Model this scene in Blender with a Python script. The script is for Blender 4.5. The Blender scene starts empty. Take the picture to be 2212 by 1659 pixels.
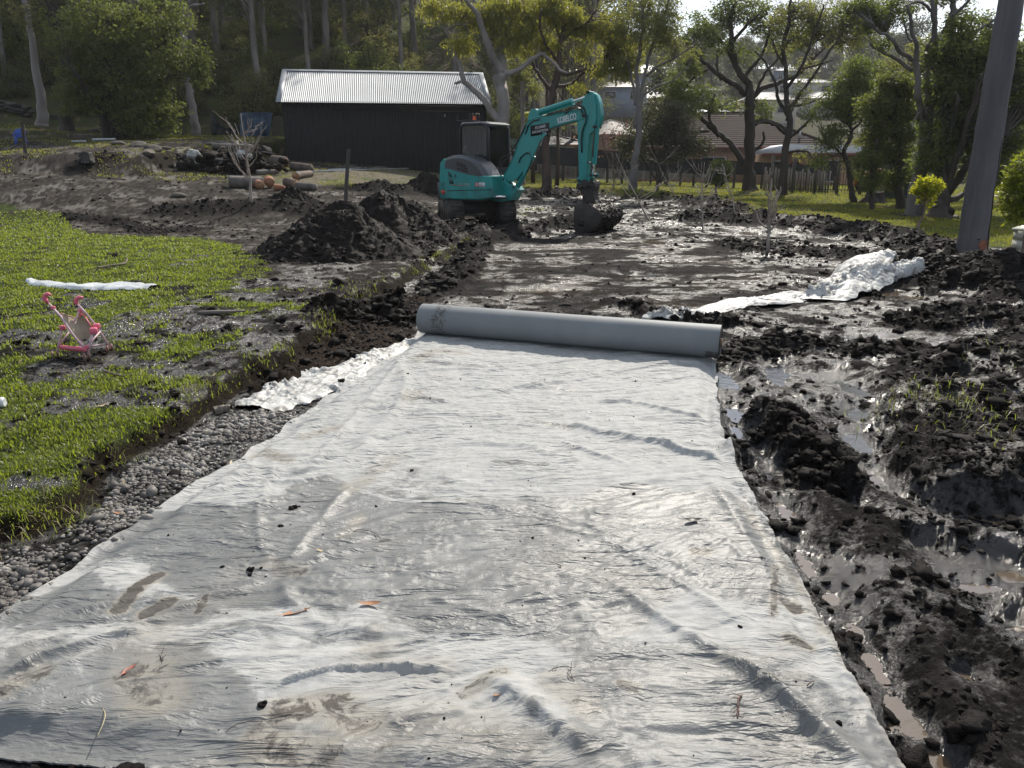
import bpy, math, random
import numpy as np
from mathutils import Vector, Matrix

SC = bpy.context.scene
COL = SC.collection
R = math.radians
rng = np.random.default_rng(7)

# ------------------------------------------------------------------ camera
CAM_H = 1.65
PITCH = R(16.5)
FPX = 1640.0                      # focal length for a picture 2212 wide
cam_d = bpy.data.cameras.new("camera")
cam = bpy.data.objects.new("camera", cam_d)
COL.objects.link(cam)
cam.location = (0, 0, CAM_H)
cam.rotation_euler = (math.pi / 2 - PITCH, 0, 0)
cam_d.sensor_width = 36.0
cam_d.lens = 36.0 * FPX / 2212.0
cam_d.clip_start = 0.05
cam_d.clip_end = 3000
SC.camera = cam

# ------------------------------------------------------------------ exposure
SC.view_settings.view_transform = 'Standard'
SC.view_settings.look = 'None'
SC.view_settings.gamma = 1.0
SC.view_settings.use_curve_mapping = False
SC.view_settings.exposure = 0.38

# ------------------------------------------------------------------ sun and sky
SUN_EL = R(43)
SUN_AZ = R(20)                    # to the right of straight ahead (+Y)
sun_d = bpy.data.lights.new("sun", 'SUN')
sun_d.energy = 4.7
sun_d.angle = R(0.55)
sun_d.color = (1.0, 0.93, 0.82)
sun = bpy.data.objects.new("sun", sun_d)
COL.objects.link(sun)
sdir = Vector((math.sin(SUN_AZ) * math.cos(SUN_EL), math.cos(SUN_AZ) * math.cos(SUN_EL), math.sin(SUN_EL)))
sun.rotation_euler = sdir.to_track_quat('Z', 'Y').to_euler()
sun.location = (10, 30, 40)

W_ = bpy.data.worlds.new("World")
SC.world = W_
W_.use_nodes = True
nt = W_.node_tree
nt.nodes.clear()
N = nt.nodes.new
L = nt.links.new
out = N('ShaderNodeOutputWorld')
bg = N('ShaderNodeBackground')
bg.inputs['Strength'].default_value = 0.12
sky = N('ShaderNodeTexSky')
sky.sky_type = 'NISHITA'
sky.sun_disc = False
sky.sun_elevation = SUN_EL
sky.sun_rotation = SUN_AZ
sky.altitude = 20
sky.air_density = 1.0
sky.dust_density = 1.2
tc = N('ShaderNodeTexCoord')
sep = N('ShaderNodeSeparateXYZ')
L(tc.outputs['Generated'], sep.inputs[0])
mz = N('ShaderNodeMath'); mz.operation = 'MAXIMUM'; mz.inputs[1].default_value = 0.0
L(sep.outputs['Z'], mz.inputs[0])
az = N('ShaderNodeMath'); az.operation = 'ADD'; az.inputs[1].default_value = 0.18
L(mz.outputs[0], az.inputs[0])
dx = N('ShaderNodeMath'); dx.operation = 'DIVIDE'
dy = N('ShaderNodeMath'); dy.operation = 'DIVIDE'
L(sep.outputs['X'], dx.inputs[0]); L(az.outputs[0], dx.inputs[1])
L(sep.outputs['Y'], dy.inputs[0]); L(az.outputs[0], dy.inputs[1])
cmb = N('ShaderNodeCombineXYZ')
L(dx.outputs[0], cmb.inputs[0]); L(dy.outputs[0], cmb.inputs[1])
cn = N('ShaderNodeTexNoise')
cn.inputs['Scale'].default_value = 1.3
cn.inputs['Detail'].default_value = 8
cn.inputs['Roughness'].default_value = 0.55
cn.inputs['Distortion'].default_value = 0.3
L(cmb.outputs[0], cn.inputs['Vector'])
cr = N('ShaderNodeMapRange')
cr.inputs['From Min'].default_value = 0.40
cr.inputs['From Max'].default_value = 0.60
cr.interpolation_type = 'SMOOTHSTEP'
L(cn.outputs['Fac'], cr.inputs['Value'])
cs = N('ShaderNodeMapRange')
cs.inputs['From Min'].default_value = 0.3
cs.inputs['From Max'].default_value = 0.8
cs.inputs['To Min'].default_value = 1.3
cs.inputs['To Max'].default_value = 0.75
L(cn.outputs['Fac'], cs.inputs['Value'])
ccol = N('ShaderNodeMix'); ccol.data_type = 'RGBA'; ccol.blend_type = 'MULTIPLY'
ccol.inputs[0].default_value = 1.0
ccol.inputs[6].default_value = (5.2, 5.45, 5.8, 1)
L(cs.outputs[0], ccol.inputs[7])
mx = N('ShaderNodeMix'); mx.data_type = 'RGBA'
L(cr.outputs[0], mx.inputs[0])
L(sky.outputs[0], mx.inputs[6])
L(ccol.outputs[2], mx.inputs[7])
L(mx.outputs[2], bg.inputs['Color'])
L(bg.outputs[0], out.inputs[0])

# ------------------------------------------------------------------ numpy noise
_perm = np.random.default_rng(3).permutation(4096).astype(np.int64)
_gr = np.array([[math.cos(a), math.sin(a)] for a in np.linspace(0, 2 * math.pi, 16, endpoint=False)])


def pn(x, y, seed=0):
    """2-D gradient noise in about -1..1"""
    x = np.asarray(x, float); y = np.asarray(y, float)
    x0 = np.floor(x); y0 = np.floor(y)
    fx = x - x0; fy = y - y0
    xi = x0.astype(np.int64) + seed * 131; yi = y0.astype(np.int64) + seed * 57

    def g(i, j, ax, ay):
        h = _perm[(_perm[i & 4095] + j) & 4095] & 15
        v = _gr[h]
        return v[..., 0] * ax + v[..., 1] * ay
    u = fx * fx * fx * (fx * (fx * 6 - 15) + 10)
    v = fy * fy * fy * (fy * (fy * 6 - 15) + 10)
    a = g(xi, yi, fx, fy); b = g(xi + 1, yi, fx - 1, fy)
    c = g(xi, yi + 1, fx, fy - 1); d = g(xi + 1, yi + 1, fx - 1, fy - 1)
    return ((a + u * (b - a)) * (1 - v) + (c + u * (d - c)) * v) * 1.5


def fbm(x, y, oct=4, seed=0, gain=0.5, lac=2.03):
    s = 0; a = 1; t = 0
    for i in range(oct):
        s = s + a * pn(x, y, seed + i * 7)
        t += a; a *= gain; x = x * lac + 3.1; y = y * lac + 1.7
    return s / t


def ridged(x, y, oct=3, seed=0, gain=0.55):
    s = 0; a = 1; t = 0
    for i in range(oct):
        s = s + a * (1 - np.abs(pn(x, y, seed + i * 7)) * 2)
        t += a; a *= gain; x = x * 2.07 + 5.3; y = y * 2.07 + 2.9
    return s / t


def billow(x, y, oct=3, seed=0, gain=0.55):
    s = 0; a = 1; t = 0
    for i in range(oct):
        s = s + a * np.abs(pn(x, y, seed + i * 7)) * 2
        t += a; a *= gain; x = x * 2.07 + 5.3; y = y * 2.07 + 2.9
    return s / t


def sst(a, b, x):
    t = np.clip((x - a) / (b - a), 0, 1)
    return t * t * (3 - 2 * t)


def dline(x, y, pts):
    """distance to a polyline, signed (+ on its left side), and the running length at the nearest point"""
    best = np.full(np.shape(x), 1e9); sgn = np.ones(np.shape(x)); along = np.zeros(np.shape(x)); run = 0
    for (ax, ay), (bx, by) in zip(pts[:-1], pts[1:]):
        ex, ey = bx - ax, by - ay
        l2 = ex * ex + ey * ey + 1e-12
        t = np.clip(((x - ax) * ex + (y - ay) * ey) / l2, 0, 1)
        qx = x - ax - t * ex; qy = y - ay - t * ey
        d = np.hypot(qx, qy)
        c = ex * (y - ay) - ey * (x - ax)
        m = d < best
        best = np.where(m, d, best); sgn = np.where(m, np.where(c >= 0, 1, -1), sgn)
        l = math.sqrt(l2)
        along = np.where(m, run + t * l, along); run += l
    return best, sgn, along


def inside(x, y, pts):
    r = np.zeros(np.shape(x), bool)
    n = len(pts)
    for i in range(n):
        x1, y1 = pts[i]; x2, y2 = pts[(i + 1) % n]
        c = ((y1 > y) != (y2 > y))
        xx = (x2 - x1) * (y - y1) / (y2 - y1 + 1e-12) + x1
        r ^= c & (x < xx)
    return r


def sdf(x, y, pts):
    """signed distance, + inside"""
    d, _, _ = dline(x, y, list(pts) + [pts[0]])
    return np.where(inside(x, y, pts), d, -d)


# ------------------------------------------------------------------ photograph pixel (2212 x 1659) to ray
CP, SP = math.cos(PITCH), math.sin(PITCH)


def ray(px, py):
    u = (px - 1106.0) / FPX; v = (829.5 - py) / FPX
    return (u, CP + v * SP, -SP + v * CP)      # right, forward, up (not unit)


def PY(px, py, Y):
    """the point at distance y = Y seen at this pixel"""
    d = ray(px, py)
    t = Y / d[1]
    return Vector((d[0] * t, Y, CAM_H + d[2] * t))


# ------------------------------------------------------------------ broad shape of the land
_SU = [-1.2, -0.62, -0.40, -0.167, 0.0, 0.12, 0.25, 0.5, 1.2]
_SV = [0.17, 0.150, 0.115, 0.080, 0.030, 0.016, 0.012, 0.008, 0.0]


def tlow(x, y):
    x = np.asarray(x, float); y = np.asarray(y, float)
    yy = np.maximum(y, 1.0)
    u = x / yy
    s = np.interp(u, _SU, _SV)
    near = s * np.maximum(0, np.minimum(y, 44) - 18) * sst(17, 24, y)
    lf = 1 - sst(-0.05, 0.06, u)            # 1 = wooded hillside, 0 = valley with the suburb
    hillL = 0.36 * np.clip(y - 44, 0, 130) + .05 * np.maximum(0, y - 174)
    hillR = -0.11 * (np.clip(y, 46, 74) - 46) + 0.205 * (np.clip(y, 80, 212) - 80) - 0.01 * np.maximum(0, y - 212)
    return near + lf * hillL + (1 - lf) * hillR


def G(px, py, f=None, tmax=420):
    """march the ray of this pixel to the land"""
    f = f or tlow
    d = ray(px, py)
    t = np.concatenate([np.linspace(1.2, 30, 500), np.linspace(30.1, tmax, 1600)]) / d[1]
    x = d[0] * t; y = d[1] * t; z = CAM_H + d[2] * t
    h = f(x, y)
    b = np.nonzero(z <= h)[0]
    i = b[0] if len(b) else len(t) - 1
    if i == 0:
        return (x[0], y[0])
    a0 = z[i - 1] - h[i - 1]; a1 = h[i] - z[i]
    k = a0 / (a0 + a1 + 1e-9)
    return (float(x[i - 1] + (x[i] - x[i - 1]) * k), float(y[i - 1] + (y[i] - y[i - 1]) * k))


def GL(pts):
    return [G(*p) for p in pts]


# ------------------------------------------------------------------ mesh helpers
class MB:
    """collects pieces, builds one mesh"""

    def __init__(self):
        self.v = []; self.f = []; self.n = 0; self.fl = []

    def add(self, V, F):
        V = np.asarray(V, float).reshape(-1, 3); F = np.asarray(F, np.int64)
        self.v.append(V); self.f.append(F + self.n); self.n += len(V)

    def faces(self, V, polys):
        """polys of differing size"""
        V = np.asarray(V, float).reshape(-1, 3)
        self.v.append(V)
        for p in polys:
            self.fl.append([i + self.n for i in p])
        self.n += len(V)

    def box(self, c, s, rz=0, m=None):
        x, y, z = [k / 2 for k in s]
        V = np.array([(-x, -y, -z), (x, -y, -z), (x, y, -z), (-x, y, -z), (-x, -y, z), (x, -y, z), (x, y, z), (-x, y, z)])
        if rz:
            cz, sz = math.cos(rz), math.sin(rz)
            V = V @ np.array([[cz, sz, 0], [-sz, cz, 0], [0, 0, 1]])
        if m is not None:
            V = V @ np.array(m.to_3x3()).T
        V = V + np.array(c)
        self.add(V, [(0, 3, 2, 1), (4, 5, 6, 7), (0, 1, 5, 4), (1, 2, 6, 5), (2, 3, 7, 6), (3, 0, 4, 7)])
        return self

    def bar(self, a, b, w, h):
        """box bar from a to b"""
        a = Vector(a); b = Vector(b); d = b - a
        q = d.to_track_quat('X', 'Z').to_matrix()
        return self.box((a + b) / 2, (d.length, w, h), m=q)

    def tube(self, pts, rad, n=8, cap=True):
        P = np.array([tuple(p) for p in pts], float)
        k = len(P)
        if np.isscalar(rad):
            rad = [rad] * k
        T = np.gradient(P, axis=0) if k > 1 else np.array([[0, 0, 1.0]])
        T /= np.linalg.norm(T, axis=1)[:, None] + 1e-9
        up = np.array([0, 0, 1.0]) if abs(T[0][2]) < 0.9 else np.array([1.0, 0, 0])
        a = np.cross(T[0], up); a /= np.linalg.norm(a)
        ang = np.linspace(0, 2 * math.pi, n, endpoint=False)
        rings = []
        for i in range(k):
            a = a - T[i] * np.dot(a, T[i]); a /= np.linalg.norm(a) + 1e-9
            b = np.cross(T[i], a)
            rings.append(P[i] + rad[i] * (np.cos(ang)[:, None] * a + np.sin(ang)[:, None] * b))
        V = np.concatenate(rings)
        F = []
        for i in range(k - 1):
            for j in range(n):
                j2 = (j + 1) % n
                F.append((i * n + j, i * n + j2, (i + 1) * n + j2, (i + 1) * n + j))
        self.add(V, F)
        if cap:
            o = self.n - len(V)
            self.fl.append([o + j for j in range(n)][::-1])
            self.fl.append([o + (k - 1) * n + j for j in range(n)])
        return self

    def cyl(self, a, b, r, n=16, r2=None):
        return self.tube([a, b], [r, r if r2 is None else r2], n)

    def prism(self, pts, y0, y1, bev=0.0):
        """outline in x-z, extruded along y; bev insets both faces"""
        P = np.array(pts, float); n = len(P)
        ar = sum(P[i][0] * P[(i + 1) % n][1] - P[(i + 1) % n][0] * P[i][1] for i in range(n))
        if ar < 0:
            P = P[::-1].copy()
        if bev > 0:
            Q = []
            for i in range(n):
                a = P[i] - P[i - 1]; b = P[(i + 1) % n] - P[i]
                a /= np.linalg.norm(a) + 1e-9; b /= np.linalg.norm(b) + 1e-9
                nn = np.array([-a[1], a[0]]) + np.array([-b[1], b[0]])
                nn /= max(0.6, np.linalg.norm(nn))
                Q.append(P[i] + nn * bev * 1.1)
            Q = np.array(Q)
            lay = [(Q, y0), (P, y0 + bev), (P, y1 - bev), (Q, y1)]
        else:
            lay = [(P, y0), (P, y1)]
        V = []
        for p, y in lay:
            V += [(q[0], y, q[1]) for q in p]
        polys = [list(range(n)), [(len(lay) - 1) * n + i for i in range(n)][::-1]]
        for l in range(len(lay) - 1):
            for i in range(n):
                j = (i + 1) % n
                polys.append([l * n + i, (l + 1) * n + i, (l + 1) * n + j, l * n + j])
        self.faces(V, polys)
        return self

    def build(self, name, mat=None, parent=None, smooth=False, loc=None, rot=None):
        me = bpy.data.meshes.new(name)
        V = np.concatenate(self.v) if self.v else np.zeros((0, 3))
        me.vertices.add(len(V)); me.vertices.foreach_set('co', V.astype(np.float32).ravel())
        loops = [F.ravel() for F in self.f]
        tot = [np.full(len(F), F.shape[1]) for F in self.f if len(F)]
        loops = [l for l in loops if len(l)]
        for p in self.fl:
            loops.append(np.array(p)); tot.append(np.array([len(p)]))
        lp = np.concatenate(loops); tt = np.concatenate(tot)
        me.loops.add(len(lp)); me.loops.foreach_set('vertex_index', lp.astype(np.int32))
        me.polygons.add(len(tt))
        st = np.concatenate([[0], np.cumsum(tt)[:-1]])
        me.polygons.foreach_set('loop_start', st.astype(np.int32))
        me.polygons.foreach_set('loop_total', tt.astype(np.int32))
        if smooth:
            me.polygons.foreach_set('use_smooth', np.ones(len(tt), bool))
        me.update(calc_edges=True)
        if mat:
            me.materials.append(mat)
        if smooth == 'auto':
            me.set_sharp_from_angle(angle=R(38))
        o = bpy.data.objects.new(name, me)
        COL.objects.link(o)
        if parent is not None:
            o.parent = parent
        if loc is not None:
            o.location = loc
        if rot is not None:
            o.rotation_euler = rot
        return o


def tag(o, label, cat, group=None):
    o['label'] = label; o['category'] = cat
    if group:
        o['group'] = group
    return o


def thing(name, label, cat, loc=(0, 0, 0), rz=0, group=None):
    o = bpy.data.objects.new(name, None)
    COL.objects.link(o)
    o.empty_display_size = 0.2
    o.location = loc; o.rotation_euler = (0, 0, rz)
    return tag(o, label, cat, group)


def struct(o):
    o['kind'] = 'structure'
    return o


def stuff(o, label=None, cat=None):
    o['kind'] = 'stuff'
    if label:
        o['label'] = label
    if cat:
        o['category'] = cat
    return o


def inst(src, loc=None, rot=None, scale=None, parent=None):
    o = src.copy(); COL.objects.link(o)
    if parent is not None:
        o.parent = parent
    if loc is not None:
        o.location = loc
    if rot is not None:
        o.rotation_euler = rot
    if scale is not None:
        o.scale = scale
    return o


def copy_thing(root, loc, rz=0, scale=1.0, label=None, group=None):
    r = root.copy(); COL.objects.link(r)
    r.location = loc; r.rotation_euler = (0, 0, rz); r.scale = (scale,) * 3 if np.isscalar(scale) else scale
    if label:
        r['label'] = label
    if group:
        r['group'] = group
    for ch in list(root.children):
        c = ch.copy(); COL.objects.link(c); c.parent = r
        for g in list(ch.children):
            d = g.copy(); COL.objects.link(d); d.parent = c
    return r


def attr(o, name, arr, typ='FLOAT'):
    a = o.data.attributes.new(name, typ, 'POINT')
    if typ == 'FLOAT_COLOR':
        c = np.ones((len(arr), 4), np.float32); c[:, :3] = arr
        a.data.foreach_set('color', c.ravel())
    else:
        a.data.foreach_set('value', np.asarray(arr, np.float32))


# ------------------------------------------------------------------ materials
class NT:
    def __init__(self, name):
        self.m = bpy.data.materials.new(name)
        self.m.use_nodes = True
        self.t = self.m.node_tree
        self.t.nodes.clear()
        self.o = self.t.nodes.new('ShaderNodeOutputMaterial')

    def n(self, typ, **k):
        nd = self.t.nodes.new('ShaderNode' + typ)
        for a, v in k.items():
            if isinstance(getattr(nd, a, None), bpy.types.bpy_prop_collection) or a in nd.inputs:
                nd.inputs[a].default_value = v
            else:
                setattr(nd, a, v)
        return nd

    def l(self, a, b):
        self.t.links.new(a, b)

    def noise(self, scale, detail=4, rough=0.55, coord='Object', dist=0.0, vec=None, sc3=None):
        t = self.n('TexNoise')
        t.inputs['Scale'].default_value = scale
        t.inputs['Detail'].default_value = detail
        t.inputs['Roughness'].default_value = rough
        t.inputs['Distortion'].default_value = dist
        if vec is None:
            c = self.n('TexCoord'); vec = c.outputs[coord]
        if sc3:
            m = self.n('Mapping'); m.inputs['Scale'].default_value = sc3
            self.l(vec, m.inputs[0]); vec = m.outputs[0]
        self.l(vec, t.inputs['Vector'])
        return t.outputs['Fac']

    def mr(self, v, a, b, c=0.0, d=1.0, smooth=False):
        m = self.n('MapRange')
        m.inputs['From Min'].default_value = a; m.inputs['From Max'].default_value = b
        m.inputs['To Min'].default_value = c; m.inputs['To Max'].default_value = d
        if smooth:
            m.interpolation_type = 'SMOOTHSTEP'
        self.l(v, m.inputs['Value'])
        return m.outputs[0]

    def mix(self, fac, a, b, blend='MIX'):
        m = self.n('Mix'); m.data_type = 'RGBA'; m.blend_type = blend
        for s, v in ((0, fac), (6, a), (7, b)):
            if isinstance(v, (int, float)):
                m.inputs[s].default_value = v if s == 0 else (v, v, v, 1)
            elif isinstance(v, tuple):
                m.inputs[s].default_value = (*v[:3], 1)
            else:
                self.l(v, m.inputs[s])
        return m.outputs[2]

    def math(self, op, a, b=0.0):
        m = self.n('Math'); m.operation = op
        for s, v in ((0, a), (1, b)):
            if isinstance(v, (int, float)):
                m.inputs[s].default_value = v
            else:
                self.l(v, m.inputs[s])
        return m.outputs[0]

    def bump(self, h, strength=0.5, dist=0.02, normal=None):
        b = self.n('Bump'); b.inputs['Strength'].default_value = strength; b.inputs['Distance'].default_value = dist
        self.l(h, b.inputs['Height'])
        if normal is not None:
            self.l(normal, b.inputs['Normal'])
        return b.outputs[0]

    def pr(self, color, rough=0.6, spec=0.5, metal=0.0, normal=None, link=True, **k):
        p = self.n('BsdfPrincipled')
        for s, v in (('Base Color', color), ('Roughness', rough), ('Specular IOR Level', spec), ('Metallic', metal)):
            if isinstance(v, (int, float)):
                p.inputs[s].default_value = v
            elif isinstance(v, tuple):
                p.inputs[s].default_value = (*v[:3], 1)
            else:
                self.l(v, p.inputs[s])
        for s, v in k.items():
            p.inputs[s.replace('_', ' ')].default_value = v
        if normal is not None:
            self.l(normal, p.inputs['Normal'])
        if link:
            self.l(p.outputs[0], self.o.inputs[0])
        return p


def pmat(name, c1, c2=None, scale=5.0, rough=0.6, bump=0.0, bscale=30.0, spec=0.5, metal=0.0, detail=5, lo=0.35, hi=0.65, sc3=None, bd=0.01, **k):
    t = NT(name)
    if c2 is None:
        c2 = tuple(c * 0.75 for c in c1)
    f = t.mr(t.noise(scale, detail, sc3=sc3), lo, hi)
    c = t.mix(f, c1, c2)
    nm = None
    if bump:
        nm = t.bump(t.noise(bscale, 5, 0.6, sc3=sc3), bump, bd)
    t.pr(c, rough, spec, metal, nm, **k)
    return t.m


def leafmat(name, c1, c2, tr=(0.25, 0.35, 0.05), trf=0.4, scale=0.9, rough=0.45, c3=None):
    """leaves: two tones in clumps plus leaf-to-leaf change, lit through from behind"""
    t = NT(name)
    a = t.n('Attribute'); a.attribute_name = 'lv'
    f = t.mr(t.noise(scale, 3), 0.35, 0.65)
    f = t.math('ADD', t.math('MULTIPLY', f, 0.6), t.math('MULTIPLY', a.outputs['Fac'], 0.4))
    c = t.mix(f, c1, c2)
    p = t.pr(c, rough + .13, 0.35, link=False)
    tl = t.n('BsdfTranslucent')
    tcx = t.mix(f, tuple(k * 0.75 for k in tr), tr)
    t.l(tcx, tl.inputs[0])
    m = t.n('MixShader'); m.inputs[0].default_value = trf
    t.l(p.outputs[0], m.inputs[1]); t.l(tl.outputs[0], m.inputs[2])
    t.l(m.outputs[0], t.o.inputs[0])
    return t.m

# ================================================================== THE GROUND
EDGE = GL([(-900, 1240), (-300, 1215), (0, 1178), (90, 1160), (185, 1085), (250, 1020), (330, 960), (400, 905), (450, 880), (540, 822),
           (640, 775), (700, 728), (745, 690), (850, 622), (940, 572), (1020, 540), (1040, 500), (1080, 490)])
FABL = GL([(-420, 1600), (0, 1345), (100, 1271), (173, 1218), (286, 1148), (366, 1092), (426, 1045), (519, 1000), (545, 972),
           (592, 950), (615, 925), (662, 895), (725, 849), (800, 800), (850, 768), (903, 722)])
FABR = GL([(2130, 1880), (1965, 1659), (1900, 1560), (1830, 1440), (1760, 1310), (1720, 1235), (1650, 1110), (1610, 1052),
           (1604, 1028), (1580, 990), (1553, 915), (1550, 850), (1547, 782)])
FABPOLY = FABL + FABR[::-1]
GRASSP = GL([(-300, 430), (0, 441), (130, 462), (200, 515), (330, 520), (440, 525), (520, 548), (600, 592), (560, 640), (700, 640), (745, 690),
             (700, 728), (640, 775), (540, 822), (450, 880), (400, 905), (330, 960), (250, 1020), (185, 1085), (90, 1160), (0, 1178), (-300, 1215), (-900, 1240)])
LAWNP = [G(1120, 404), G(1250, 418), G(1400, 430), G(1560, 445), G(1660, 470), G(1800, 488), G(1950, 512), G(2090, 540), G(2400, 560), (40, 18), (60, 60), (-1, 60), (-0.5, 46)]
PADP = GL([(1040, 500), (1240, 520), (1400, 500), (1560, 530), (1700, 600), (1600, 690), (1390, 690), (1000, 665), (960, 620), (1000, 560)])
ROUGHP = GL([(1890, 850), (1990, 770), (2120, 735), (2300, 700), (2500, 1100), (2212, 1130), (2020, 1080), (1905, 990), (1880, 920)])
DIRTP = GL([(720, 700), (800, 650), (900, 640), (960, 640), (900, 690), (880, 745), (780, 790), (650, 840), (560, 880), (520, 850)])
TANP = GL([(560, 376), (760, 366), (960, 362), (960, 395), (800, 402), (560, 400)])
GRAVP = GL([(-700, 1500), (-300, 1250), (0, 1195), (100, 1190), (200, 1110), (280, 1035), (380, 950), (470, 905), (560, 885), (640, 895), (660, 905), (592, 960), (519, 1015),
            (426, 1070), (300, 1160), (170, 1240), (0, 1370), (-400, 1640)])
STREAK = GL([(1000, 660), (1010, 560), (1300, 560), (1500, 600), (1560, 690)])
RUT = [GL([(1560, 800), (1590, 900), (1640, 980), (1700, 1120), (1760, 1240), (1850, 1390), (1910, 1500), (2010, 1680), (2080, 1800)]),
       GL([(1700, 760), (1660, 830), (1620, 900), (1600, 960)]),
       GL([(1840, 800), (1870, 850), (1840, 930), (1850, 1000), (1960, 1060), (2060, 1110), (2200, 1140)]),
       GL([(1680, 1010), (1790, 1060), (1900, 1100), (2020, 1160), (2212, 1240)]),
       GL([(2000, 1180), (2080, 1260), (2212, 1330)])]
# heaped ridges: line, height, half width, raggedness
BERMS = [(GL([(2500, 690), (2230, 632), (2100, 612), (2010, 607), (1950, 600)]), 0.50, 0.75),
         (GL([(2350, 760), (2180, 700), (2060, 690), (2000, 700)]), 0.22, 0.35),
         (GL([(1140, 425), (1290, 420), (1420, 428), (1560, 447), (1600, 455)]), 0.36, 0.85),
         (GL([(1640, 480), (1740, 490), (1860, 505), (1960, 530), (2070, 560)]), 0.36, 0.7),
         (GL([(960, 508), (1060, 516), (1150, 500), (1235, 492)]), 0.34, 0.55),
         (GL([(380, 458), (540, 452), (600, 447), (680, 458)]), 0.34, 0.75),
         (GL([(800, 408), (880, 420), (950, 418)]), 0.38, 0.6),
         (GL([(150, 470), (260, 480), (340, 510), (420, 500)]), 0.10, 0.35),
         (GL([(180, 372), (240, 368)]), 0.18, 0.5),
         (GL([(1480, 478), (1540, 470), (1585, 480)]), 0.32, 0.5),
         (GL([(1600, 530), (1700, 545), (1800, 550)]), 0.12, 0.6),
         (GL([(1040, 520), (1010, 570), (950, 625)]), 0.16, 0.28),
         (GL([(1770, 645), (1830, 620), (1900, 640), (2000, 632)]), 0.10, 0.14),
         (GL([(1600, 770), (1700, 740), (1850, 760), (1960, 745)]), 0.05, 0.2),
         (GL([(1660, 900), (1700, 960), (1790, 1040)]), 0.06, 0.14),
         (GL([(740, 690), (830, 665), (890, 690)]), 0.10, 0.35),
         (GL([(165, 570), (230, 575)]), 0.06, 0.16),
         (GL([(1340, 660), (1450, 690), (1560, 700)]), 0.07, 0.2)]
# pools: pixel centre, half sizes in metres (across, deep), kind 0 clear sky mirror, 1 brown
POOLS = [(1683, 792, 0.22, 0.55, 0), (1775, 805, 0.22, 0.25, 0), (1852, 833, 0.26, 0.18, 0), (1848, 878, 0.14, 0.22, 0), (1838, 935, 0.10, 0.30, 0),
         (1612, 918, 0.16, 0.13, 0), (1590, 872, 0.10, 0.20, 0), (1575, 810, 0.10, 0.5, 0), (1640, 955, 0.08, 0.12, 0), (1662, 985, 0.08, 0.22, 0),
         (1700, 1080, 0.06, 0.16, 1), (1745, 1195, 0.06, 0.14, 1), (1805, 1265, 0.06, 0.08, 1), (1850, 1335, 0.05, 0.09, 1), (1888, 1400, 0.05, 0.08, 1),
         (1945, 1490, 0.05, 0.06, 1), (1985, 1550, 0.05, 0.06, 1), (2040, 1625, 0.07, 0.08, 1), (1915, 1440, 0.03, 0.05, 1), (1900, 1015, 0.10, 0.2, 1), (2055, 848, 0.2, 0.14, 1), (2195, 1222, 0.12, 0.1, 1), (2140, 1255, 0.12, 0.06, 1),
         (2085, 1440, 0.05, 0.05, 1), (2170, 1110, 0.14, 0.07, 1),
         (1920, 636, 0.42, 0.32, 1), (2020, 672, 0.6, 0.22, 0), (1850, 722, .42, .2, 0), (1955, 740, .34, .18, 0), (1760, 700, .3, .15, 0), (1400, 590, .5, .25, 0), (1620, 500, 0.4, 0.8, 1), (1700, 470, 0.5, 0.8, 1), (1420, 520, 0.4, 0.7, 1),
         (1030, 668, 0.5, 0.25, 1), (1160, 625, 0.5, 0.2, 1), (1180, 440, 1.0, 0.7, 1), (2200, 1340, 0.1, 0.05, 1)]
POOLW = [(G(p[0], p[1]), p) for p in POOLS]
_b0 = [(300, 402), (340, 372), (436, 352), (530, 342), (640, 332)]
BANK = GL(_b0)


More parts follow.
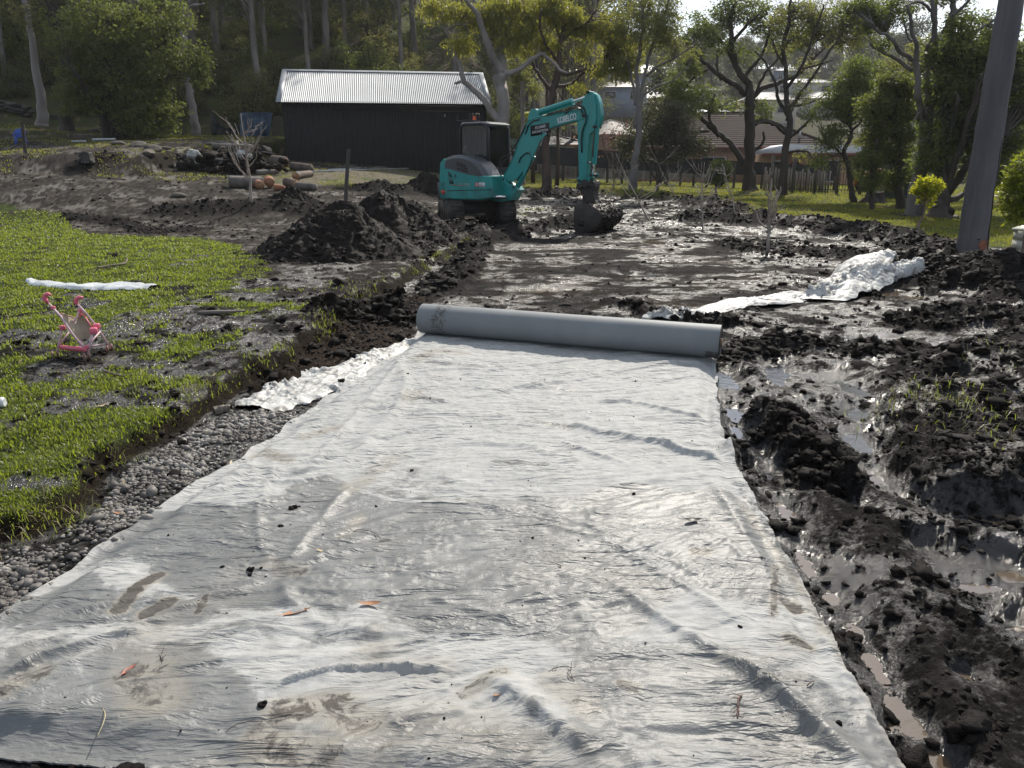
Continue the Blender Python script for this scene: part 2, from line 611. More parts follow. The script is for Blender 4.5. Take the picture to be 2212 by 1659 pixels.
def terr(x, y, full=False):
    """height of the land; with full=True also the masks that drive its colour"""
    x = np.asarray(x, float); y = np.asarray(y, float)
    base = tlow(x, y)
    far = sst(30, 70, y)
    nearm = 1 - far
    jx = x + 0.07 * fbm(x * 4, y * 4, 3, 11) + 0.12 * pn(x * 1.1, y * 1.1, 5)
    jy = y + 0.07 * fbm(x * 4 + 9, y * 4, 3, 12) + 0.12 * pn(x * 1.1 + 4, y * 1.1, 6)
    # grassy shelf on the left, cut along an edge
    d, sg, al = dline(jx, jy, EDGE)
    ed = d * sg
    L_total = sum(math.hypot(EDGE[i + 1][0] - EDGE[i][0], EDGE[i + 1][1] - EDGE[i][1]) for i in range(len(EDGE) - 1))
    shelf_far = 1 - sst(13, 21, y)
    shelf = sst(-0.04, 0.09, ed) * (0.13 + .03 * pn(x * 2.2, y * 2.2, 17)) * shelf_far * (1 - 0.4 * sst(-6, -2, -y))
    z = base + shelf
    # cut bank left of the shed
    db, sb, ab = dline(jx, jy, BANK)
    bd = db * sb
    bank = sst(-0.05, 0.7, bd) * 0.5 * (1 - sst(2.0, 9.0, bd)) * sst(0.0, 3.0, ab)
    bank = np.where(db < 16, bank, 0) * sst(26, 28, y) * (1 - sst(-9.6, -8.0, x))
    z = z + bank
    g = sdf(jx, jy, GRASSP)
    lawn = sst(-0.3, 0.5, sdf(x + 0.5 * fbm(x, y, 3, 21), y + 0.5 * fbm(x, y, 3, 22), LAWNP)) * (y > 15)
    lawn = np.maximum(lawn, sst(44, 50, y))
    hillg = sst(33, 40, y) * sst(0.0, -0.1, x / np.maximum(y, 1))
    lawn = np.maximum(lawn, hillg * 0.7)
    # grass cover with bald muddy patches
    pat = fbm(x * 1.3, y * 1.3, 4, 31) + 0.5 * fbm(x * 4.5, y * 4.5, 3, 33)
    thr = 0.30 * sst(-4.6, -2.6, x) * sst(4.0, 7.0, y) + 0.08 * sst(5.0, 6.8, y) * (1 - sst(7.2, 8.6, y)) * sst(-7, -4.5, x) - 0.10 * (1 - sst(3.5, 5, y)) + .16 * (1 - sst(.1, .55, np.abs(ed))) - 0.28 * sst(8.5, 10, y) * sst(-3.8, -5.0, x)
    grass = sst(-0.02, 0.10, g) * sst(-0.14, 0.20, pat - thr + 0.14)
    hgrass = lawn * 0
    # mud roughness
    pad = sst(-0.1, 0.5, sdf(jx, jy, PADP))
    rough = sst(-0.15, 0.35, sdf(jx, jy, ROUGHP))
    dirt = sst(-0.1, 0.2, sdf(jx, jy, DIRTP))
    light = sst(-1.5, -3.0, x - 0.08 * y) * sst(8.8, 13, y) * (1 - lawn)        # paler, drier ground on the left
    tan = sst(-0.6, 0.6, sdf(jx, jy, TANP)) * (y > 22)
    grav = sst(-0.03, 0.05, sdf(jx, jy, GRAVP)) * (1 - sst(-0.02, 0.06, ed))
    fab = sst(-0.01, 0.14, sdf(x, y, FABPOLY))
    berm = 0; bm = 0
    for pts, h, w in BERMS:
        x0 = min(p[0] for p in pts) - 3 * w; x1 = max(p[0] for p in pts) + 3 * w
        y0 = min(p[1] for p in pts) - 3 * w; y1 = max(p[1] for p in pts) + 3 * w
        m = (x > x0) & (x < x1) & (y > y0) & (y < y1)
        if not np.any(m):
            continue
        q = np.zeros(np.shape(x))
        xm = x[m]; ym = y[m]
        wob = 0.35 * w * fbm(xm * 1.2 / w, ym * 1.2 / w, 3, 41)
        dd, _, _ = dline(xm + wob, ym + 0.5 * wob, pts)
        q[m] = np.clip(1 - dd / (1.35 * w), 0, 1) ** 1.25
        lump = 0.75 + 0.5 * fbm(x * 1.5, y * 1.5, 3, 43)
        berm = np.maximum(berm, h * q * lump); bm = np.maximum(bm, sst(0.02, 0.25, q))
    bm = bm * (1 - fab)
    z = z + berm * (1 - fab)
    z = z + rough * (0.16 + 0.10 * fbm(x * 1.6, y * 1.6, 3, 45))
    amp = 0.030 + 0.020 * fbm(x * 0.6, y * 0.6, 2, 51)
    amp = amp * (1 - 0.72 * pad) * (1 - 0.35 * light)
    amp = amp + 0.055 * bm + 0.035 * rough + 0.03 * dirt
    gr = np.maximum(grass, lawn)
    amp = amp * (1 - 0.7 * gr) * (1 - 0.8 * grav) * (1 - 0.9 * fab)
    amp = amp * (0.35 + 0.65 * sst(-0.25, 0.25, fbm(x * 1.9, y * 1.9, 3, 53)) + 0.5 * bm * 0.4)
    c1 = billow(x * 3.2, y * 3.2, 5, 61, 0.62) - 0.45
    c2 = ridged(x * 6.5 + c1, y * 6.5, 4, 67, 0.6) - 0.3
    c3 = billow(x * 14 + 3 * c1, y * 14, 4, 75, 0.65) - 0.45
    z = z + (amp * (1.35 * c1 + 0.7 * c2) + (0.25 * amp + 0.004 * (1 - gr) * (1 - fab) * (1 - .6 * pad)) * 1.3 * c3) * nearm
    # tyre and track ruts
    rutm = 0
    for k, pts in enumerate(RUT):
        dd, _, al2 = dline(jx, jy, pts)
        w = 0.11
        q = np.exp(-(dd / w) ** 2)
        z = z - (0.045 * q - 0.03 * np.exp(-((dd - 0.22) / 0.08) ** 2)) * (1 - fab)
        rutm = np.maximum(rutm, q)
    # swept streaks on the dug pad
    st = sst(-0.1, 0.5, sdf(x, y, STREAK))
    z = z + st * 0.010 * ridged(x * 0.9 + y * 0.4, y * 9, 3, 71)
    # larger smooth undulation
    z = z + 0.05 * fbm(x * 0.45, y * 0.45, 2, 81) * sst(6, 12, y) * (1 - fab)
    pool = 0
    for (cx, cy), p in POOLW:
        rx, ry = p[2], p[3]
        m = (np.abs(x - cx) < 3 * rx) & (np.abs(y - cy) < 3 * ry)
        if not np.any(m):
            continue
        q = np.zeros(np.shape(x))
        q[m] = np.exp(-(((x[m] - cx) / rx) ** 2 + ((y[m] - cy) / ry) ** 2) ** 1.3)
        z = z * (1 - q * 0.6) + q * 0.6 * (tlow(cx, cy) - 0.03) - 0.035 * q
        pool = np.maximum(pool, q)
    z = z + 0.05 * pool * 0.25 * c3
    z = np.where(grav > 0, z * (1 - grav) + grav * (base + 0.01 + 0.02 * fbm(x * 3, y * 3, 2, 88)), z)
    z = z - 0.05 * fab
    z = z + far * 0.4 * fbm(x * 0.12, y * 0.12, 3, 91)
    if not full:
        return z
    return z, dict(ed=ed, grass=grass, lawn=lawn, pad=pad, rough=rough, dirt=dirt, light=light, tan=tan, grav=grav, fab=fab, bm=bm, pool=pool,
                   rut=rutm, bankface=sst(-0.1, 0.1, bd) * (1 - sst(0.5, 0.8, bd)) * (db < 16) * (bank > 0.02), c1=c1, c2=c2, st=st)


def gz(x, y):
    return float(terr(np.array([x]), np.array([y]))[0])


def GT(px, py):
    """point on the true ground at this pixel"""
    x, y = G(px, py, f=terr, tmax=70)
    return Vector((x, y, gz(x, y)))


def make_ground():
    a1 = np.linspace(-41, 41, 560)
    a0 = np.linspace(-180, -42, 30)[:-1]; a2 = np.linspace(42, 180, 30)[1:]
    ang = np.radians(np.concatenate([a0, a1, a2]))
    rs = [0.35]
    while rs[-1] < 430:
        r = rs[-1]
        k = 0.022 if r < 1.6 else (0.0046 if r < 9 else 0.0046 + (0.0085 - 0.0046) * min(1, (r - 9) / 12) if r < 42 else 0.02)
        rs.append(r * (1 + k))
    rs = np.array(rs)
    A, RR = np.meshgrid(ang, rs)
    x = (RR * np.sin(A)).ravel(); y = (RR * np.cos(A)).ravel()
    z, M = terr(x, y, True)
    nr, na = A.shape
    i = np.arange(nr - 1)[:, None] * na + np.arange(na - 1)[None, :]
    F = np.stack([i, i + 1, i + na + 1, i + na], -1).reshape(-1, 4)
    mb = MB(); mb.add(np.stack([x, y, z], 1), F)
    mb.fl.append(list(range(na - 1))[::-1])
    o = mb.build('ground', None, smooth=True)
    struct(o)

    def C(*c):
        return np.array(c)[None, :]

    def lerp(a, b, t):
        return a + (b - a) * np.asarray(t)[:, None]
    n1 = fbm(x * 0.9, y * 0.9, 4, 101); n2 = fbm(x * 5, y * 5, 4, 103); n3 = fbm(x * 17, y * 17, 3, 107)
    n4 = fbm(x * 45, y * 45, 2, 109)
    mud = lerp(C(.013, .0118, .011) + 0 * x[:, None], C(.032, .029, .0265), sst(-.3, .4, n2 + 0.4 * n3))
    mud = lerp(mud, C(.032, .021, .0145), 0.85 * M['pad'] * sst(-.2, .3, n1))
    mud = lerp(mud, C(.034, .023, .016), 0.8 * M['dirt'])
    lm = lerp(C(.052, .045, .039) + 0 * x[:, None], C(.115, .099, .085), sst(-.3, .3, n1 + 0.5 * n2))
    clod = sst(-0.02, 0.22, M['c1'] + 0.5 * n3 + .25 * n1) * 0.92
    lm = lerp(lm, C(.024, .021, .019), clod)
    mud = lerp(mud, lm, M['light'])
    tan = lerp(C(.17, .15, .11) + 0 * x[:, None], C(.10, .12, .05), sst(0.0, .4, n1 + .5 * n2))
    tan = lerp(tan, C(.05, .045, .035), sst(0.1, 0.5, n3))
    mud = lerp(mud, tan, M['tan'])
    mud = lerp(mud, C(.016, .0145, .0135), M['bm'] * 0.9)
    mud = lerp(mud, C(.020, .016, .012), M['bankface'])
    gcol = lerp(C(.034, .046, .014) + 0 * x[:, None], C(.070, .095, .024), sst(-.3, .3, n2))
    mud = lerp(mud, gcol, M['grass'] * 0.85)
    lw = lerp(C(.070, .095, .020) + 0 * x[:, None], C(.17, .15, .030), sst(-.25, .35, n1 + .3 * n2))
    lw = lerp(lw, C(.055, .042, .030), sst(0.05, .5, fbm(x * .5, y * .5, 3, 113) + .35 * n3) * 0.8)
    hill = sst(42, 50, y)
    lw = lerp(lw, C(.046, .046, .024), hill * 0.9)
    left_h = sst(0.0, -0.1, x / np.maximum(y, 1)) * (y > 30)
    lw = lerp(lw, lerp(C(.075, .095, .026) + 0 * x[:, None], C(.070, .058, .042), sst(-.15, .2, n1)), left_h * 0.85)
    mud = lerp(mud, lw, M['lawn'])
    leafy = (pn(x * 9, y * 9, 120) + .6 * n4 > 0.62) & (M['lawn'] > 0.3) & (y < 45)
    mud = np.where(leafy[:, None], C(.16, .12, .08), mud)
    gv = lerp(C(.10, .095, .088) + 0 * x[:, None], C(.02, .018, .015), sst(-.2, .2, n3))
    mud = lerp(mud, gv * 0.5, M['grav'])
    face = sst(-0.06, 0.0, M['ed']) * (1 - sst(0.0, 0.09, M['ed'])) * (y < 12)
    mud = lerp(mud, C(.022, .016, .011), face)
    attr(o, 'gcol', np.clip(mud, 0.004, 1), 'FLOAT_COLOR')
    wet = 0.31 + 0.62 * sst(-.25, .3, n1 + .3 * n2) + 0.5 * M['pool'] + 0.4 * M['rut']
    wet = wet * (1 - 0.5 * M['light']) * (1 - .55 * M['pad'] * sst(-.1, .25, fbm(x * .7 + 5, y * 2.2, 4, 131)))
    wet = wet * (1 - .9 * np.maximum(M['grass'] * 0.7, M['lawn'])) * (1 - .5 * M['bm']) * (1 - .35 * M['rough']) * (1 - .6 * M['dirt']) * (1 - .8 * M['tan']) * (1 - face)
    wet = wet * (1 - 0.6 * sst(0.0, 0.3, M['c1']))
    attr(o, 'wet', np.clip(wet, 0, 1))
    t = NT('wet_earth')
    ca = t.n('Attribute'); ca.attribute_name = 'gcol'
    wa = t.n('Attribute'); wa.attribute_name = 'wet'
    f1 = t.noise(38, 6, 0.7)
    f2 = t.noise(130, 4, 0.6)
    col = t.mix(1.0, ca.outputs['Color'], t.mr(f1, 0.3, 0.7, 0.35, 1.25), 'MULTIPLY')
    w = t.math('ADD', wa.outputs['Fac'], t.mr(f1, 0.3, 0.7, -0.22, 0.22))
    ro = t.mr(w, 0.25, 0.85, 0.9, 0.16, True)
    sp = t.mr(w, 0.30, 0.75, 0.05, 0.85)
    b = t.bump(f1, 0.75, 0.03)
    b2 = t.bump(f2, 0.6, 0.008, b)
    t.pr(col, ro, sp, 0.0, b2)
    o.data.materials.append(t.m)
    return o


ground = make_ground()

# ------------------------------------------------------------------ standing water
def water_mat(name, col, rough):
    t = NT(name)
    nm = t.bump(t.noise(14, 4, 0.6), 0.22, 0.01)
    t.pr(col, rough, 0.9, 0.0, nm)
    return t.m


WATER = [water_mat('clear_puddle', (.035, .035, .036), 0.03), water_mat('brown_puddle', (.095, .074, .052), 0.04)]


def pool_sheets():
    for k, ((cx, cy), p) in enumerate(POOLW):
        mb = MB()
        rx, ry = p[2] * 1.2 + 0.02, p[3] * 1.2 + 0.02
        lvl = float(tlow(cx, cy)) * 1.0 - 0.047
        # take the level from the land just round the pool
        xs = cx + np.cos(np.linspace(0, 6.28, 24)) * p[2] * 1.1; ys = cy + np.sin(np.linspace(0, 6.28, 24)) * p[3] * 1.1
        zs = terr(xs, ys)
        xa = cx + np.cos(np.linspace(0, 60, 90)) * p[2] * np.linspace(0, .9, 90); ya = cy + np.sin(np.linspace(0, 60, 90)) * p[3] * np.linspace(0, .9, 90)
        lvl = min(float(np.percentile(terr(xa, ya), 50)), float(np.percentile(terr(cx + np.cos(np.linspace(0, 6.28, 40)) * rx, cy + np.sin(np.linspace(0, 6.28, 40)) * ry), 14))) + 0.0009 * (k % 9)
        V = [(cx, cy, lvl)] + [(cx + math.cos(a) * rx, cy + math.sin(a) * ry, lvl) for a in np.linspace(0, 2 * math.pi, 28, endpoint=False)]
        mb.faces(V, [[0, 1 + i, 1 + (i + 1) % 28] for i in range(28)])
        o = mb.build('puddle_water', WATER[p[4]])
        struct(o)


pool_sheets()

# ================================================================== THE WHITE FABRIC
def polylen(P):
    P = np.array(P); d = np.hypot(*(P[1:] - P[:-1]).T)
    return np.concatenate([[0], np.cumsum(d)])


def along_poly(P, s):
    c = polylen(P); P = np.array(P); c = c / c[-1]
    return np.stack([np.interp(s, c, P[:, 0]), np.interp(s, c, P[:, 1])], -1)


# folds: pixel line, height m, half width m, lean (side on which it drops steeply)
FOLDS = [([(1300, 1270), (1380, 1330), (1472, 1396), (1589, 1463), (1706, 1554), (1840, 1659), (1950, 1760)], .027, .034, 0.15),
         ([(1540, 1440), (1640, 1500), (1750, 1580), (1840, 1640)], .02, .03, 0.2),
         ([(560, 1525), (640, 1490), (735, 1466), (850, 1463), (960, 1470), (1010, 1480)], .021, .014, 0.8),
         ([(1010, 1480), (1120, 1530), (1230, 1620), (1300, 1700)], .040, .055, 0.5),
         ([(0, 1500), (100, 1450), (230, 1408), (330, 1388)], .034, .028, 0.7),
         ([(-60, 1590), (60, 1580), (140, 1590)], .035, .03, 0.5),
         ([(1190, 925), (1300, 948), (1440, 975), (1530, 1005), (1610, 1018)], .055, .055, 0.7),
         ([(1200, 965), (1300, 1000), (1350, 1020)], .02, .03, .4),
         ([(1270, 883), (1350, 878), (1450, 900), (1552, 920)], .035, .035, 0.7),
         ([(1010, 880), (1120, 850), (1240, 835), (1420, 800), (1540, 790)], .030, .045, 0.5),
         ([(960, 830), (1080, 810), (1200, 790), (1300, 780)], .018, .03, .4),
         ([(880, 870), (960, 885), (1040, 850), (1080, 838)], .022, .04, .4),
         ([(860, 1000), (1000, 960), (1140, 980), (1200, 1000)], .022, .05, .3),
         ([(700, 1060), (800, 960), (860, 900), (880, 850), (860, 780)], .025, .05, .2),
         ([(640, 1080), (690, 1000), (800, 880), (880, 770)], .018, .03, .2),
         ([(850, 1090), (1000, 1105), (1200, 1130), (1400, 1200), (1600, 1330)], .014, .03, .3),
         ([(1100, 1130), (1300, 1180), (1480, 1290), (1640, 1400)], .016, .025, .3),
         ([(600, 1255), (640, 1215), (670, 1170), (760, 1060)], .022, .03, .2),
         ([(600, 1258), (660, 1240), (740, 1200)], .016, .02, .2),
         ([(590, 1262), (560, 1200), (560, 1120), (600, 1000)], .014, .03, .2),
         ([(600, 1262), (520, 1300), (400, 1340), (250, 1400)], .018, .04, .3),
         ([(605, 1265), (620, 1330), (700, 1370), (860, 1400)], .015, .035, .3),
         ([(920, 1310), (1000, 1330), (1060, 1350), (1150, 1370)], .012, .014, .5),
         ([(450, 1090), (520, 1040), (560, 1000), (600, 975)], .018, .03, .2),
         ([(360, 1130), (470, 1080), (560, 1060)], .012, .03, .2),
         ([(820, 1590), (950, 1570), (1050, 1575)], .014, .02, .5),
         ([(200, 1200), (330, 1190), (470, 1170)], .012, .03, .2),
         ([(1650, 1110), (1700, 1250), (1780, 1400), (1900, 1600)], .010, .02, .1),
         ([(1480, 1000), (1550, 1080), (1640, 1220), (1700, 1330)], .012, .03, .3),
         ([(1420, 1150), (1560, 1180), (1620, 1240)], .010, .02, .3)]


def fabric_height(x, y, s, t):
    """folds of the sheet at ground point x, y (numpy)"""
    h = 0.0 * x
    for pts, hh, w, lean in FOLDS:
        W = GL(pts)
        wob = 0.35 * w * pn(x * 5, y * 5, 7)
        d, sg, al = dline(x + wob, y + wob, W)
        tot = polylen(W)[-1]
        fade = sst(-0.0, 0.18 * tot + 0.02, al) * (1 - sst(tot * 0.8, tot, al)) + 0.0
        side = d * sg
        # near side (towards the camera) drops steeply when lean is large
        nx = np.where(side > 0, w * 1.25, w * (1 - 0.6 * lean))
        if W[-1][0] < W[0][0]:
            nx = np.where(side < 0, w * 1.25, w * (1 - 0.6 * lean))
        h = h + (0.95 + .25 * sst(3.2, 2.0, y)) * hh * fade * (0.85 + 0.4 * pn(al * 1.3, al * 0 + hh * 900, 9)) / (1 + (d / nx) ** 2) ** 1.6
    ca, sa = math.cos(R(-18)), math.sin(R(-18))
    # long soft creases, turning with the place
    wx = x + 0.25 * pn(x * .9, y * .9, 201); wy = y + 0.25 * pn(x * .9 + 7, y * .9, 202)
    u = wx * ca - wy * sa; v = wx * sa + wy * ca
    c1 = ridged(u * 0.9, v * 5.5, 3, 211, .5)
    c2 = ridged(u * 2.2 + 3, v * 11, 3, 215, .5)
    sel = sst(-.2, .4, fbm(x * 1.2, y * 1.2, 2, 220))
    h = h + 0.017 * c1 * (0.35 + 0.65 * sel) + 0.0105 * c2 * (1 - 0.45 * sel) + 0.0036 * ridged(u * 4 + 3 * c1, v * 26, 2, 218, .5)
    # second direction on the left third (running up the sheet)
    m2 = sst(0.45, 0.1, s)
    u2 = wx * 0.8 + wy * 0.6; v2 = -wx * 0.6 + wy * 0.8
    h = h + .008 * sst(3.4, 2.2, y) * ridged(u * 1.4 + 7, v * 7.5, 3, 228, .55)
    h = h + m2 * 0.016 * ridged(u2 * 1.0, v2 * 6, 3, 225, .5)
    h = h + 0.018 * fbm(x * 1.3, y * 1.3, 3, 230) + 0.0035 * fbm(x * 9, y * 9, 3, 232)
    crk = sst(.15, .45, fbm(x * 2.0, y * 2.0, 2, 236))
    h = h + crk * 0.006 * billow(x * 16, y * 16, 2, 240)
    # sunk where feet pressed it
    for (px, py) in [(600, 1262), (690, 1370), (830, 960), (900, 855), (760, 985)]:
        cx, cy = G(px, py)
        r2 = (x - cx) ** 2 + (y - cy) ** 2
        h = h - 0.018 * np.exp(-r2 / 0.01)
    return h


def fabric_mat():
    t = NT('geotextile_felt')
    wa = t.n('Attribute'); wa.attribute_name = 'damp'
    sa = t.n('Attribute'); sa.attribute_name = 'soil'
    n1 = t.noise(2.6, 9, 0.62, dist=0.6)
    n2 = t.noise(16, 6, 0.65)
    n3 = t.noise(150, 3, 0.6)
    n4 = t.noise(0.9, 5, 0.6)
    # dry white against damp grey, with a ragged tide line
    wv = t.math('ADD', wa.outputs['Fac'], t.mr(n1, 0.25, 0.75, -0.5, 0.5))
    wv = t.math('ADD', wv, t.mr(n2, 0.3, 0.7, -0.08, 0.08))
    wet = t.math('ADD', t.math('MULTIPLY', t.mr(wv, 0.45, 0.55), .6), t.math('MULTIPLY', t.mr(wv, 0.25, 0.80, 0, 1, True), .4))
    dry = t.mix(t.mr(n2, .35, .7), (.375, .378, .368), (.280, .284, .276))
    dmp = t.mix(t.mr(n1, .3, .7), (.170, .176, .174), (.110, .114, .113))
    c = t.mix(wet, dry, dmp)
    # brownish stain
    st = t.mr(t.math('ADD', t.noise(1.7, 8, 0.66, vec=None, dist=.5), sa.outputs['Fac']), 0.58, 1.05, 0, 0.7)
    c = t.mix(st, c, (.235, .215, .18))
    # mud smears and specks
    v = t.math('ADD', sa.outputs['Fac'], t.mr(t.noise(11, 8, 0.75, dist=0.8), 0.3, 0.75, -0.5, 0.5))
    sm = t.mr(v, 0.47, 0.66)
    c = t.mix(t.math('MULTIPLY', sm, 0.88), c, (.050, .043, .037))
    vo = t.n('TexVoronoi'); vo.inputs['Scale'].default_value = 22; vo.inputs['Randomness'].default_value = 1
    tcx = t.n('TexCoord'); t.l(tcx.outputs['Object'], vo.inputs['Vector'])
    spk = t.math('MULTIPLY', t.mr(vo.outputs['Distance'], 0.10, 0.06), t.mr(n4, .5, .62))
    c = t.mix(t.math('MULTIPLY', spk, .8), c, (.05, .045, .04))
    ro = t.mr(wet, 0, 1, 0.75, 0.5)
    b = t.bump(n3, 0.25, 0.004)
    b = t.bump(n2, 0.35, 0.006, b)
    # fine sharp creases, two directions, with felt grain on top
    for (sc, rz, st_, dd) in ((7.0, 18, .8, .020), (15.0, 40, .55, .010), (9.0, -35, .5, .012)):
        tcc = t.n('TexCoord'); mp = t.n('Mapping'); mp.inputs['Rotation'].default_value = (0, 0, R(rz)); mp.inputs['Scale'].default_value = (.22, 1, 1)
        t.l(tcc.outputs['Object'], mp.inputs[0])
        q = t.noise(sc, 4, .55, vec=mp.outputs[0], dist=.9)
        cr = t.mr(t.math('ABSOLUTE', t.math('SUBTRACT', q, .5)), 0.0, .10, 1, 0, False)
        sel = t.mr(t.noise(1.3 + sc * .1, 2, .5), .42, .62)
        b = t.bump(t.math('MULTIPLY', cr, sel), st_, dd * .6, b)
    t.pr(c, ro, t.mr(wet, 0, 1, 0.25, 0.5), 0.0, b)
    return t.m


FELT = fabric_mat()


def sheet_xy(s, t):
    Lp = along_poly(FABL, t); Rp = along_poly(FABR, t)
    # keep the cross threads parallel to the roll
    return Lp + (Rp - Lp) * s[..., None]


def make_sheet():
    ns, ntt = 340, 480
    s = np.linspace(0, 1, ns); t = np.linspace(0, 1, ntt) ** 1.15
    S, T = np.meshgrid(s, t)
    # ragged front hem and slightly wavy sides
    P = sheet_xy(S.ravel(), T.ravel())
    x, y = P[:, 0].copy(), P[:, 1].copy()
    sr, tr = S.ravel(), T.ravel()
    hem = (1 - sst(0, .05, tr))
    y = y + hem * (0.03 * fbm(x * 4, x * 0, 3, 250))
    sid = np.maximum(1 - sst(0, .04, sr), sst(.96, 1, sr))
    x = x + sid * 0.035 * fbm(y * 3, x * 0 + 3, 3, 252)
    h = fabric_height(x, y, sr, tr)
    edge = np.minimum(np.minimum(sr, 1 - sr) / 0.015, tr / 0.01)
    h = h + 0.0011 * billow(x * 38, y * 38, 2, 262) + 0.006 * sst(.0, .5, fbm(x * 1.7, y * 1.7, 2, 263)) * ridged(x * 9 + y * 4, y * 22 - x * 6, 2, 264, .5)
    z = tlow(x, y) + 0.028 + h * sst(0, 1, edge * 0.7 + 0.15) - 0.012 * (1 - np.clip(edge, 0, 1))
    ein = np.minimum(np.minimum(sr, 1 - sr) * 2.8, tr * 5.0)
    tz = terr(x, y)
    kk = sst(0.0, 0.16, ein)
    h = h * (.25 + .75 * sst(0.0, .14, ein))
    z = np.maximum(z * kk + (tz + 0.014 + 0.3 * h) * (1 - kk), tz + 0.010)
    # the sheet climbs onto the roll at its end
    z = z + 0.012 * sst(.97, 1, tr)
    mb = MB()
    V = np.stack([x, y, z], 1)
    i = np.arange(ntt - 1)[:, None] * ns + np.arange(ns - 1)[None, :]
    F = np.stack([i, i + 1, i + ns + 1, i + ns], -1).reshape(-1, 4)
    mb.add(V, F)
    # turned-down hem all round gives the felt its thickness
    ring = np.concatenate([np.arange(ns), np.arange(1, ntt) * ns + ns - 1, (ntt - 1) * ns + np.arange(ns - 2, -1, -1), np.arange(ntt - 2, 0, -1) * ns])
    k = len(ring)
    Vr = V[ring].copy(); Vr[:, 2] -= 0.006
    b0 = mb.n
    mb.add(np.concatenate([V[ring], Vr]), np.stack([np.arange(k), np.arange(k) + k, (np.arange(k) + 1) % k + k, (np.arange(k) + 1) % k], 1))
    o = mb.build('fabric_sheet', FELT, smooth=True)
    # where the cloth is damp / soiled, traced from the photograph
    A = lambda pts: sdf(x, y, GL(pts))
    damp = 0.0 * x + 0.14 + .16 * sst(4.6, 2.8, y)
    damp = np.maximum(damp, sst(-.12, .10, A([(330, 1120), (560, 1095), (700, 1040), (800, 1075), (1100, 1095), (1400, 1060), (1640, 1090), (1750, 1290), (1650, 1330), (1500, 1300),
                                             (1350, 1420), (1000, 1400), (800, 1330), (560, 1340), (380, 1300), (300, 1230), (160, 1240)])) * 0.93)
    damp = np.maximum(damp, sst(-.1, .12, A([(1250, 1400), (1500, 1380), (1850, 1500), (2050, 1700), (1200, 1700)])) * 0.84)
    damp = np.maximum(damp, sst(-.1, .1, A([(-300, 1480), (150, 1400), (500, 1420), (640, 1560), (900, 1560), (1200, 1620), (1100, 1800), (-400, 1800)])) * 0.78)
    damp = np.maximum(damp, sst(-.1, .1, A([(0, 1340), (200, 1240), (330, 1290), (500, 1330), (440, 1380), (150, 1390), (0, 1440)])) * 0.66)
    for l in ([(925, 795), (1010, 803), (1070, 803)], [(870, 870), (960, 885)], [(1150, 920), (1230, 940)], [(1070, 1010), (1180, 1020)], [(1200, 850), (1260, 860)]):
        d, _, _ = dline(x, y, GL(l)); damp = np.maximum(damp, 0.75 * (1 - sst(.01, .05, d)))
    d, _, _ = dline(x, y, GL([(770, 1070), (830, 1088), (900, 1096), (1000, 1100)])); damp = damp * sst(.004, .02, d)
    soil = 0.0 * x
    for l, w, v in [([(345, 1265), (300, 1300), (262, 1345)], .035, .95), ([(368, 1325), (320, 1355)], .035, .95), ([(450, 1320), (430, 1350)], .015, .8),
                    ([(590, 1240), (650, 1255)], .05, .5), ([(1675, 1230), (1670, 1290), (1668, 1350)], .015, .8), ([(1700, 1310), (1720, 1325)], .04, .7),
                    ([(1500, 1210), (1520, 1212)], .035, .75), ([(1705, 1405), (1740, 1410)], .03, .8), ([(300, 1480), (340, 1530)], .09, .55),
                    ([(620, 1560), (720, 1540), (780, 1580)], .07, .6), ([(560, 1620), (700, 1650)], .06, .6), ([(0, 1530), (90, 1480)], .05, .55),
                    ([(860, 1000), (760, 1070)], .06, .38), ([(880, 880), (900, 860)], .07, .42), ([(900, 790), (940, 770), (1000, 775)], .07, .45),
                    ([(560, 990), (620, 1010)], .05, .5), ([(660, 960), (720, 940)], .06, .42), ([(780, 1130), (740, 1180)], .03, .4),
                    ([(1780, 1350), (1850, 1450), (1960, 1600), (2060, 1740)], .05, .5), ([(1600, 1100), (1700, 1230), (1790, 1370)], .03, .42),
                    ([(1340, 1510), (1370, 1520)], .02, .8), ([(1080, 1480), (1010, 1520)], .04, .5), ([(1200, 1500), (1260, 1560)], .06, .42)]:
        d, _, _ = dline(x, y, GL(l)); soil = np.maximum(soil, v * (1 - sst(w * .4, w * 1.7, d)))
    soil = np.maximum(soil, 0.36 * sst(-.15, .5, fbm(x * 1.5, y * 1.5, 3, 260)) * sst(3.6, 2.2, y))
    pad = lambda a: np.concatenate([a, a[ring], a[ring]])
    attr(o, 'damp', pad(damp)); attr(o, 'soil', pad(soil))
    tag(o, 'large white and damp grey geotextile sheet spread over the ground in the foreground', 'fabric sheet')
    return o


sheet = make_sheet()


def sheet_z(x, y):
    """height of the top of the sheet"""
    return float(tlow(x, y)) + 0.028 + float(fabric_height(np.array([x]), np.array([y]), np.array([.5]), np.array([.5]))[0])


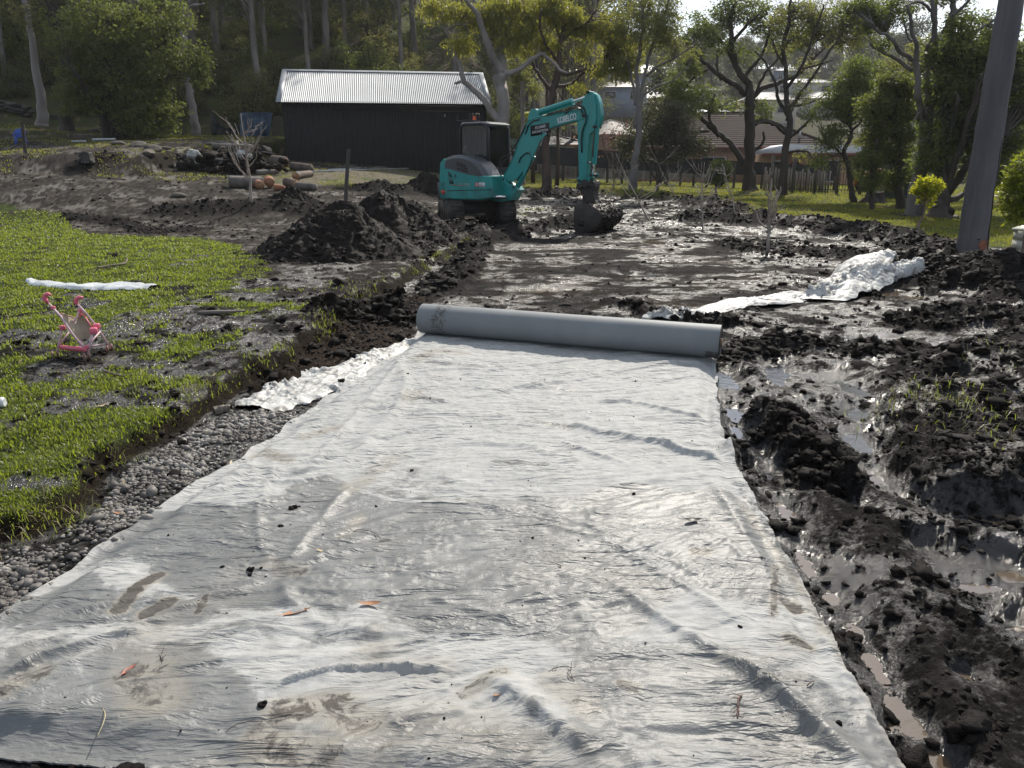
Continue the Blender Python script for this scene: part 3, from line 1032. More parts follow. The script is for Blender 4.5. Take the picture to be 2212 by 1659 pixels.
# ------------------------------------------------------------------ the unrolled remainder
def make_roll():
    A = np.array(G(903, 735)); B = np.array(G(1549, 793))
    rad = 0.142
    d = B - A; ln = float(np.hypot(*d)); ang = math.atan2(d[1], d[0])
    nrm = np.array([-d[1], d[0]]) / ln
    c = A + nrm * (rad * 0.85)
    t = thing('fabric_roll', 'thick grey-white roll of geotextile lying across the far end of the sheet', 'fabric roll',
              (c[0], c[1], 0.045), ang)
    ms = NT('roll_felt')
    n1 = ms.noise(3, 6, 0.6); n2 = ms.noise(60, 4, .6)
    sa = ms.n('Attribute'); sa.attribute_name = 'soil'
    v = ms.math('ADD', sa.outputs['Fac'], ms.mr(ms.noise(18, 8, .8, dist=1.0), .3, .75, -.5, .5))
    cc = ms.mix(ms.mr(n1, .3, .7), (.185, .20, .208), (.150, .165, .172))
    cc = ms.mix(ms.math('MULTIPLY', ms.mr(v, .5, .58), .85), cc, (.05, .045, .04))
    ms.pr(cc, .6, .35, 0, ms.bump(n2, .2, .003))
    n = 40; k = 90
    V = []; F = []; soil = []
    for i in range(k):
        xx = ln * i / (k - 1)
        for j in range(n):
            a = 2 * math.pi * j / n
            e = 1 + 0.006 * float(pn(xx * 2, a * 1.0, 300)) + (0.004 if i < k - 1 else 0)
            fl = 1 - 0.05 * max(0, -math.sin(a)) ** 2 + .012 * float(pn(xx * 1.3, math.cos(a) * 1.2 + math.sin(a), 303))
            V.append((xx, math.cos(a) * rad * e, rad + math.sin(a) * rad * e * fl))
            u1 = math.exp(-((xx - .22) / .14) ** 2) * (1 if (math.cos(a) < 0.1 and math.sin(a) > -.9) else 0) * .62
            u2 = .42 * math.exp(-((a - 4.3) / .35) ** 2) * (1 if 0.5 < xx < 1.7 else 0)
            u3 = .75 * (1 if (xx > ln - .12 and 3.5 < a < 4.9) else 0)
            soil.append(max(u1, u2, u3, 0.12))
    for i in range(k - 1):
        for j in range(n):
            j2 = (j + 1) % n
            F.append((i * n + j, (i + 1) * n + j, (i + 1) * n + j2, i * n + j2))
    mb = MB(); mb.add(V, F)
    o = mb.build('wound_felt', ms.m, t, smooth=True)
    attr(o, 'soil', soil)
    # the layered ends: a spiral of felt edge
    endm = pmat('felt_edge', (.12, .11, .10), (.045, .04, .036), 30, .8, .6, 120)
    for name, xe, sx in (('roll_end', 0.004, -1), ('roll_end', ln - .004, 1)):
        m2 = MB()
        turns = 11
        prev = None
        VV = []; FF = []
        rr = np.linspace(0.03, rad * .985, turns * 2)
        for q, r in enumerate(rr):
            dep = (0.0 if q % 2 else 0.006) * 1.0 + 0.012 * float(pn(q * .7, 3.3, 9))
            for j in range(n):
                a = 2 * math.pi * j / n
                VV.append((xe + sx * (dep), math.cos(a) * r, rad + math.sin(a) * r * (1 - 0.05 * max(0, -math.sin(a)) ** 2)))
        for q in range(len(rr) - 1):
            for j in range(n):
                j2 = (j + 1) % n
                FF.append((q * n + j, q * n + j2, (q + 1) * n + j2, (q + 1) * n + j))
        m2.add(VV, FF)
        m2.build(name, endm, t)
        m3 = MB(); m3.cyl((xe + sx * .02, 0, rad), (xe - sx * .3, 0, rad), 0.032, 16)
        m3.build('cardboard_core', pmat('core_board', (.20, .14, .09), None, 20, .8), t)
    return t


make_roll()

# ================================================================== LOOSE COVER: clods, pebbles, grass
def ico(sub=1):
    t = (1 + 5 ** .5) / 2
    V = [(-1, t, 0), (1, t, 0), (-1, -t, 0), (1, -t, 0), (0, -1, t), (0, 1, t), (0, -1, -t), (0, 1, -t), (t, 0, -1), (t, 0, 1), (-t, 0, -1), (-t, 0, 1)]
    F = [(0, 11, 5), (0, 5, 1), (0, 1, 7), (0, 7, 10), (0, 10, 11), (1, 5, 9), (5, 11, 4), (11, 10, 2), (10, 7, 6), (7, 1, 8),
         (3, 9, 4), (3, 4, 2), (3, 2, 6), (3, 6, 8), (3, 8, 9), (4, 9, 5), (2, 4, 11), (6, 2, 10), (8, 6, 7), (9, 8, 1)]
    V = [np.array(v) / math.sqrt(1 + t * t) for v in V]
    for _ in range(sub):
        mid = {}; F2 = []

        def m(a, b):
            k = (min(a, b), max(a, b))
            if k not in mid:
                v = V[a] + V[b]; V.append(v / np.linalg.norm(v)); mid[k] = len(V) - 1
            return mid[k]
        for a, b, c in F:
            x, y, z = m(a, b), m(b, c), m(c, a)
            F2 += [(a, x, z), (b, y, x), (c, z, y), (x, y, z)]
        F = F2
    return np.array(V), np.array(F)


ICO0 = ico(0); ICO1 = ico(1); ICO2 = ico(2)


def lumps(xs, ys, zs, rs, base, squash=(0.6, 0.9), rough=0.3, seed=1):
    """many irregular stones or clods joined"""
    BV, BF = base
    r = np.random.default_rng(seed)
    n = len(xs); k = len(BV)
    sc = rs[:, None] * np.stack([r.uniform(.75, 1.25, n), r.uniform(.75, 1.25, n), r.uniform(*squash, n)], 1)
    jit = 1 + rough * r.normal(size=(n, k)) * 0.5
    V = BV[None] * jit[..., None] * sc[:, None, :]
    # random turn about z and a tilt
    a = r.uniform(0, 6.28, n); b = r.normal(0, .35, n)
    ca, sa, cb, sb = np.cos(a), np.sin(a), np.cos(b), np.sin(b)
    x = V[..., 0] * cb[:, None] + V[..., 2] * sb[:, None]; z = -V[..., 0] * sb[:, None] + V[..., 2] * cb[:, None]
    y = V[..., 1]
    X = x * ca[:, None] - y * sa[:, None]; Y = x * sa[:, None] + y * ca[:, None]
    V = np.stack([X + xs[:, None], Y + ys[:, None], z + zs[:, None]], -1).reshape(-1, 3)
    F = (BF[None] + (np.arange(n) * k)[:, None, None]).reshape(-1, 3)
    return V, F


def clod_mat(name='clod_earth', c1=(.008, .0073, .0066), c2=(.021, .017, .0145)):
    t = NT(name)
    f = t.noise(30, 5, .65)
    c = t.mix(t.mr(f, .3, .7), c1, c2)
    b = t.bump(t.noise(60, 5, .7), .9, .02)
    t.pr(c, t.mr(t.noise(7, 3), .35, .65, .9, .5), .10, 0, b)
    return t.m


CLOD = clod_mat()
HEAP_PTS = None


def scatter_clods():
    r = np.random.default_rng(21)
    n = 150000
    # even over the picture: pick distance log-uniform
    rr = np.exp(r.uniform(math.log(1.5), math.log(34), n)); aa = r.uniform(-R(38), R(38), n)
    x = rr * np.sin(aa); y = rr * np.cos(aa)
    z, M = terr(x, y, True)
    dens = 0.06 + 0.9 * M['bm'] + 0.65 * M['rough'] + 0.6 * M['dirt'] + 0.25 * sst(0, .4, M['c1']) + 0.14 * (fbm(x * .8, y * .8, 3, 400) > 0.05)
    dens = dens * (1 - M['grass'] * .95) * (1 - M['lawn']) * (M['fab'] < .01) * (1 - .8 * M['grav']) * (1 - .75 * M['pad']) * (1 - 0.35 * M['light']) * (1 - M['tan']) * (M['pool'] < .6)
    k = r.uniform(0, 1, n) < dens
    x, y, z, rr = x[k], y[k], z[k], rr[k]; bmk = M['bm'][k]
    n = len(x)
    size = np.exp(r.normal(math.log(.0058), .66, n)) * (0.85 + 0.10 * rr) * (1 + 0.6 * bmk)
    size = np.clip(size, .003, 0.06)
    print('clods', n)
    big = size > 0.020 + 0.0022 * rr
    V1, F1 = lumps(x[~big], y[~big], z[~big] + size[~big] * .1, size[~big], ICO0, (.35, .9), .75, 5)
    V2, F2 = lumps(x[big], y[big], z[big] + size[big] * .15, size[big], ICO1, (.4, .85), .6, 6)
    mb = MB(); mb.add(V1, F1); mb.add(V2, F2)
    o = mb.build('mud_clods', CLOD, smooth=False)
    stuff(o, 'loose dark clods of wet mud scattered over the dug ground', 'mud')


scatter_clods()


def scatter_gravel():
    r = np.random.default_rng(22)
    n = 210000
    x = r.uniform(-5, 0.2, n); y = r.uniform(1.2, 7.2, n)
    # denser close by, where each stone shows
    z, M = terr(x, y, True)
    k = (M['grav'] > .35) & (M['fab'] < .4) & (r.uniform(0, 1, n) < 0.10 + 1.0 * sst(-.25, .15, fbm(x * 2.2, y * 2.2, 3, 410)))
    x, y, z = x[k], y[k], z[k]
    n = len(x); print('pebbles', n)
    size = np.exp(r.normal(math.log(.0072), .40, n)) * (0.9 + 0.08 * y)
    d = np.hypot(x, y); near = d < 3.3
    mb = MB()
    V, F = lumps(x[near], y[near], z[near] + size[near] * .45, size[near], ICO1, (.5, .85), .2, 7)
    mb.add(V, F); k1 = len(ICO1[0]) * near.sum()
    V2, F2 = lumps(x[~near], y[~near], z[~near] + size[~near] * .45, size[~near], ICO0, (.5, .85), .35, 8)
    mb.add(V2, F2)
    t = NT('pebble')
    a = t.n('Attribute'); a.attribute_name = 'lv'
    c = t.mix(a.outputs['Fac'], (.06, .054, .049), (.33, .315, .29))
    d2 = t.mr(t.noise(4, 5, .65), .40, .58)
    c = t.mix(t.math('MULTIPLY', d2, .75), c, (.05, .042, .036))
    t.pr(c, .62, .4, 0, t.bump(t.noise(90, 3), .3, .004))
    o = mb.build('gravel', t.m, smooth=False)
    lv = np.concatenate([np.repeat(r.beta(1.6, 1.6, near.sum()), len(ICO1[0])), np.repeat(r.beta(1.6, 1.6, (~near).sum()), len(ICO0[0]))])
    attr(o, 'lv', lv)
    stuff(o, 'strip of pale grey pebbles between the grass edge and the fabric', 'gravel')


scatter_gravel()


def blades(x, y, z, h, w, lean, seed, curl=0.5):
    """grass blades: 5 vertices, 3 triangles each"""
    r = np.random.default_rng(seed); n = len(x)
    a = r.uniform(0, 6.28, n)
    fx, fy = np.cos(a), np.sin(a); sx, sy = -fy, fx
    l = lean * r.uniform(.2, 1.2, n)
    B = np.stack([x, y, z], 1)
    S = np.stack([sx, sy, 0 * x], 1) * (w / 2)[:, None]
    Fd = np.stack([fx, fy, 0 * x], 1)
    m = B + Fd * (h * l * .35)[:, None] + np.stack([0 * x, 0 * x, h * .62], 1)
    tip = B + Fd * (h * l * 1.0)[:, None] + np.stack([0 * x, 0 * x, h * (1 - .35 * l * curl)], 1)
    V = np.stack([B - S, B + S, m + S * .75, m - S * .75, tip], 1).reshape(-1, 3)
    i = (np.arange(n) * 5)[:, None]
    Q = i + np.array([[0, 1, 2, 3]]); T = i + np.array([[3, 2, 4]])
    return V, Q, T


def grass_mat(name, c1, c2, c3, tr):
    t = NT(name)
    a = t.n('Attribute'); a.attribute_name = 'lv'
    f = t.mr(t.noise(1.6, 4), .35, .65)
    c = t.mix(f, c1, c2)
    c = t.mix(t.mr(a.outputs['Fac'], .45, .9), c, c3)
    p = t.pr(c, .45, .4, link=False)
    tl = t.n('BsdfTranslucent')
    t.l(t.mix(a.outputs['Fac'], tr, tuple(k * 1.1 for k in tr)), tl.inputs[0])
    m = t.n('MixShader'); m.inputs[0].default_value = .42
    t.l(p.outputs[0], m.inputs[1]); t.l(tl.outputs[0], m.inputs[2]); t.l(m.outputs[0], t.o.inputs[0])
    return t.m


def scatter_grass():
    r = np.random.default_rng(23)
    n = 560000
    rr = np.exp(r.uniform(math.log(2.2), math.log(25), n)); aa = r.uniform(-R(39), R(3), n)
    x = rr * np.sin(aa); y = rr * np.cos(aa)
    z, M = terr(x, y, True)
    cl = fbm(x * 6, y * 6, 2, 420)
    dens = M['grass'] * (0.35 + 0.75 * sst(-.3, .3, cl))
    k = r.uniform(0, 1, n) < dens
    k2 = (r.uniform(0, 1, n) < 0.06 * sst(.05, .25, fbm(x * .9, y * .9, 3, 425))) & (M['grass'] < .2) & (M['light'] < .5) & (M['fab'] < .01) & (M['ed'] > -.02)
    k = (k | k2) & (M['fab'] < .01)
    x, y, z, rr, gg = x[k], y[k], z[k], rr[k], M['grass'][k]
    print('blades', len(x))
    patch = fbm(x * 1.1, y * 1.1, 3, 430)
    h = r.uniform(.012, .036, len(x)) * (1 + .5 * patch) * (0.9 + 0.03 * rr)
    w = r.uniform(.0028, .0050, len(x)) * (0.75 + .22 * rr)
    V, Q, T = blades(x, y, z - .003, h, w, .95, 24)
    mb = MB(); mb.add(V, Q)
    mb.f.append(T)
    m = grass_mat('lawn_blades', (.048, .074, .013), (.115, .128, .022), (.24, .19, .10), (.35, .43, .04))
    o = mb.build('grass', m, smooth=False)
    dry = np.clip(r.uniform(0, 1, len(x)) * (1.1 - .5 * gg), 0, 1)
    attr(o, 'lv', np.repeat(dry, 5))
    stuff(o, 'short bright green grass growing on the left of the dug strip', 'grass')
    # tufts overhanging the cut edge and sprigs on the rough mud at the right
    E = along_poly(EDGE, np.linspace(.12, .72, 2600) + r.normal(0, .002, 2600))
    ex = E[:, 0] + r.normal(-.03, .05, len(E)); ey = E[:, 1] + r.normal(.03, .05, len(E))
    kk = pn(ex * 3, ey * 3, 440) > .12
    ex, ey = ex[kk], ey[kk]
    zx = terr(ex, ey)
    V, Q, T = blades(ex, ey, zx - .004, r.uniform(.03, .085, len(ex)), r.uniform(.003, .006, len(ex)), 1.5, 25, .9)
    mb = MB(); mb.add(V, Q); mb.f.append(T)
    o = mb.build('edge_grass', m); attr(o, 'lv', np.repeat(r.uniform(0, 1, len(ex)), 5))
    stuff(o, 'longer grass blades hanging over the cut earth edge', 'grass')
    spr = []
    for px, py, s, k in [(2010, 895, .22, 90), (1960, 905, .15, 60), (2080, 920, .2, 90), (2050, 960, .2, 60), (2150, 980, .2, 60), (2190, 840, .15, 40), (2130, 800, .15, 30),
                         (90, 1130, .1, 40), (160, 1120, .08, 60), (40, 1160, .1, 60)]:
        gx, gy = G(px, py)
        spr.append(np.stack([r.normal(gx, s, k), r.normal(gy, s, k)], 1))
    P = np.concatenate(spr); zx = terr(P[:, 0], P[:, 1])
    V, Q, T = blades(P[:, 0], P[:, 1], zx - .003, r.uniform(.04, .09, len(P)), r.uniform(.003, .005, len(P)), 1.5, 26, .9)
    mb = MB(); mb.add(V, Q); mb.f.append(T)
    o = mb.build('trampled_grass', m); attr(o, 'lv', np.repeat(r.uniform(.3, 1, len(P)), 5))
    stuff(o, 'sparse muddy grass sprigs poking out of the rough mud', 'grass')


scatter_grass()


def far_grass():
    """lawn beyond the mud and grassy spots on the left slope"""
    r = np.random.default_rng(27)
    n = 260000
    rr = np.exp(r.uniform(math.log(13), math.log(48), n)); aa = r.uniform(-R(36), R(37), n)
    x = rr * np.sin(aa); y = rr * np.cos(aa)
    z, M = terr(x, y, True)
    u = x / y
    pt = fbm(x * .5, y * .5, 3, 450)
    left = (u < -.2) & (y > 26)
    d = np.where(left, .85 * sst(-.1, .2, pt), M['lawn'] * (.25 + .75 * sst(-.25, .2, pt)))
    d = np.maximum(d, .5 * M['tan'] * sst(.12, .3, pt))
    k = (r.uniform(0, 1, n) < d)
    x, y, z, rr = x[k], y[k], z[k], rr[k]
    print('far blades', len(x))
    h = r.uniform(.03, .075, len(x)); w = r.uniform(.012, .022, len(x)) * rr / 22
    V, Q, T = blades(x, y, z - .003, h, w, .9, 28)
    mb = MB(); mb.add(V, Q); mb.f.append(T)
    m = grass_mat('far_lawn_blades', (.075, .105, .012), (.13, .13, .018), (.20, .16, .05), (.34, .36, .03))
    o = mb.build('far_grass', m); attr(o, 'lv', np.repeat(r.uniform(0, 1, len(x)), 5))
    stuff(o, 'olive and yellow lawn beyond the mud under the trees', 'grass')


far_grass()

# ================================================================== SOIL HEAPS
def heap(label, cx, cy, rx, ry, h, seed, ang=0.0, pk=1.15, name='soil_heap'):
    """an irregular pile: own dense mesh with crumbs as a stuff part"""
    nr, na = 110, 190
    rr = np.linspace(0.0, 1.18, nr); aa = np.linspace(0, 2 * math.pi, na, endpoint=False)
    A, RR = np.meshgrid(aa, rr)
    out = 1 + .16 * pn(np.cos(A) * 1.5 + seed, np.sin(A) * 1.5, seed) + .06 * pn(np.cos(A) * 5, np.sin(A) * 5 + seed, seed)
    lx = RR * np.cos(A) * rx * out; ly = RR * np.sin(A) * ry * out
    ca, sa = math.cos(ang), math.sin(ang)
    x = cx + lx * ca - ly * sa; y = cy + lx * sa + ly * ca

    def hz(x, y, RR):
        prof = np.clip(1 - RR, 0, 1) ** pk
        f = h * prof * (1 + .35 * fbm(x * 1.4, y * 1.4, 3, seed + 2))
        am = .35 + .65 * np.clip(RR * 3, 0, 1)
        f = f + (1 - sst(.95, 1.15, RR)) * am * (.10 * (billow(x * 2.6, y * 2.6, 5, seed + 5, .62) - .45) + .05 * (ridged(x * 6, y * 6, 4, seed + 8, .6) - .2)
                                            + .022 * (billow(x * 15, y * 15, 3, seed + 12, .6) - .4))
        return f
    f = hz(x, y, RR)
    g = terr(x.ravel(), y.ravel()).reshape(x.shape)
    lo = float(np.percentile(g, 30))
    z = np.minimum(g, lo + .12) * .6 + .4 * lo + f - .04
    z = np.where(RR > 1.05, np.minimum(z, g - .03), z)
    t = thing(name, label, 'soil heap', (cx, cy, lo))
    V = np.stack([x - cx, y - cy, z - lo], -1).reshape(-1, 3)
    F = []
    i = np.arange(nr - 1)[:, None] * na + np.arange(na)[None]
    j = np.arange(nr - 1)[:, None] * na + (np.arange(na)[None] + 1) % na
    F = np.stack([i, j, j + na, i + na], -1).reshape(-1, 4)[:, ::-1]
    F = F[:, ::-1] if False else F
    mb = MB(); mb.add(V, F)
    o = mb.build('piled_earth', CLOD, t, smooth=True)
    # crumbs
    r = np.random.default_rng(seed)
    n = int(700 * (rx * ry) ** .5 * (1.5 if h > .9 else 1))
    q = np.sqrt(r.uniform(0, 1.25, n)); a = r.uniform(0, 6.28, n)
    o_ = 1 + .16 * pn(np.cos(a) * 1.5 + seed, np.sin(a) * 1.5, seed)
    lx = q * np.cos(a) * rx * o_; ly = q * np.sin(a) * ry * o_
    x = cx + lx * ca - ly * sa; y = cy + lx * sa + ly * ca
    g = terr(x, y)
    zz = np.where(q < 1.0, np.maximum(np.minimum(g, lo + .12) * .6 + .4 * lo + hz(x, y, q) - .04, g), g)
    s = np.clip(np.exp(r.normal(math.log(.015), .6, n)), .008, .075)
    V, F = lumps(x - cx, y - cy, zz - lo, s, ICO0, (.45, .9), .7, seed)
    mb = MB(); mb.add(V, F)
    c = mb.build('earth_crumbs', CLOD, t)
    c['kind'] = 'stuff'
    return t, (lambda X, Y: None)


_h = G(715, 575)
heap('large black soil heap standing in front, its left flank meeting the grass', _h[0] + .05, _h[1] + .45, 1.5, 1.15, .98, 501)
_h = G(850, 555)
heap('larger black soil heap just behind, right of the wooden post', _h[0] - .22, _h[1] + 1.2, 1.6, 1.3, 1.12, 502, .3)
_h = G(920, 540)
heap('low spill of black soil running right from the big heap', _h[0], _h[1] + .5, .7, .6, .38, 503, -.5)
_h = G(915, 418)
heap('small dark soil heap on the tan ground left of the excavator', _h[0], _h[1] + .3, 1.15, .8, .55, 504)
_h = G(630, 445)
heap('low peak of dark soil right of the slender bare sapling', _h[0], _h[1] + .2, .8, .5, .42, 505)
_h = G(2150, 620)
heap('black soil heap at the right edge in front of the leaning pole', _h[0] + .3, _h[1] + .3, 1.3, .8, .38, 506, -.2)

# ================================================================== EXCAVATOR
EX = G(1030, 478)
EXZ = gz(*EX) - 0.02
EXA = R(33)                      # the machine faces right and towards the camera
_ex_d = np.array([math.cos(EXA), -math.sin(EXA)]); _ex_n = np.array([math.sin(EXA), math.cos(EXA)])


def e(px, py, off=0.0):
    """pixel to (x, z) in the vertical plane of the machine shifted by off (away from the camera)"""
    d = ray(px, py)
    o = np.array(EX) + _ex_n * off
    # solve t*(d.xy) = o + s*_ex_d
    A = np.array([[d[0], -_ex_d[0]], [d[1], -_ex_d[1]]])
    t, s = np.linalg.solve(A, o)
    return (float(s), float(CAM_H + d[2] * t - EXZ))


def eo(pts, off=0.0):
    return [e(a, b, off) for a, b in pts]


def smooth_poly(pts, it=2):
    P = [np.array(p, float) for p in pts]
    for _ in range(it):
        Q = []
        for i in range(len(P)):
            a, b = P[i], P[(i + 1) % len(P)]
            Q += [a * .75 + b * .25, a * .25 + b * .75]
        P = Q
    return [tuple(p) for p in P]


def paint(name, c, rough=.35, dirt=(.05, .045, .04), amount=.48, coat=.3, metal=0.0):
    t = NT(name)
    n = t.noise(3.5, 7, .65)
    n2 = t.noise(22, 6, .7)
    tcx = t.n('TexCoord'); sp = t.n('SeparateXYZ'); t.l(tcx.outputs['Object'], sp.inputs[0])
    low = t.mr(sp.outputs['Z'], 0.1, 1.3, .25, -.05)
    f = t.math('ADD', t.math('MULTIPLY', n, .6), t.math('MULTIPLY', n2, .4))
    f = t.math('ADD', f, low)
    k = t.math('MULTIPLY', t.mr(f, .50, .72), amount)
    cc = t.mix(t.mr(n, .3, .7), c, tuple(v * .82 for v in c))
    cc = t.mix(k, cc, dirt)
    t.pr(cc, t.mr(k, 0, amount + .01, rough, .8), .5, metal, t.bump(n2, .06, .004), Coat_Weight=coat * .6)
    return t.m


TEAL = paint('teal_paint', (.003, .255, .240))
DGREY = paint('dark_grey_plastic', (.050, .056, .064), .42, amount=.3, coat=.1)
BLACKM = paint('black_metal', (.012, .012, .014), .45, amount=.4, coat=0)
STEEL = pmat('chrome_rod', (.75, .75, .75), (.6, .6, .6), 8, .18, metal=1.0)
RUSTY = pmat('muddy_steel', (.022, .019, .017), (.050, .043, .038), 4, .6, .8, 14, .4, .2, bd=.03)
RUBBER = pmat('muddy_rubber', (.018, .017, .016), (.055, .050, .045), 5, .85, .9, 25, .3, bd=.03)
HOSE = pmat('black_hose', (.012, .012, .012), None, 5, .4)
GLASS = NT('tinted_glass')
_p = GLASS.pr((.55, .6, .6), .04, .5, link=False)
_g = GLASS.n('BsdfTransparent'); _g.inputs[0].default_value = (.22, .25, .25, 1)
_gl = GLASS.n('BsdfGlossy'); _gl.inputs['Roughness'].default_value = .05; _gl.inputs[0].default_value = (.8, .85, .9, 1)
_fr = GLASS.n('Fresnel'); _fr.inputs[0].default_value = 1.5
_mx = GLASS.n('MixShader'); GLASS.l(_fr.outputs[0], _mx.inputs[0]); GLASS.l(_g.outputs[0], _mx.inputs[1]); GLASS.l(_gl.outputs[0], _mx.inputs[2])
GLASS.l(_mx.outputs[0], GLASS.o.inputs[0])
GLASS = GLASS.m
WHITE = pmat('white_print', (.75, .76, .76), None, 5, .5)
ORANGE = pmat('orange_plastic', (.75, .10, .02), None, 5, .35)
REDP = pmat('red_print', (.45, .06, .06), None, 5, .5)
BLACKP = pmat('black_print', (.008, .008, .009), None, 5, .45)
PAPER = pmat('paper', (.30, .34, .34), None, 5, .7)
TEALD = pmat('dark_teal_panel', (.003, .050, .048), None, 5, .4)


def text_mesh(txt, size, mat, parent, name, loc, rot, ital=0.0, ext=.003, xs=1.0, bold=0.0):
    cu = bpy.data.curves.new(name, 'FONT')
    cu.body = txt; cu.size = size; cu.shear = ital; cu.extrude = ext; cu.offset = bold
    cu.align_x = 'CENTER'; cu.align_y = 'CENTER'
    o = bpy.data.objects.new(name, cu); COL.objects.link(o)
    dg = bpy.context.evaluated_depsgraph_get()
    me = bpy.data.meshes.new_from_object(o.evaluated_get(dg))
    bpy.data.objects.remove(o)
    me.materials.clear(); me.materials.append(mat)
    q = bpy.data.objects.new(name, me); COL.objects.link(q)
    q.parent = parent; q.location = loc; q.rotation_euler = rot; q.scale = (xs, 1, 1)
    return q


def make_excavator():
    t = thing('excavator', 'teal mini excavator with black cab standing in the mud, bucket resting on the ground', 'excavator', (EX[0], EX[1], EXZ), -EXA)
    # ---- undercarriage: tracks point at the camera (the upper body is slewed about a quarter turn)
    ta = EXA + R(-90) + R(12)            # direction of travel relative to the body
    cd = np.array([math.cos(ta), math.sin(ta)]); cn = np.array([-cd[1], cd[0]])
    base = np.array([-.05, .0])

    def track(side, name):
        q = thing_part(name, t)
        ln, rh, w = 1.05, .26, .36
        c = base + cn * side * .66
        out = []
        for k in range(28):
            a = 2 * math.pi * k / 28
            out.append((ln * (1 if math.cos(a) > 0 else -1) * (1.0) * min(1, abs(math.cos(a)) * 6) + math.cos(a) * rh * .0 + (rh * math.cos(a)), rh + .03 + rh * math.sin(a)))
        mb = MB()
        V = []; n = len(out)
        rot = np.array([[cd[0], cn[0]], [cd[1], cn[1]]])
        for s2 in (-w / 2, w / 2):
            for (u, z) in out:
                p = c + rot @ np.array([u, s2]); V.append((p[0], p[1], z))
        mb.faces(V, [list(range(n)), [n + i for i in range(n)][::-1]] + [[i, i + n, (i + 1) % n + n, (i + 1) % n] for i in range(n)])
        o = mb.build('track_belt', RUBBER, q)
        # grousers
        m2 = MB()
        P = np.array(out + [out[0]]); dl = np.concatenate([[0], np.cumsum(np.hypot(*(P[1:] - P[:-1]).T))])
        for s in np.arange(0, dl[-1], .105):
            u = np.interp(s, dl, P[:, 0]); z = np.interp(s, dl, P[:, 1])
            u2 = np.interp((s + .02) % dl[-1], dl, P[:, 0]); z2 = np.interp((s + .02) % dl[-1], dl, P[:, 1])
            an = math.atan2(z2 - z, u2 - u)
            pc = c + rot @ np.array([u, 0])
            M = Matrix(((cd[0] * math.cos(an), cn[0], -cd[0] * math.sin(an)), (cd[1] * math.cos(an), cn[1], -cd[1] * math.sin(an)), (math.sin(an), 0, math.cos(an))))
            m2.box((pc[0], pc[1], z), (.045, w * .94, .05), m=M)
        m2.build('track_lugs', RUBBER, q)
        for u in (-1.0, -.6, -.2, .2, .6, 1.0):
            m3 = MB()
            p = c + rot @ np.array([u, -.20]); p2 = c + rot @ np.array([u, .20])
            m3.cyl((p[0], p[1], .28), (p2[0], p2[1], .28), .20 if abs(u) > .9 else .1, 14)
            m3.build('track_roller', RUSTY, q)
        return q
    track(-1, 'crawler_track'); track(1, 'crawler_track')
    mb = MB()
    mb.box((base[0], base[1], .36), (1.1, .9, .24), rz=ta)
    mb.cyl((0, 0, .42), (0, 0, .60), .42, 24)
    mb.build('undercarriage_frame', BLACKM, t)
    # dozer blade: seen behind on the right, teal, between the tracks on the far end
    bb = MB()
    bc = base + cd * -1.55
    bb.box((bc[0], bc[1], .40), (.07, 1.55, .36), rz=ta)
    bb.bar((base[0] - cd[0] * .5 + cn[0] * .3, base[1] - cd[1] * .5 + cn[1] * .3, .33), (bc[0] + cn[0] * .3, bc[1] + cn[1] * .3, .3), .09, .1)
    bb.bar((base[0] - cd[0] * .5 - cn[0] * .3, base[1] - cd[1] * .5 - cn[1] * .3, .33), (bc[0] - cn[0] * .3, bc[1] - cn[1] * .3, .3), .09, .1)
    bb.build('dozer_blade', TEAL, t)

    # ---- upper body, near side plane at y = -.80, far side +.72
    yn = -.78

    def pan(pts, y0, y1, name, mat, bev=.02, sm=True, off=None, par=t, it=0):
        P = eo(pts, y0 if off is None else off)
        if it:
            P = smooth_poly(P, it)
        m = MB(); m.prism(P, y0, y1, bev)
        o = m.build(name, mat, par, smooth='auto' if sm else False)
        return o
    pan([(961, 429), (959, 402), (957, 372), (962, 362), (975, 364), (1000, 372), (1030, 378), (1060, 381), (1063, 404), (1063, 427), (1040, 432), (985, 431)], yn, yn + .62, 'side_panel', TEAL, .025)
    # rear counterweight, rounded
    cw = [(951, 428), (949, 405), (950, 375), (951, 352), (958, 343), (966, 345), (966, 431)]
    P = eo(cw, yn + .05)
    x0 = min(p[0] for p in P)
    m = MB()
    rows = []
    for k in range(15):
        y = yn + .05 + (1.42) * k / 14
        yy = (k / 14 - .5) * 2
        bulge = -.20 * (1 - abs(yy) ** 2.6)
        rows.append([(p[0] + (bulge if p[0] < x0 + .12 else 0), y, p[1]) for p in P])
    n = len(P); V = [v for r_ in rows for v in r_]
    polys = [list(range(n)), [14 * n + i for i in range(n)][::-1]]
    for k in range(14):
        for i in range(n):
            j = (i + 1) % n
            polys.append([k * n + i, (k + 1) * n + i, (k + 1) * n + j, k * n + j])
    m.faces(V, polys)
    cwt = m.build('counterweight', TEAL, t, smooth='auto')
    # body core
    pz0 = e(1000, 431, 0)[1]
    m = MB(); m.box((0.0, -.02, .80), (1.45, 1.42, .44)); m.build('body_frame', DGREY, t)
    # lower seam and grey bottom of the panel
    pan([(966, 413), (1062, 411), (1062, 409), (966, 411)], yn - .004, yn + .01, 'panel_seam', BLACKP, 0)
    # engine hood
    hood = [(958, 362), (957, 350), (962, 340), (975, 335), (992, 334), (1008, 337), (1022, 343), (1034, 352), (1045, 366), (1052, 380), (1044, 381), (1018, 378), (995, 371), (972, 363)]
    Ph = eo(hood, yn + .06)
    m = MB()
    k2 = 13; rows = []
    cx = sum(p[0] for p in Ph) / len(Ph); zb = min(p[1] for p in Ph)
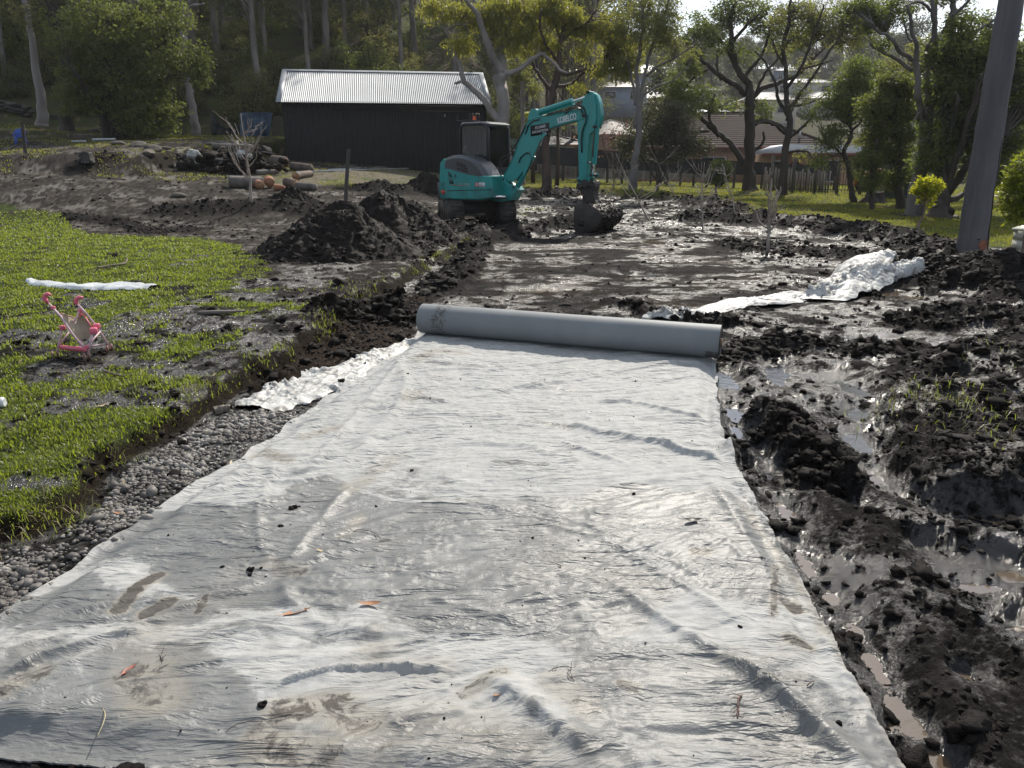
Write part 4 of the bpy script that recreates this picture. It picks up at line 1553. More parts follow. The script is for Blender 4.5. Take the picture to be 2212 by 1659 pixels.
    for k in range(k2):
        f = k / (k2 - 1); y = yn + .0 + .66 * f
        g = 1 - .16 * max(0, 1 - f * 4) ** 2
        rows.append([(cx + (p[0] - cx) * g, y, zb + (p[1] - zb) * g) for p in Ph])
    n = len(Ph); V = [v for r_ in rows for v in r_]
    polys = [list(range(n)), [(k2 - 1) * n + i for i in range(n)][::-1]]
    for k in range(k2 - 1):
        for i in range(n):
            j = (i + 1) % n
            polys.append([k * n + i, (k + 1) * n + i, (k + 1) * n + j, k * n + j])
    m.faces(V, polys)
    hd = m.build('engine_hood', DGREY, t, smooth='auto')
    for r_, (a, b) in enumerate([((983, 347), (1006, 357)), ((984, 353), (1009, 363)), ((985, 360), (1010, 369))]):
        for k in range(3):
            f0, f1 = k / 3 + .03, (k + 1) / 3 - .03
            q0 = (a[0] + (b[0] - a[0]) * f0, a[1] + (b[1] - a[1]) * f0); q1 = (a[0] + (b[0] - a[0]) * f1, a[1] + (b[1] - a[1]) * f1)
            pan([q0, q1, (q1[0] + .5, q1[1] + 3.2), (q0[0] + .5, q0[1] + 3.2)], yn - .012, yn + .02, 'vent_slot', BLACKP, 0, False, par=hd)
    # grille windows, handle slot, stickers, stripes
    pan([(967, 369), (974, 374), (977, 384), (969, 380)], yn - .006, yn + .01, 'grille', TEALD, 0, False)
    pan([(969, 383), (978, 388), (980, 397), (971, 397)], yn - .006, yn + .01, 'grille', TEALD, 0, False)
    pan([(982, 375), (983.5, 375), (983.5, 384), (982, 384)], yn - .006, yn + .01, 'door_latch', BLACKP, 0, False)
    pan([(971, 401), (985, 401), (1012, 403), (985, 399), (980, 395), (982, 399), (971, 399.5)], yn - .005, yn + .01, 'body_stripe', pmat('bronze_print', (.22, .13, .08), None, 5, .5), 0, False)
    pan([(1026, 395), (1034, 395), (1034, 404), (1026, 404)], yn - .005, yn + .01, 'warning_sticker', REDP, 0, False)
    for yy in (397, 401):
        pan([(1027, yy), (1033, yy), (1033, yy + 1.6), (1027, yy + 1.6)], yn - .007, yn + .01, 'sticker_line', WHITE, 0, False)
    pan([(1035, 394.5), (1047, 394.5), (1047, 404), (1035, 404)], yn - .005, yn + .01, 'warning_sticker', WHITE, 0, False)
    for yy, x1 in ((396.3, 1044), (398.6, 1041), (401, 1045)):
        pan([(1036.5, yy), (x1, yy), (x1, yy + .9), (1036.5, yy + .9)], yn - .007, yn + .01, 'sticker_line', BLACKP, 0, False)
    a = e(1003, 399, yn); text_mesh('SK35SR', .095, pmat('grey_print', (.32, .36, .36), None, 5, .5), t, 'model_lettering', (a[0], yn - .005, a[1]), (R(90), 0, 0), .2, .002, 1.25)
    # hazard flash on the counterweight corner
    for i, c in enumerate((ORANGE, REDP, ORANGE)):
        pan([(952 + i * 3.4, 411), (954.6 + i * 3.4, 411), (957 + i * 3.4, 419), (954.4 + i * 3.4, 419)], yn + .02, yn + .06, 'hazard_stripe', c, 0, False)
    # ---- cab: x from left edge px 993 to 1061 on the near side plane y = -.12
    yc0, yc1 = -.16, .78
    L0 = e(994, 345, yc0)[0]; R0 = e(1057, 345, yc0)[0]
    zt = e(1030, 266, yc0)[1]; zb = .98
    cabP = smooth_poly([(L0, zb), (L0, zb + .5), (L0 + .01, zt - .14), (L0 + .12, zt), (R0 - .15, zt), (R0 - .01, zt - .18), (R0, zb + .4), (R0 + .0, zb - .25), (L0, zb - .25)], 1)

    def frame(y, name):
        # outer loop minus glass: build as bars following the outline
        m = MB()
        lw = .065
        pts = [(L0 + .03, zb - .2), (L0 + .03, zt - .13), (L0 + .09, zt - .05), (L0 + .17, zt - .02), (R0 - .2, zt - .02), (R0 - .1, zt - .05), (R0 - .035, zt - .15), (R0 - .03, zb - .35)]
        m.tube([(p[0], y, p[1]) for p in pts], lw / 1.5, 8)
        return m.build(name, BLACKM, t, smooth=True)
    fr1 = frame(yc0, 'cab_frame'); fr2 = frame(yc1, 'cab_frame')
    for (x, z) in ((L0 + .03, zb + .02), (R0 - .03, zb + .0), (L0 + .05, zt - .08), (R0 - .07, zt - .09)):
        m = MB(); m.cyl((x, yc0, z), (x, yc1, z), .035, 8); m.build('cab_crossbar', BLACKM, t)
    # roof: rounded slab with a pale top
    m = MB(); m.prism([(L0 + .02, zt - .03), (L0 + .08, zt + .03), (R0 - .12, zt + .035), (R0 + .04, zt - .02), (R0 + .02, zt - .06), (L0 + .02, zt - .06)], yc0 - .02, yc1 + .02, .03)
    m.build('cab_roof', paint('cab_roof_grey', (.16, .17, .18), .3, amount=.2), t, smooth='auto')
    # lower cab skirts
    m = MB(); m.box((L0 + .5 * (R0 - L0), (yc0 + yc1) / 2, .88), (R0 - L0, yc1 - yc0, .22)); m.build('cab_base', DGREY, t)
    m = MB(); m.box((R0 - .06, yc0 + .035, (zb + .7) / 2 + .0), (.13, .07, zb - .45 + .3)); m.build('corner_post', BLACKM, t)
    # panes
    def pane(pts, name='window_pane'):
        m = MB(); m.faces(pts, [list(range(len(pts)))]); return m.build(name, GLASS, t)
    for y in (yc0 - .003, yc1 + .003):
        pane([(L0 + .05, y, zb), (R0 - .05, y, zb), (R0 - .05, y, zt - .15), (R0 - .14, y, zt - .05), (L0 + .13, y, zt - .05), (L0 + .05, y, zt - .13)])
    pane([(R0 - .01, yc0 + .04, zb + .42), (R0 - .01, yc1 - .04, zb + .42), (R0 - .05, yc1 - .04, zt - .1), (R0 - .05, yc0 + .04, zt - .1)])
    # interior
    m = MB(); m.box((L0 + .32, .3, zb + .12), (.45, .48, .14)); m.prism([(L0 + .08, zb + .15), (L0 + .2, zb + .15), (L0 + .14, zb + .72), (L0 + .05, zb + .7)], .08, .52, .02)
    m.build('operator_seat', BLACKP, t, smooth='auto')
    lvm = pmat('lever_grey', (.25, .25, .25), None, 5, .5)
    for yl in (.02, .6):
        m = MB(); m.cyl((R0 - .3, yl, zb + .05), (R0 - .27, yl, zb + .38), .02, 8); m.box((R0 - .32, yl, zb + .04), (.2, .14, .2)); m.box((R0 - .27, yl, zb + .4), (.05, .05, .1))
        m.build('control_lever', lvm, t)
    for (a, b, c, d) in ((1000, 319, 1008, 325), (1000, 325, 1013, 332), (1026, 327, 1034, 335), (1002, 314, 1011, 319)):
        P0 = e(a, b, yc0 + .02); P1 = e(c, d, yc0 + .02)
        m = MB(); m.box(((P0[0] + P1[0]) / 2, yc0 + .03, (P0[1] + P1[1]) / 2), (abs(P1[0] - P0[0]), .004, abs(P1[1] - P0[1]))); m.build('paper_note', PAPER, t)
    # beacon with guard, antenna bracket
    bx, bz = e(1025, 262, .3)
    m = MB(); m.cyl((bx, .3, zt + .03), (bx, .3, zt + .09), .06, 12); bco = m.build('beacon_base', BLACKM, t)
    m = MB(); m.cyl((bx, .3, zt + .09), (bx, .3, zt + .2), .05, 14, .042); m.build('beacon_lens', ORANGE, t, smooth='auto')
    m = MB()
    for s in (-1, 1):
        m.tube([(bx + s * .1, .22, zt + .03), (bx + s * .1, .22, zt + .26), (bx + s * .1, .38, zt + .26), (bx + s * .1, .38, zt + .03)], .008, 6)
    m.tube([(bx - .1, .22, zt + .26), (bx + .1, .22, zt + .26)], .008, 6); m.tube([(bx - .1, .38, zt + .26), (bx + .1, .38, zt + .26)], .008, 6)
    m.build('beacon_guard', BLACKM, t)
    m = MB(); m.tube([(bx - .42, .1, zt + .08), (bx - .1, .12, zt + .09), (bx + .25, .15, zt + .07)], .018, 6); m.cyl((bx - .42, .1, zt), (bx - .42, .1, zt + .22), .006, 6)
    m.build('wiring_rail', BLACKM, t)

    # ---- boom and stick, traced in their own plane
    yb = -.22; hb = .115

    def slab(pts, y0, y1, name, mat, bev=.012, off=yb, par=t):
        m = MB(); m.prism(eo(pts, off), y0, y1, bev); return m.build(name, mat, par, smooth='auto')
    # swing post
    slab([(1063, 431), (1068, 423), (1080, 421), (1088, 412), (1086, 400), (1085, 385), (1090, 378), (1096, 381), (1100, 392), (1110, 400), (1120, 402), (1126, 410), (1118, 420), (1113, 432), (1090, 436)], yb - .17, yb + .17, 'swing_post', TEAL)
    m = MB(); m.cyl((*[e(1108, 432, yb)[0]], yb, e(1108, 436, yb)[1]), (e(1108, 398, yb)[0] * .985, yb, e(1108, 402, yb)[1]), .075, 14); m.build('swing_pin', BLACKM, t)
    a = e(1062, 428, yn + .1); b = e(1075, 426, yn + .3)
    m = MB(); m.cyl((a[0] - .1, yn + .12, a[1] + .03), (a[0] + .32, yn + .25, a[1] + .03), .045, 12); m.build('swing_cylinder', STEEL, t)
    m = MB(); m.cyl((a[0] - .4, yn + .10, a[1] + .03), (a[0] - .02, yn + .13, a[1] + .03), .06, 12); m.build('cylinder_barrel', TEAL, t, smooth='auto')
    boom = [(1094, 386), (1092, 380), (1108, 352), (1118, 330), (1126, 306), (1134, 283), (1141, 268), (1150, 258), (1165, 252), (1196, 246), (1240, 238), (1262, 234),
            (1272, 238), (1276, 248), (1272, 256), (1250, 262), (1225, 268), (1200, 275), (1184, 281), (1172, 287), (1166, 298), (1157, 318), (1147, 342), (1139, 362), (1130, 377), (1118, 390), (1104, 393)]
    bo = slab(boom, yb - hb, yb + hb, 'boom', TEAL, .012)
    # edge ribs: a slightly wider shell along the top edge
    top = eo([(1092, 380), (1108, 352), (1118, 330), (1126, 306), (1134, 283), (1141, 268), (1150, 258), (1165, 252), (1196, 246), (1240, 238), (1262, 234)], yb)
    for s in (-1, 1):
        m = MB(); m.tube([(p[0], yb + s * (hb + .004), p[1] - .02) for p in top], .012, 6); m.build('boom_rib', TEAL, bo, smooth=True)
    # boom cylinder under the boom
    a = e(1117, 405, yb); b = e(1146, 345, yb); c = e(1176, 288, yb)
    m = MB(); m.cyl((a[0], yb - .0, a[1]), ((a[0] + (c[0] - a[0]) * .60), yb, a[1] + (c[1] - a[1]) * .60), .068, 16)
    cyl1 = m.build('boom_cylinder', TEAL, t, smooth='auto')
    m = MB(); m.cyl((a[0] + (c[0] - a[0]) * .58, yb, a[1] + (c[1] - a[1]) * .58), (c[0], yb, c[1]), .036, 12); m.build('cylinder_rod', STEEL, cyl1, smooth='auto')
    slab([(1132, 358), (1142, 352), (1166, 298), (1178, 285), (1187, 290), (1172, 308), (1152, 352), (1138, 382)], yb - hb - .03, yb - hb - .012, 'cylinder_guard', TEAL, .004)
    # bracket and stick cylinder on top
    slab([(1143, 262), (1146, 244), (1152, 236), (1160, 235), (1165, 240), (1170, 252), (1160, 256)], yb - .09, yb + .09, 'cylinder_bracket', TEAL)
    a = e(1165, 243, yb); b = e(1236, 220, yb); c = e(1277, 206, yb)
    m = MB(); m.cyl((a[0], yb, a[1]), (b[0], yb, b[1]), .078, 18); cy2 = m.build('stick_cylinder', TEAL, t, smooth='auto')
    m = MB(); m.cyl((b[0] - .03, yb, b[1] - .012), (b[0] + .02, yb, b[1] + .006), .088, 18); m.build('cylinder_collar', TEAL, cy2, smooth='auto')
    m = MB(); m.cyl((b[0], yb, b[1]), (c[0], yb, c[1]), .032, 12); m.build('cylinder_rod', STEEL, cy2, smooth='auto')
    # stick
    stick = [(1266, 203), (1276, 196), (1283, 198), (1290, 204), (1293, 222), (1296, 244), (1293, 262), (1294, 276), (1286, 282), (1284, 300), (1282, 330), (1279, 360), (1276, 392), (1266, 398), (1258, 392), (1257, 372),
             (1257, 330), (1256, 300), (1256, 268), (1254, 252), (1262, 230)]
    stick = [(x - (0), y) for x, y in stick]
    st = slab([(1254, 372), (1253, 330), (1252, 290), (1250, 258), (1258, 232), (1268, 206), (1275, 197), (1284, 199), (1288, 210), (1291, 232), (1292, 256), (1288, 282), (1278, 290), (1275, 320), (1272, 360), (1270, 396), (1256, 394)], yb - .10, yb + .10, 'stick', TEAL)
    slab([(1284, 200), (1291, 206), (1297, 222), (1300, 246), (1297, 268), (1290, 278), (1290, 250)], yb - .05, yb + .13, 'stick_spine', TEAL, .01, par=st)
    # bucket cylinder in front of the stick
    a = e(1290, 270, yb); b = e(1283, 355, yb); c = e(1281, 384, yb)
    m = MB(); m.cyl((a[0], yb, a[1]), (b[0], yb, b[1]), .062, 16); cy3 = m.build('bucket_cylinder', TEAL, t, smooth='auto')
    m = MB(); m.cyl((b[0], yb, b[1]), (c[0], yb, c[1]), .034, 12); m.build('cylinder_rod', STEEL, cy3, smooth='auto')
    # linkage
    for s in (-.14, .125):
        slab([(1252, 384), (1262, 378), (1284, 372), (1288, 378), (1284, 384), (1264, 390), (1256, 398)], yb + s, yb + s + .02, 'link_arm', TEAL, .004)
        slab([(1268, 375), (1276, 375), (1281, 400), (1273, 402)], yb + s, yb + s + .02, 'link_arm', TEAL, .004)
    for px, py in ((1283, 378), (1258, 390), (1276, 402), (1262, 404), (1275, 200), (1266, 250), (1290, 274), (1095, 386), (1176, 288), (1117, 404)):
        q = e(px, py, yb); m = MB(); m.cyl((q[0], yb - .17, q[1]), (q[0], yb + .17, q[1]), .034, 12); m.build('pivot_pin', BLACKM, t)
    # quick hitch and bucket
    slab([(1250, 398), (1256, 392), (1268, 396), (1283, 390), (1290, 396), (1291, 404), (1287, 412), (1288, 424), (1292, 436), (1285, 446), (1268, 446), (1263, 436), (1263, 414), (1252, 408)], yb - .13, yb + .13, 'quick_hitch', RUSTY)
    q = e(1272, 396, yb); m = MB(); m.cyl((q[0] - .02, yb - .2, q[1]), (q[0] - .02, yb + .2, q[1]), .09, 16); m.build('hitch_drum', RUSTY, t, smooth='auto')
    q = e(1284, 396, yb); m = MB(); m.cyl((q[0], yb - .16, q[1]), (q[0], yb + .16, q[1]), .07, 16); m.build('hitch_drum', RUSTY, t, smooth='auto')
    # bucket: open shell, 1.05 m wide, its mouth towards the machine
    by0, by1 = yb - .62, yb + .52
    prof = [(1268, 440), (1284, 436), (1302, 440), (1320, 452), (1327, 466), (1318, 484), (1296, 500), (1272, 508)]
    Pin = eo([(x - 4, y + 1) for x, y in prof], yb)
    # shift so that the silhouette of the near cheek lies where the photo has it
    P = np.array(eo(prof, yb)); 
    n = len(P)
    dirs = np.gradient(P, axis=0); nn = np.stack([-dirs[:, 1], dirs[:, 0]], 1); nn /= np.linalg.norm(nn, axis=1)[:, None]
    cen = P.mean(0)
    sgn = np.sign(((cen - P) * nn).sum(1)).mean()
    Q = P + nn * .03 * np.sign(sgn)
    m = MB(); V = []
    for y in (by0, by1):
        V += [(p[0], y, p[1]) for p in P]
    for y in (by0, by1):
        V += [(p[0], y, p[1]) for p in Q]
    polys = []
    for i in range(n - 1):
        polys.append([i, i + 1, n + i + 1, n + i])
        polys.append([2 * n + i, 3 * n + i, 3 * n + i + 1, 2 * n + i + 1])
    polys.append([0, n, 3 * n, 2 * n]); polys.append([n - 1, 3 * n - 1, 4 * n - 1, 2 * n - 1][::-1])
    m.faces(V, polys)
    bk = m.build('bucket', RUSTY, t, smooth='auto')
    for y in (by0, by1 - .03):
        m = MB(); m.prism([tuple(p) for p in P] + [tuple(P[-1] * .62 + P[0] * .38 + np.array([-.06, 0])), tuple(P[-1] * .3 + P[0] * .7 + np.array([-.05, 0]))], y, y + .03, .004); m.build('bucket_cheek', RUSTY, bk)
    m = MB(); m.box((P[-1][0], (by0 + by1) / 2, P[-1][1] + .015), (.16, by1 - by0 + .06, .035)); m.build('cutting_edge', RUSTY, bk)
    for s in (-.12, .1):
        m = MB(); m.prism(eo([(1266, 434), (1290, 432), (1312, 448), (1272, 444)], yb), yb + s, yb + s + .03, .004); m.build('bucket_lug', RUSTY, bk)
    # soil in the bucket
    r = np.random.default_rng(5); k = 900
    xs = r.uniform(P[:, 0].min() + .05, P[:, 0].max() - .1, k); ys = r.uniform(by0 + .05, by1 - .05, k)
    zs = np.interp(xs, [P[:, 0].min(), P[:, 0].max()], [P[:, 1].min() + .22, P[:, 1].max() - .15])
    V, F = lumps(xs, ys, zs, np.exp(r.normal(math.log(.035), .4, k)), ICO0, (.5, .9), .4, 9)
    m = MB(); m.add(V, F); ob = m.build('bucket_soil', CLOD, bk); ob['kind'] = 'stuff'
    # mud stuck on the back of the bucket
    k = 1200; i0 = r.integers(1, n - 1, k); f = r.uniform(0, 1, k)
    pp = P[i0] * (1 - f)[:, None] + P[np.minimum(i0 + 1, n - 1)] * f[:, None]
    V, F = lumps(pp[:, 0], r.uniform(by0, by1, k), pp[:, 1], np.exp(r.normal(math.log(.016), .5, k)), ICO0, (.4, .8), .4, 10)
    m = MB(); m.add(V, F); ob = m.build('stuck_mud', CLOD, bk); ob['kind'] = 'stuff'
    # hoses
    m = MB()
    H = [[(1083, 376), (1076, 362), (1080, 344), (1096, 334), (1112, 316), (1126, 290), (1135, 270)],
         [(1086, 384), (1080, 372), (1082, 352), (1098, 340), (1110, 326)],
         [(1120, 352), (1124, 340), (1136, 330), (1145, 332), (1148, 345), (1143, 360), (1138, 372)],
         [(1224, 244), (1232, 236), (1246, 232), (1254, 236), (1258, 246)],
         [(1220, 246), (1230, 232), (1246, 226), (1258, 230), (1264, 242), (1266, 260), (1258, 280), (1255, 300), (1256, 330)],
         [(1165, 258), (1150, 262), (1140, 272), (1134, 290)],
         [(1268, 350), (1276, 352), (1280, 362), (1274, 376)],
         [(1284, 286), (1281, 310), (1280, 340)], [(1178, 250), (1200, 243), (1220, 240)]]
    for h_ in H:
        P3 = eo(h_, yb - hb - .03)
        P3 = np.array(P3)
        # smooth
        ts = np.linspace(0, len(P3) - 1, 24)
        xs = np.interp(ts, range(len(P3)), P3[:, 0]); zs = np.interp(ts, range(len(P3)), P3[:, 1])
        for s in (0, .035):
            m2 = MB(); m2.tube([(a_, yb - hb - .03 + s * .8, b_ + s * .3) for a_, b_ in zip(xs, zs)], .011, 7)
            m2.build('hydraulic_hose', HOSE, t, smooth=True)
    # lamp under the boom
    q = e(1183, 290, yb); m = MB(); m.box((q[0], yb - .05, q[1]), (.10, .12, .10)); lm = m.build('work_lamp', BLACKM, t)
    m = MB(); m.box((q[0], yb - .115, q[1]), (.07, .012, .07)); m.build('lamp_lens', pmat('lamp_lens', (.5, .5, .48), None, 5, .2), lm)
    # lettering on the boom (slanted with it)
    yy = yb - hb - .004
    A = e(1146, 273, yb - hb); B = e(1187, 266, yb - hb); Cq = e(1188, 286, yb - hb); D = e(1148, 296, yb - hb)
    q = [e(1146, 272, yb - hb), e(1186.5, 264.5, yb - hb), e(1187.5, 287, yb - hb), e(1147, 295, yb - hb)]
    m = MB(); m.faces([(p[0], yy, p[1]) for p in q] + [(p[0], yy + .004, p[1]) for p in q], [[0, 3, 2, 1], [0, 1, 5, 4], [1, 2, 6, 5], [2, 3, 7, 6], [3, 0, 4, 7]])
    sg = m.build('owner_sign', BLACKP, t)
    sl = math.atan2(q[1][1] - q[0][1], q[1][0] - q[0][0])
    c1 = e(1167, 274.5, yb - hb); c2 = e(1167, 283.5, yb - hb)
    text_mesh('PLUNER', .085, WHITE, sg, 'sign_lettering', (c1[0], yy - .003, c1[1]), (R(90), -sl, 0), .25, .001, .95)
    text_mesh('EXCAVATIONS', .085, WHITE, sg, 'sign_lettering', (c2[0], yy - .003, c2[1]), (R(90), -sl, 0), .1, .001, .78)
    a = e(1205, 265, yb - hb); b = e(1241, 256, yb - hb); sl = math.atan2(b[1] - a[1], b[0] - a[0])
    wdt = math.hypot(b[0] - a[0], b[1] - a[1])
    tm = text_mesh('KOBELCO', .19, WHITE, t, 'maker_lettering', ((a[0] + b[0]) / 2 + .02, yy - .002, (a[1] + b[1]) / 2 + .04), (R(90), -sl, 0), 0, .002, 1.0, .004)
    w0 = max(v.co.x for v in tm.data.vertices) - min(v.co.x for v in tm.data.vertices)
    tm.scale = (wdt * 1.12 / w0, 1.0, 1)
    return t


def thing_part(name, parent):
    o = bpy.data.objects.new(name, None); COL.objects.link(o); o.parent = parent
    return o


excavator = make_excavator()

# ================================================================== TREES
def barkmat(name, c1, c2, scale=2.0, sc3=(1, 1, .25), rough=.8, bump=.5):
    return pmat(name, c1, c2, scale, rough, bump, 14, .25, sc3=sc3, bd=.02, lo=.4, hi=.62)


PALE_BARK = barkmat('pale_gum_bark', (.27, .245, .23), (.15, .132, .12), 1.2, bump=.2)
GREY_BARK = barkmat('grey_gum_bark', (.17, .155, .148), (.085, .075, .07), 1.5)
DARK_BARK = barkmat('dark_rough_bark', (.062, .052, .046), (.028, .023, .020), 3)
BROWN_BARK = barkmat('brown_bark', (.085, .062, .050), (.040, .030, .026), 3)
FOREST_BARK = barkmat('forest_bark', (.20, .178, .160), (.090, .078, .070), 2, bump=.3)
TWIG_BARK = barkmat('twig_bark', (.20, .155, .13), (.11, .085, .075), 6)

LEAF_GREEN = leafmat('broad_green_leaves', (.058, .078, .027), (.118, .134, .036), (.24, .28, .055), .44, .5)
LEAF_GUM = leafmat('gum_leaves', (.080, .095, .036), (.150, .158, .050), (.34, .36, .08), .46, .6)
LEAF_GUMY = leafmat('yellow_gum_leaves', (.090, .108, .028), (.190, .185, .045), (.46, .46, .07), .5, .6)
LEAF_DARK = leafmat('dark_leaves', (.046, .066, .024), (.092, .115, .036), (.25, .31, .06), .44, .5)
LEAF_OLIVE = leafmat('grey_olive_leaves', (.055, .062, .035), (.115, .115, .070), (.16, .17, .07), .35, .8)
LEAF_FOREST = leafmat('forest_leaves', (.055, .066, .034), (.105, .112, .052), (.22, .23, .08), .45, .25, .8)
LEAF_FOREST2 = leafmat('forest_leaves_light', (.075, .084, .044), (.150, .148, .070), (.30, .30, .10), .46, .25, .8)
LEAF_YEL = leafmat('yellow_new_leaves', (.16, .20, .015), (.38, .38, .02), (.62, .62, .03), .5, 3)
LEAF_FAR = leafmat('far_leaves', (.060, .072, .044), (.110, .120, .072), (.16, .18, .08), .35, .12)


def leaf_quads(C, rad, per, size, r, droop=.5, aspect=.38, flat=.55):
    """leaf-sized faces round the cluster centres C"""
    n = len(C) * per
    c = np.repeat(C, per, 0); rr = np.repeat(rad, per)
    d = r.normal(size=(n, 3)); d /= np.linalg.norm(d, axis=1)[:, None]
    p = c + d * (rr * r.uniform(0.15, 1.0, n) ** .55)[:, None] * np.array([1, 1, flat + .15])
    ax = r.normal(size=(n, 3)); ax[:, 2] = ax[:, 2] * .5 - droop; ax /= np.linalg.norm(ax, axis=1)[:, None]
    sd = np.cross(ax, r.normal(size=(n, 3))); sd /= np.linalg.norm(sd, axis=1)[:, None] + 1e-9
    L_ = size * r.uniform(.6, 1.3, n)[:, None]; W2 = L_ * aspect / 2
    a = p; m = p + ax * L_ * .45; t = p + ax * L_
    V = np.stack([a, m + sd * W2, t, m - sd * W2], 1).reshape(-1, 3)
    F = (np.arange(n) * 4)[:, None] + np.arange(4)[None]
    lv = np.repeat(np.clip(np.repeat(r.uniform(0, 1, len(C)), per) * .6 + r.uniform(0, .4, n), 0, 1), 4)
    return V, F, lv


def curve(P, R_, k=5, wig=0.0, r=None):
    """refine a polyline with radii, a little crooked"""
    P = np.array(P, float); R_ = np.array(R_, float); n = len(P)
    if n < 2:
        return P, R_
    t = np.arange(n); tt = np.linspace(0, n - 1, (n - 1) * k + 1)
    Q = np.stack([np.interp(tt, t, P[:, i]) for i in range(3)], 1)
    # chaikin-like softening
    for _ in range(2):
        Q[1:-1] = Q[1:-1] * .5 + (Q[:-2] + Q[2:]) * .25
    if wig and r is not None:
        w = np.cumsum(r.normal(0, wig, Q.shape), 0); w -= np.linspace(0, 1, len(w))[:, None] * w[-1]
        Q = Q + w
    return Q, np.interp(tt, t, R_)


def build_tree(name, label, cat, base, limbs, clusters, leaf, bark, seed=1, group=None, per=40, lsize=.13, twig_r=.010, droop=.5, aspect=.38, sides=7, fine=True, crown_name='crown', flat=.55, twigs=True):
    """limbs: list of (points, radii) in world metres; clusters: (N,3) centres and (N,) radii"""
    r = np.random.default_rng(seed)
    t = thing(name, label, cat, tuple(base), 0, group)
    B = np.array(tuple(base))
    mb = MB(); nodes = []; nrad = []
    for i, (P, R_) in enumerate(limbs):
        Q, q = curve(P, R_, 5, .012 * (1 + 10 * np.mean(R_)), r)
        sg = sides + 3 if max(R_) > .12 else sides if max(R_) > .04 else 5
        mb.tube(Q - B, list(q), sg)
        nodes.append(Q); nrad.append(q)
    nodes = np.concatenate(nodes) if nodes else np.zeros((0, 3)); nrad = np.concatenate(nrad)
    C, cr = clusters
    tw = MB()
    if len(C) and twigs:
        # twigs: each cluster hangs on the nearest limb point below or beside it
        for c, k in zip(C, cr):
            d = np.linalg.norm(nodes - c, axis=1) + 0.6 * np.maximum(0, nodes[:, 2] - c[2])
            d = d * (1 + .15 * r.uniform(size=len(d)))
            j = int(np.argmin(d)); a = nodes[j]
            ln = np.linalg.norm(c - a)
            m1 = a * .6 + c * .4 + r.normal(0, .06 * ln, 3) + np.array([0, 0, .06 * ln])
            r0 = min(nrad[j] * .6, twig_r * (.8 + .55 * ln))
            tw.tube(np.array([a, m1, c]) - B, [r0, r0 * .7, twig_r * .45], 4, cap=False)
            if fine:
                for _ in range(2):
                    c2 = c + r.normal(0, .7, 3) * k
                    tw.tube(np.array([m1 * .4 + c * .6, c2]) - B, [twig_r * .5, twig_r * .3], 3, cap=False)
    if mb.n:
        mb.build('trunk', bark, t, smooth=True)
    if tw.n:
        o = tw.build('twigs', bark, t); o['kind'] = 'stuff'
    if len(C) and per:
        V, F, lv = leaf_quads(C - B, cr, per, lsize, r, droop, aspect, flat)
        m2 = MB(); m2.add(V, F)
        o = m2.build(crown_name, leaf, t); attr(o, 'lv', lv); o['kind'] = 'stuff'
    return t


def blobs(bl, Y, n, r, depth=1.0, wid=1.0):
    """pixel ellipses (cx, cy, rx, ry[, weight]) at depth Y -> cluster centres spread through ellipsoids"""
    w = np.array([b[2] * b[3] * (b[4] if len(b) > 4 else 1) for b in bl], float); w /= w.sum()
    C = []; cr = []
    for b, ww in zip(bl, w):
        k = max(2, int(round(n * ww)))
        c = np.array(PY(b[0], b[1], Y)); s = Y / (CP + (829.5 - b[1]) / FPX * SP) / FPX
        rx, rz = b[2] * s, b[3] * s; ry = (rx + rz) / 2 * depth
        d = r.normal(size=(k, 3)); d /= np.linalg.norm(d, axis=1)[:, None]
        q = d * (r.uniform(.12, 1, k) ** .42)[:, None] * np.array([rx, ry, rz])
        q[:, 1] += (r.uniform(-.3, .3) * ry)
        C.append(c + q); cr.append(r.uniform(.5, 1.1, k) * wid)
    return np.concatenate(C), np.concatenate(cr)


def limb_px(pts, Y, r, dy=0.0):
    """pts (px, py, radius px) at depth about Y"""
    P = []; R_ = []
    y = Y
    for i, (px, py, q) in enumerate(pts):
        p = np.array(PY(px, py, Y + dy * i / max(1, len(pts) - 1)))
        P.append(p); R_.append(q * Y * 1.06 / FPX)
    return P, R_


def traced(name, label, Y, limb_pts, bl, leaf, bark, seed, n=90, per=45, lsize=.13, cat='tree', wid=.45, group=None, base_px=None, **kw):
    r = np.random.default_rng(seed)
    limbs = []
    for i, L_ in enumerate(limb_pts):
        limbs.append(limb_px(L_, Y, r, 0 if i == 0 else r.uniform(-1.6, 1.6)))
    bx = np.array(limbs[0][0][0])
    # root the trunk in the ground
    g = gz(bx[0], bx[1]) if bx[1] < 60 else float(tlow(bx[0], bx[1]))
    P0, R0 = limbs[0]
    up = np.array(P0[1]) - np.array(P0[0])
    P0[0] = np.array([P0[0][0], P0[0][1], max(g, min(P0[0][2], g + .0))])
    foot = P0[0] - np.array([0, 0, .15])
    P0.insert(0, foot); R0.insert(0, R0[0] * 1.45); R0[1] *= 1.12
    C, cr = blobs(bl, Y, n, r) if bl else (np.zeros((0, 3)), np.zeros(0))
    return build_tree(name, label, cat, foot + np.array([0, 0, .15]), limbs, (C, cr * wid), leaf, bark, seed, group, per, lsize, **kw)


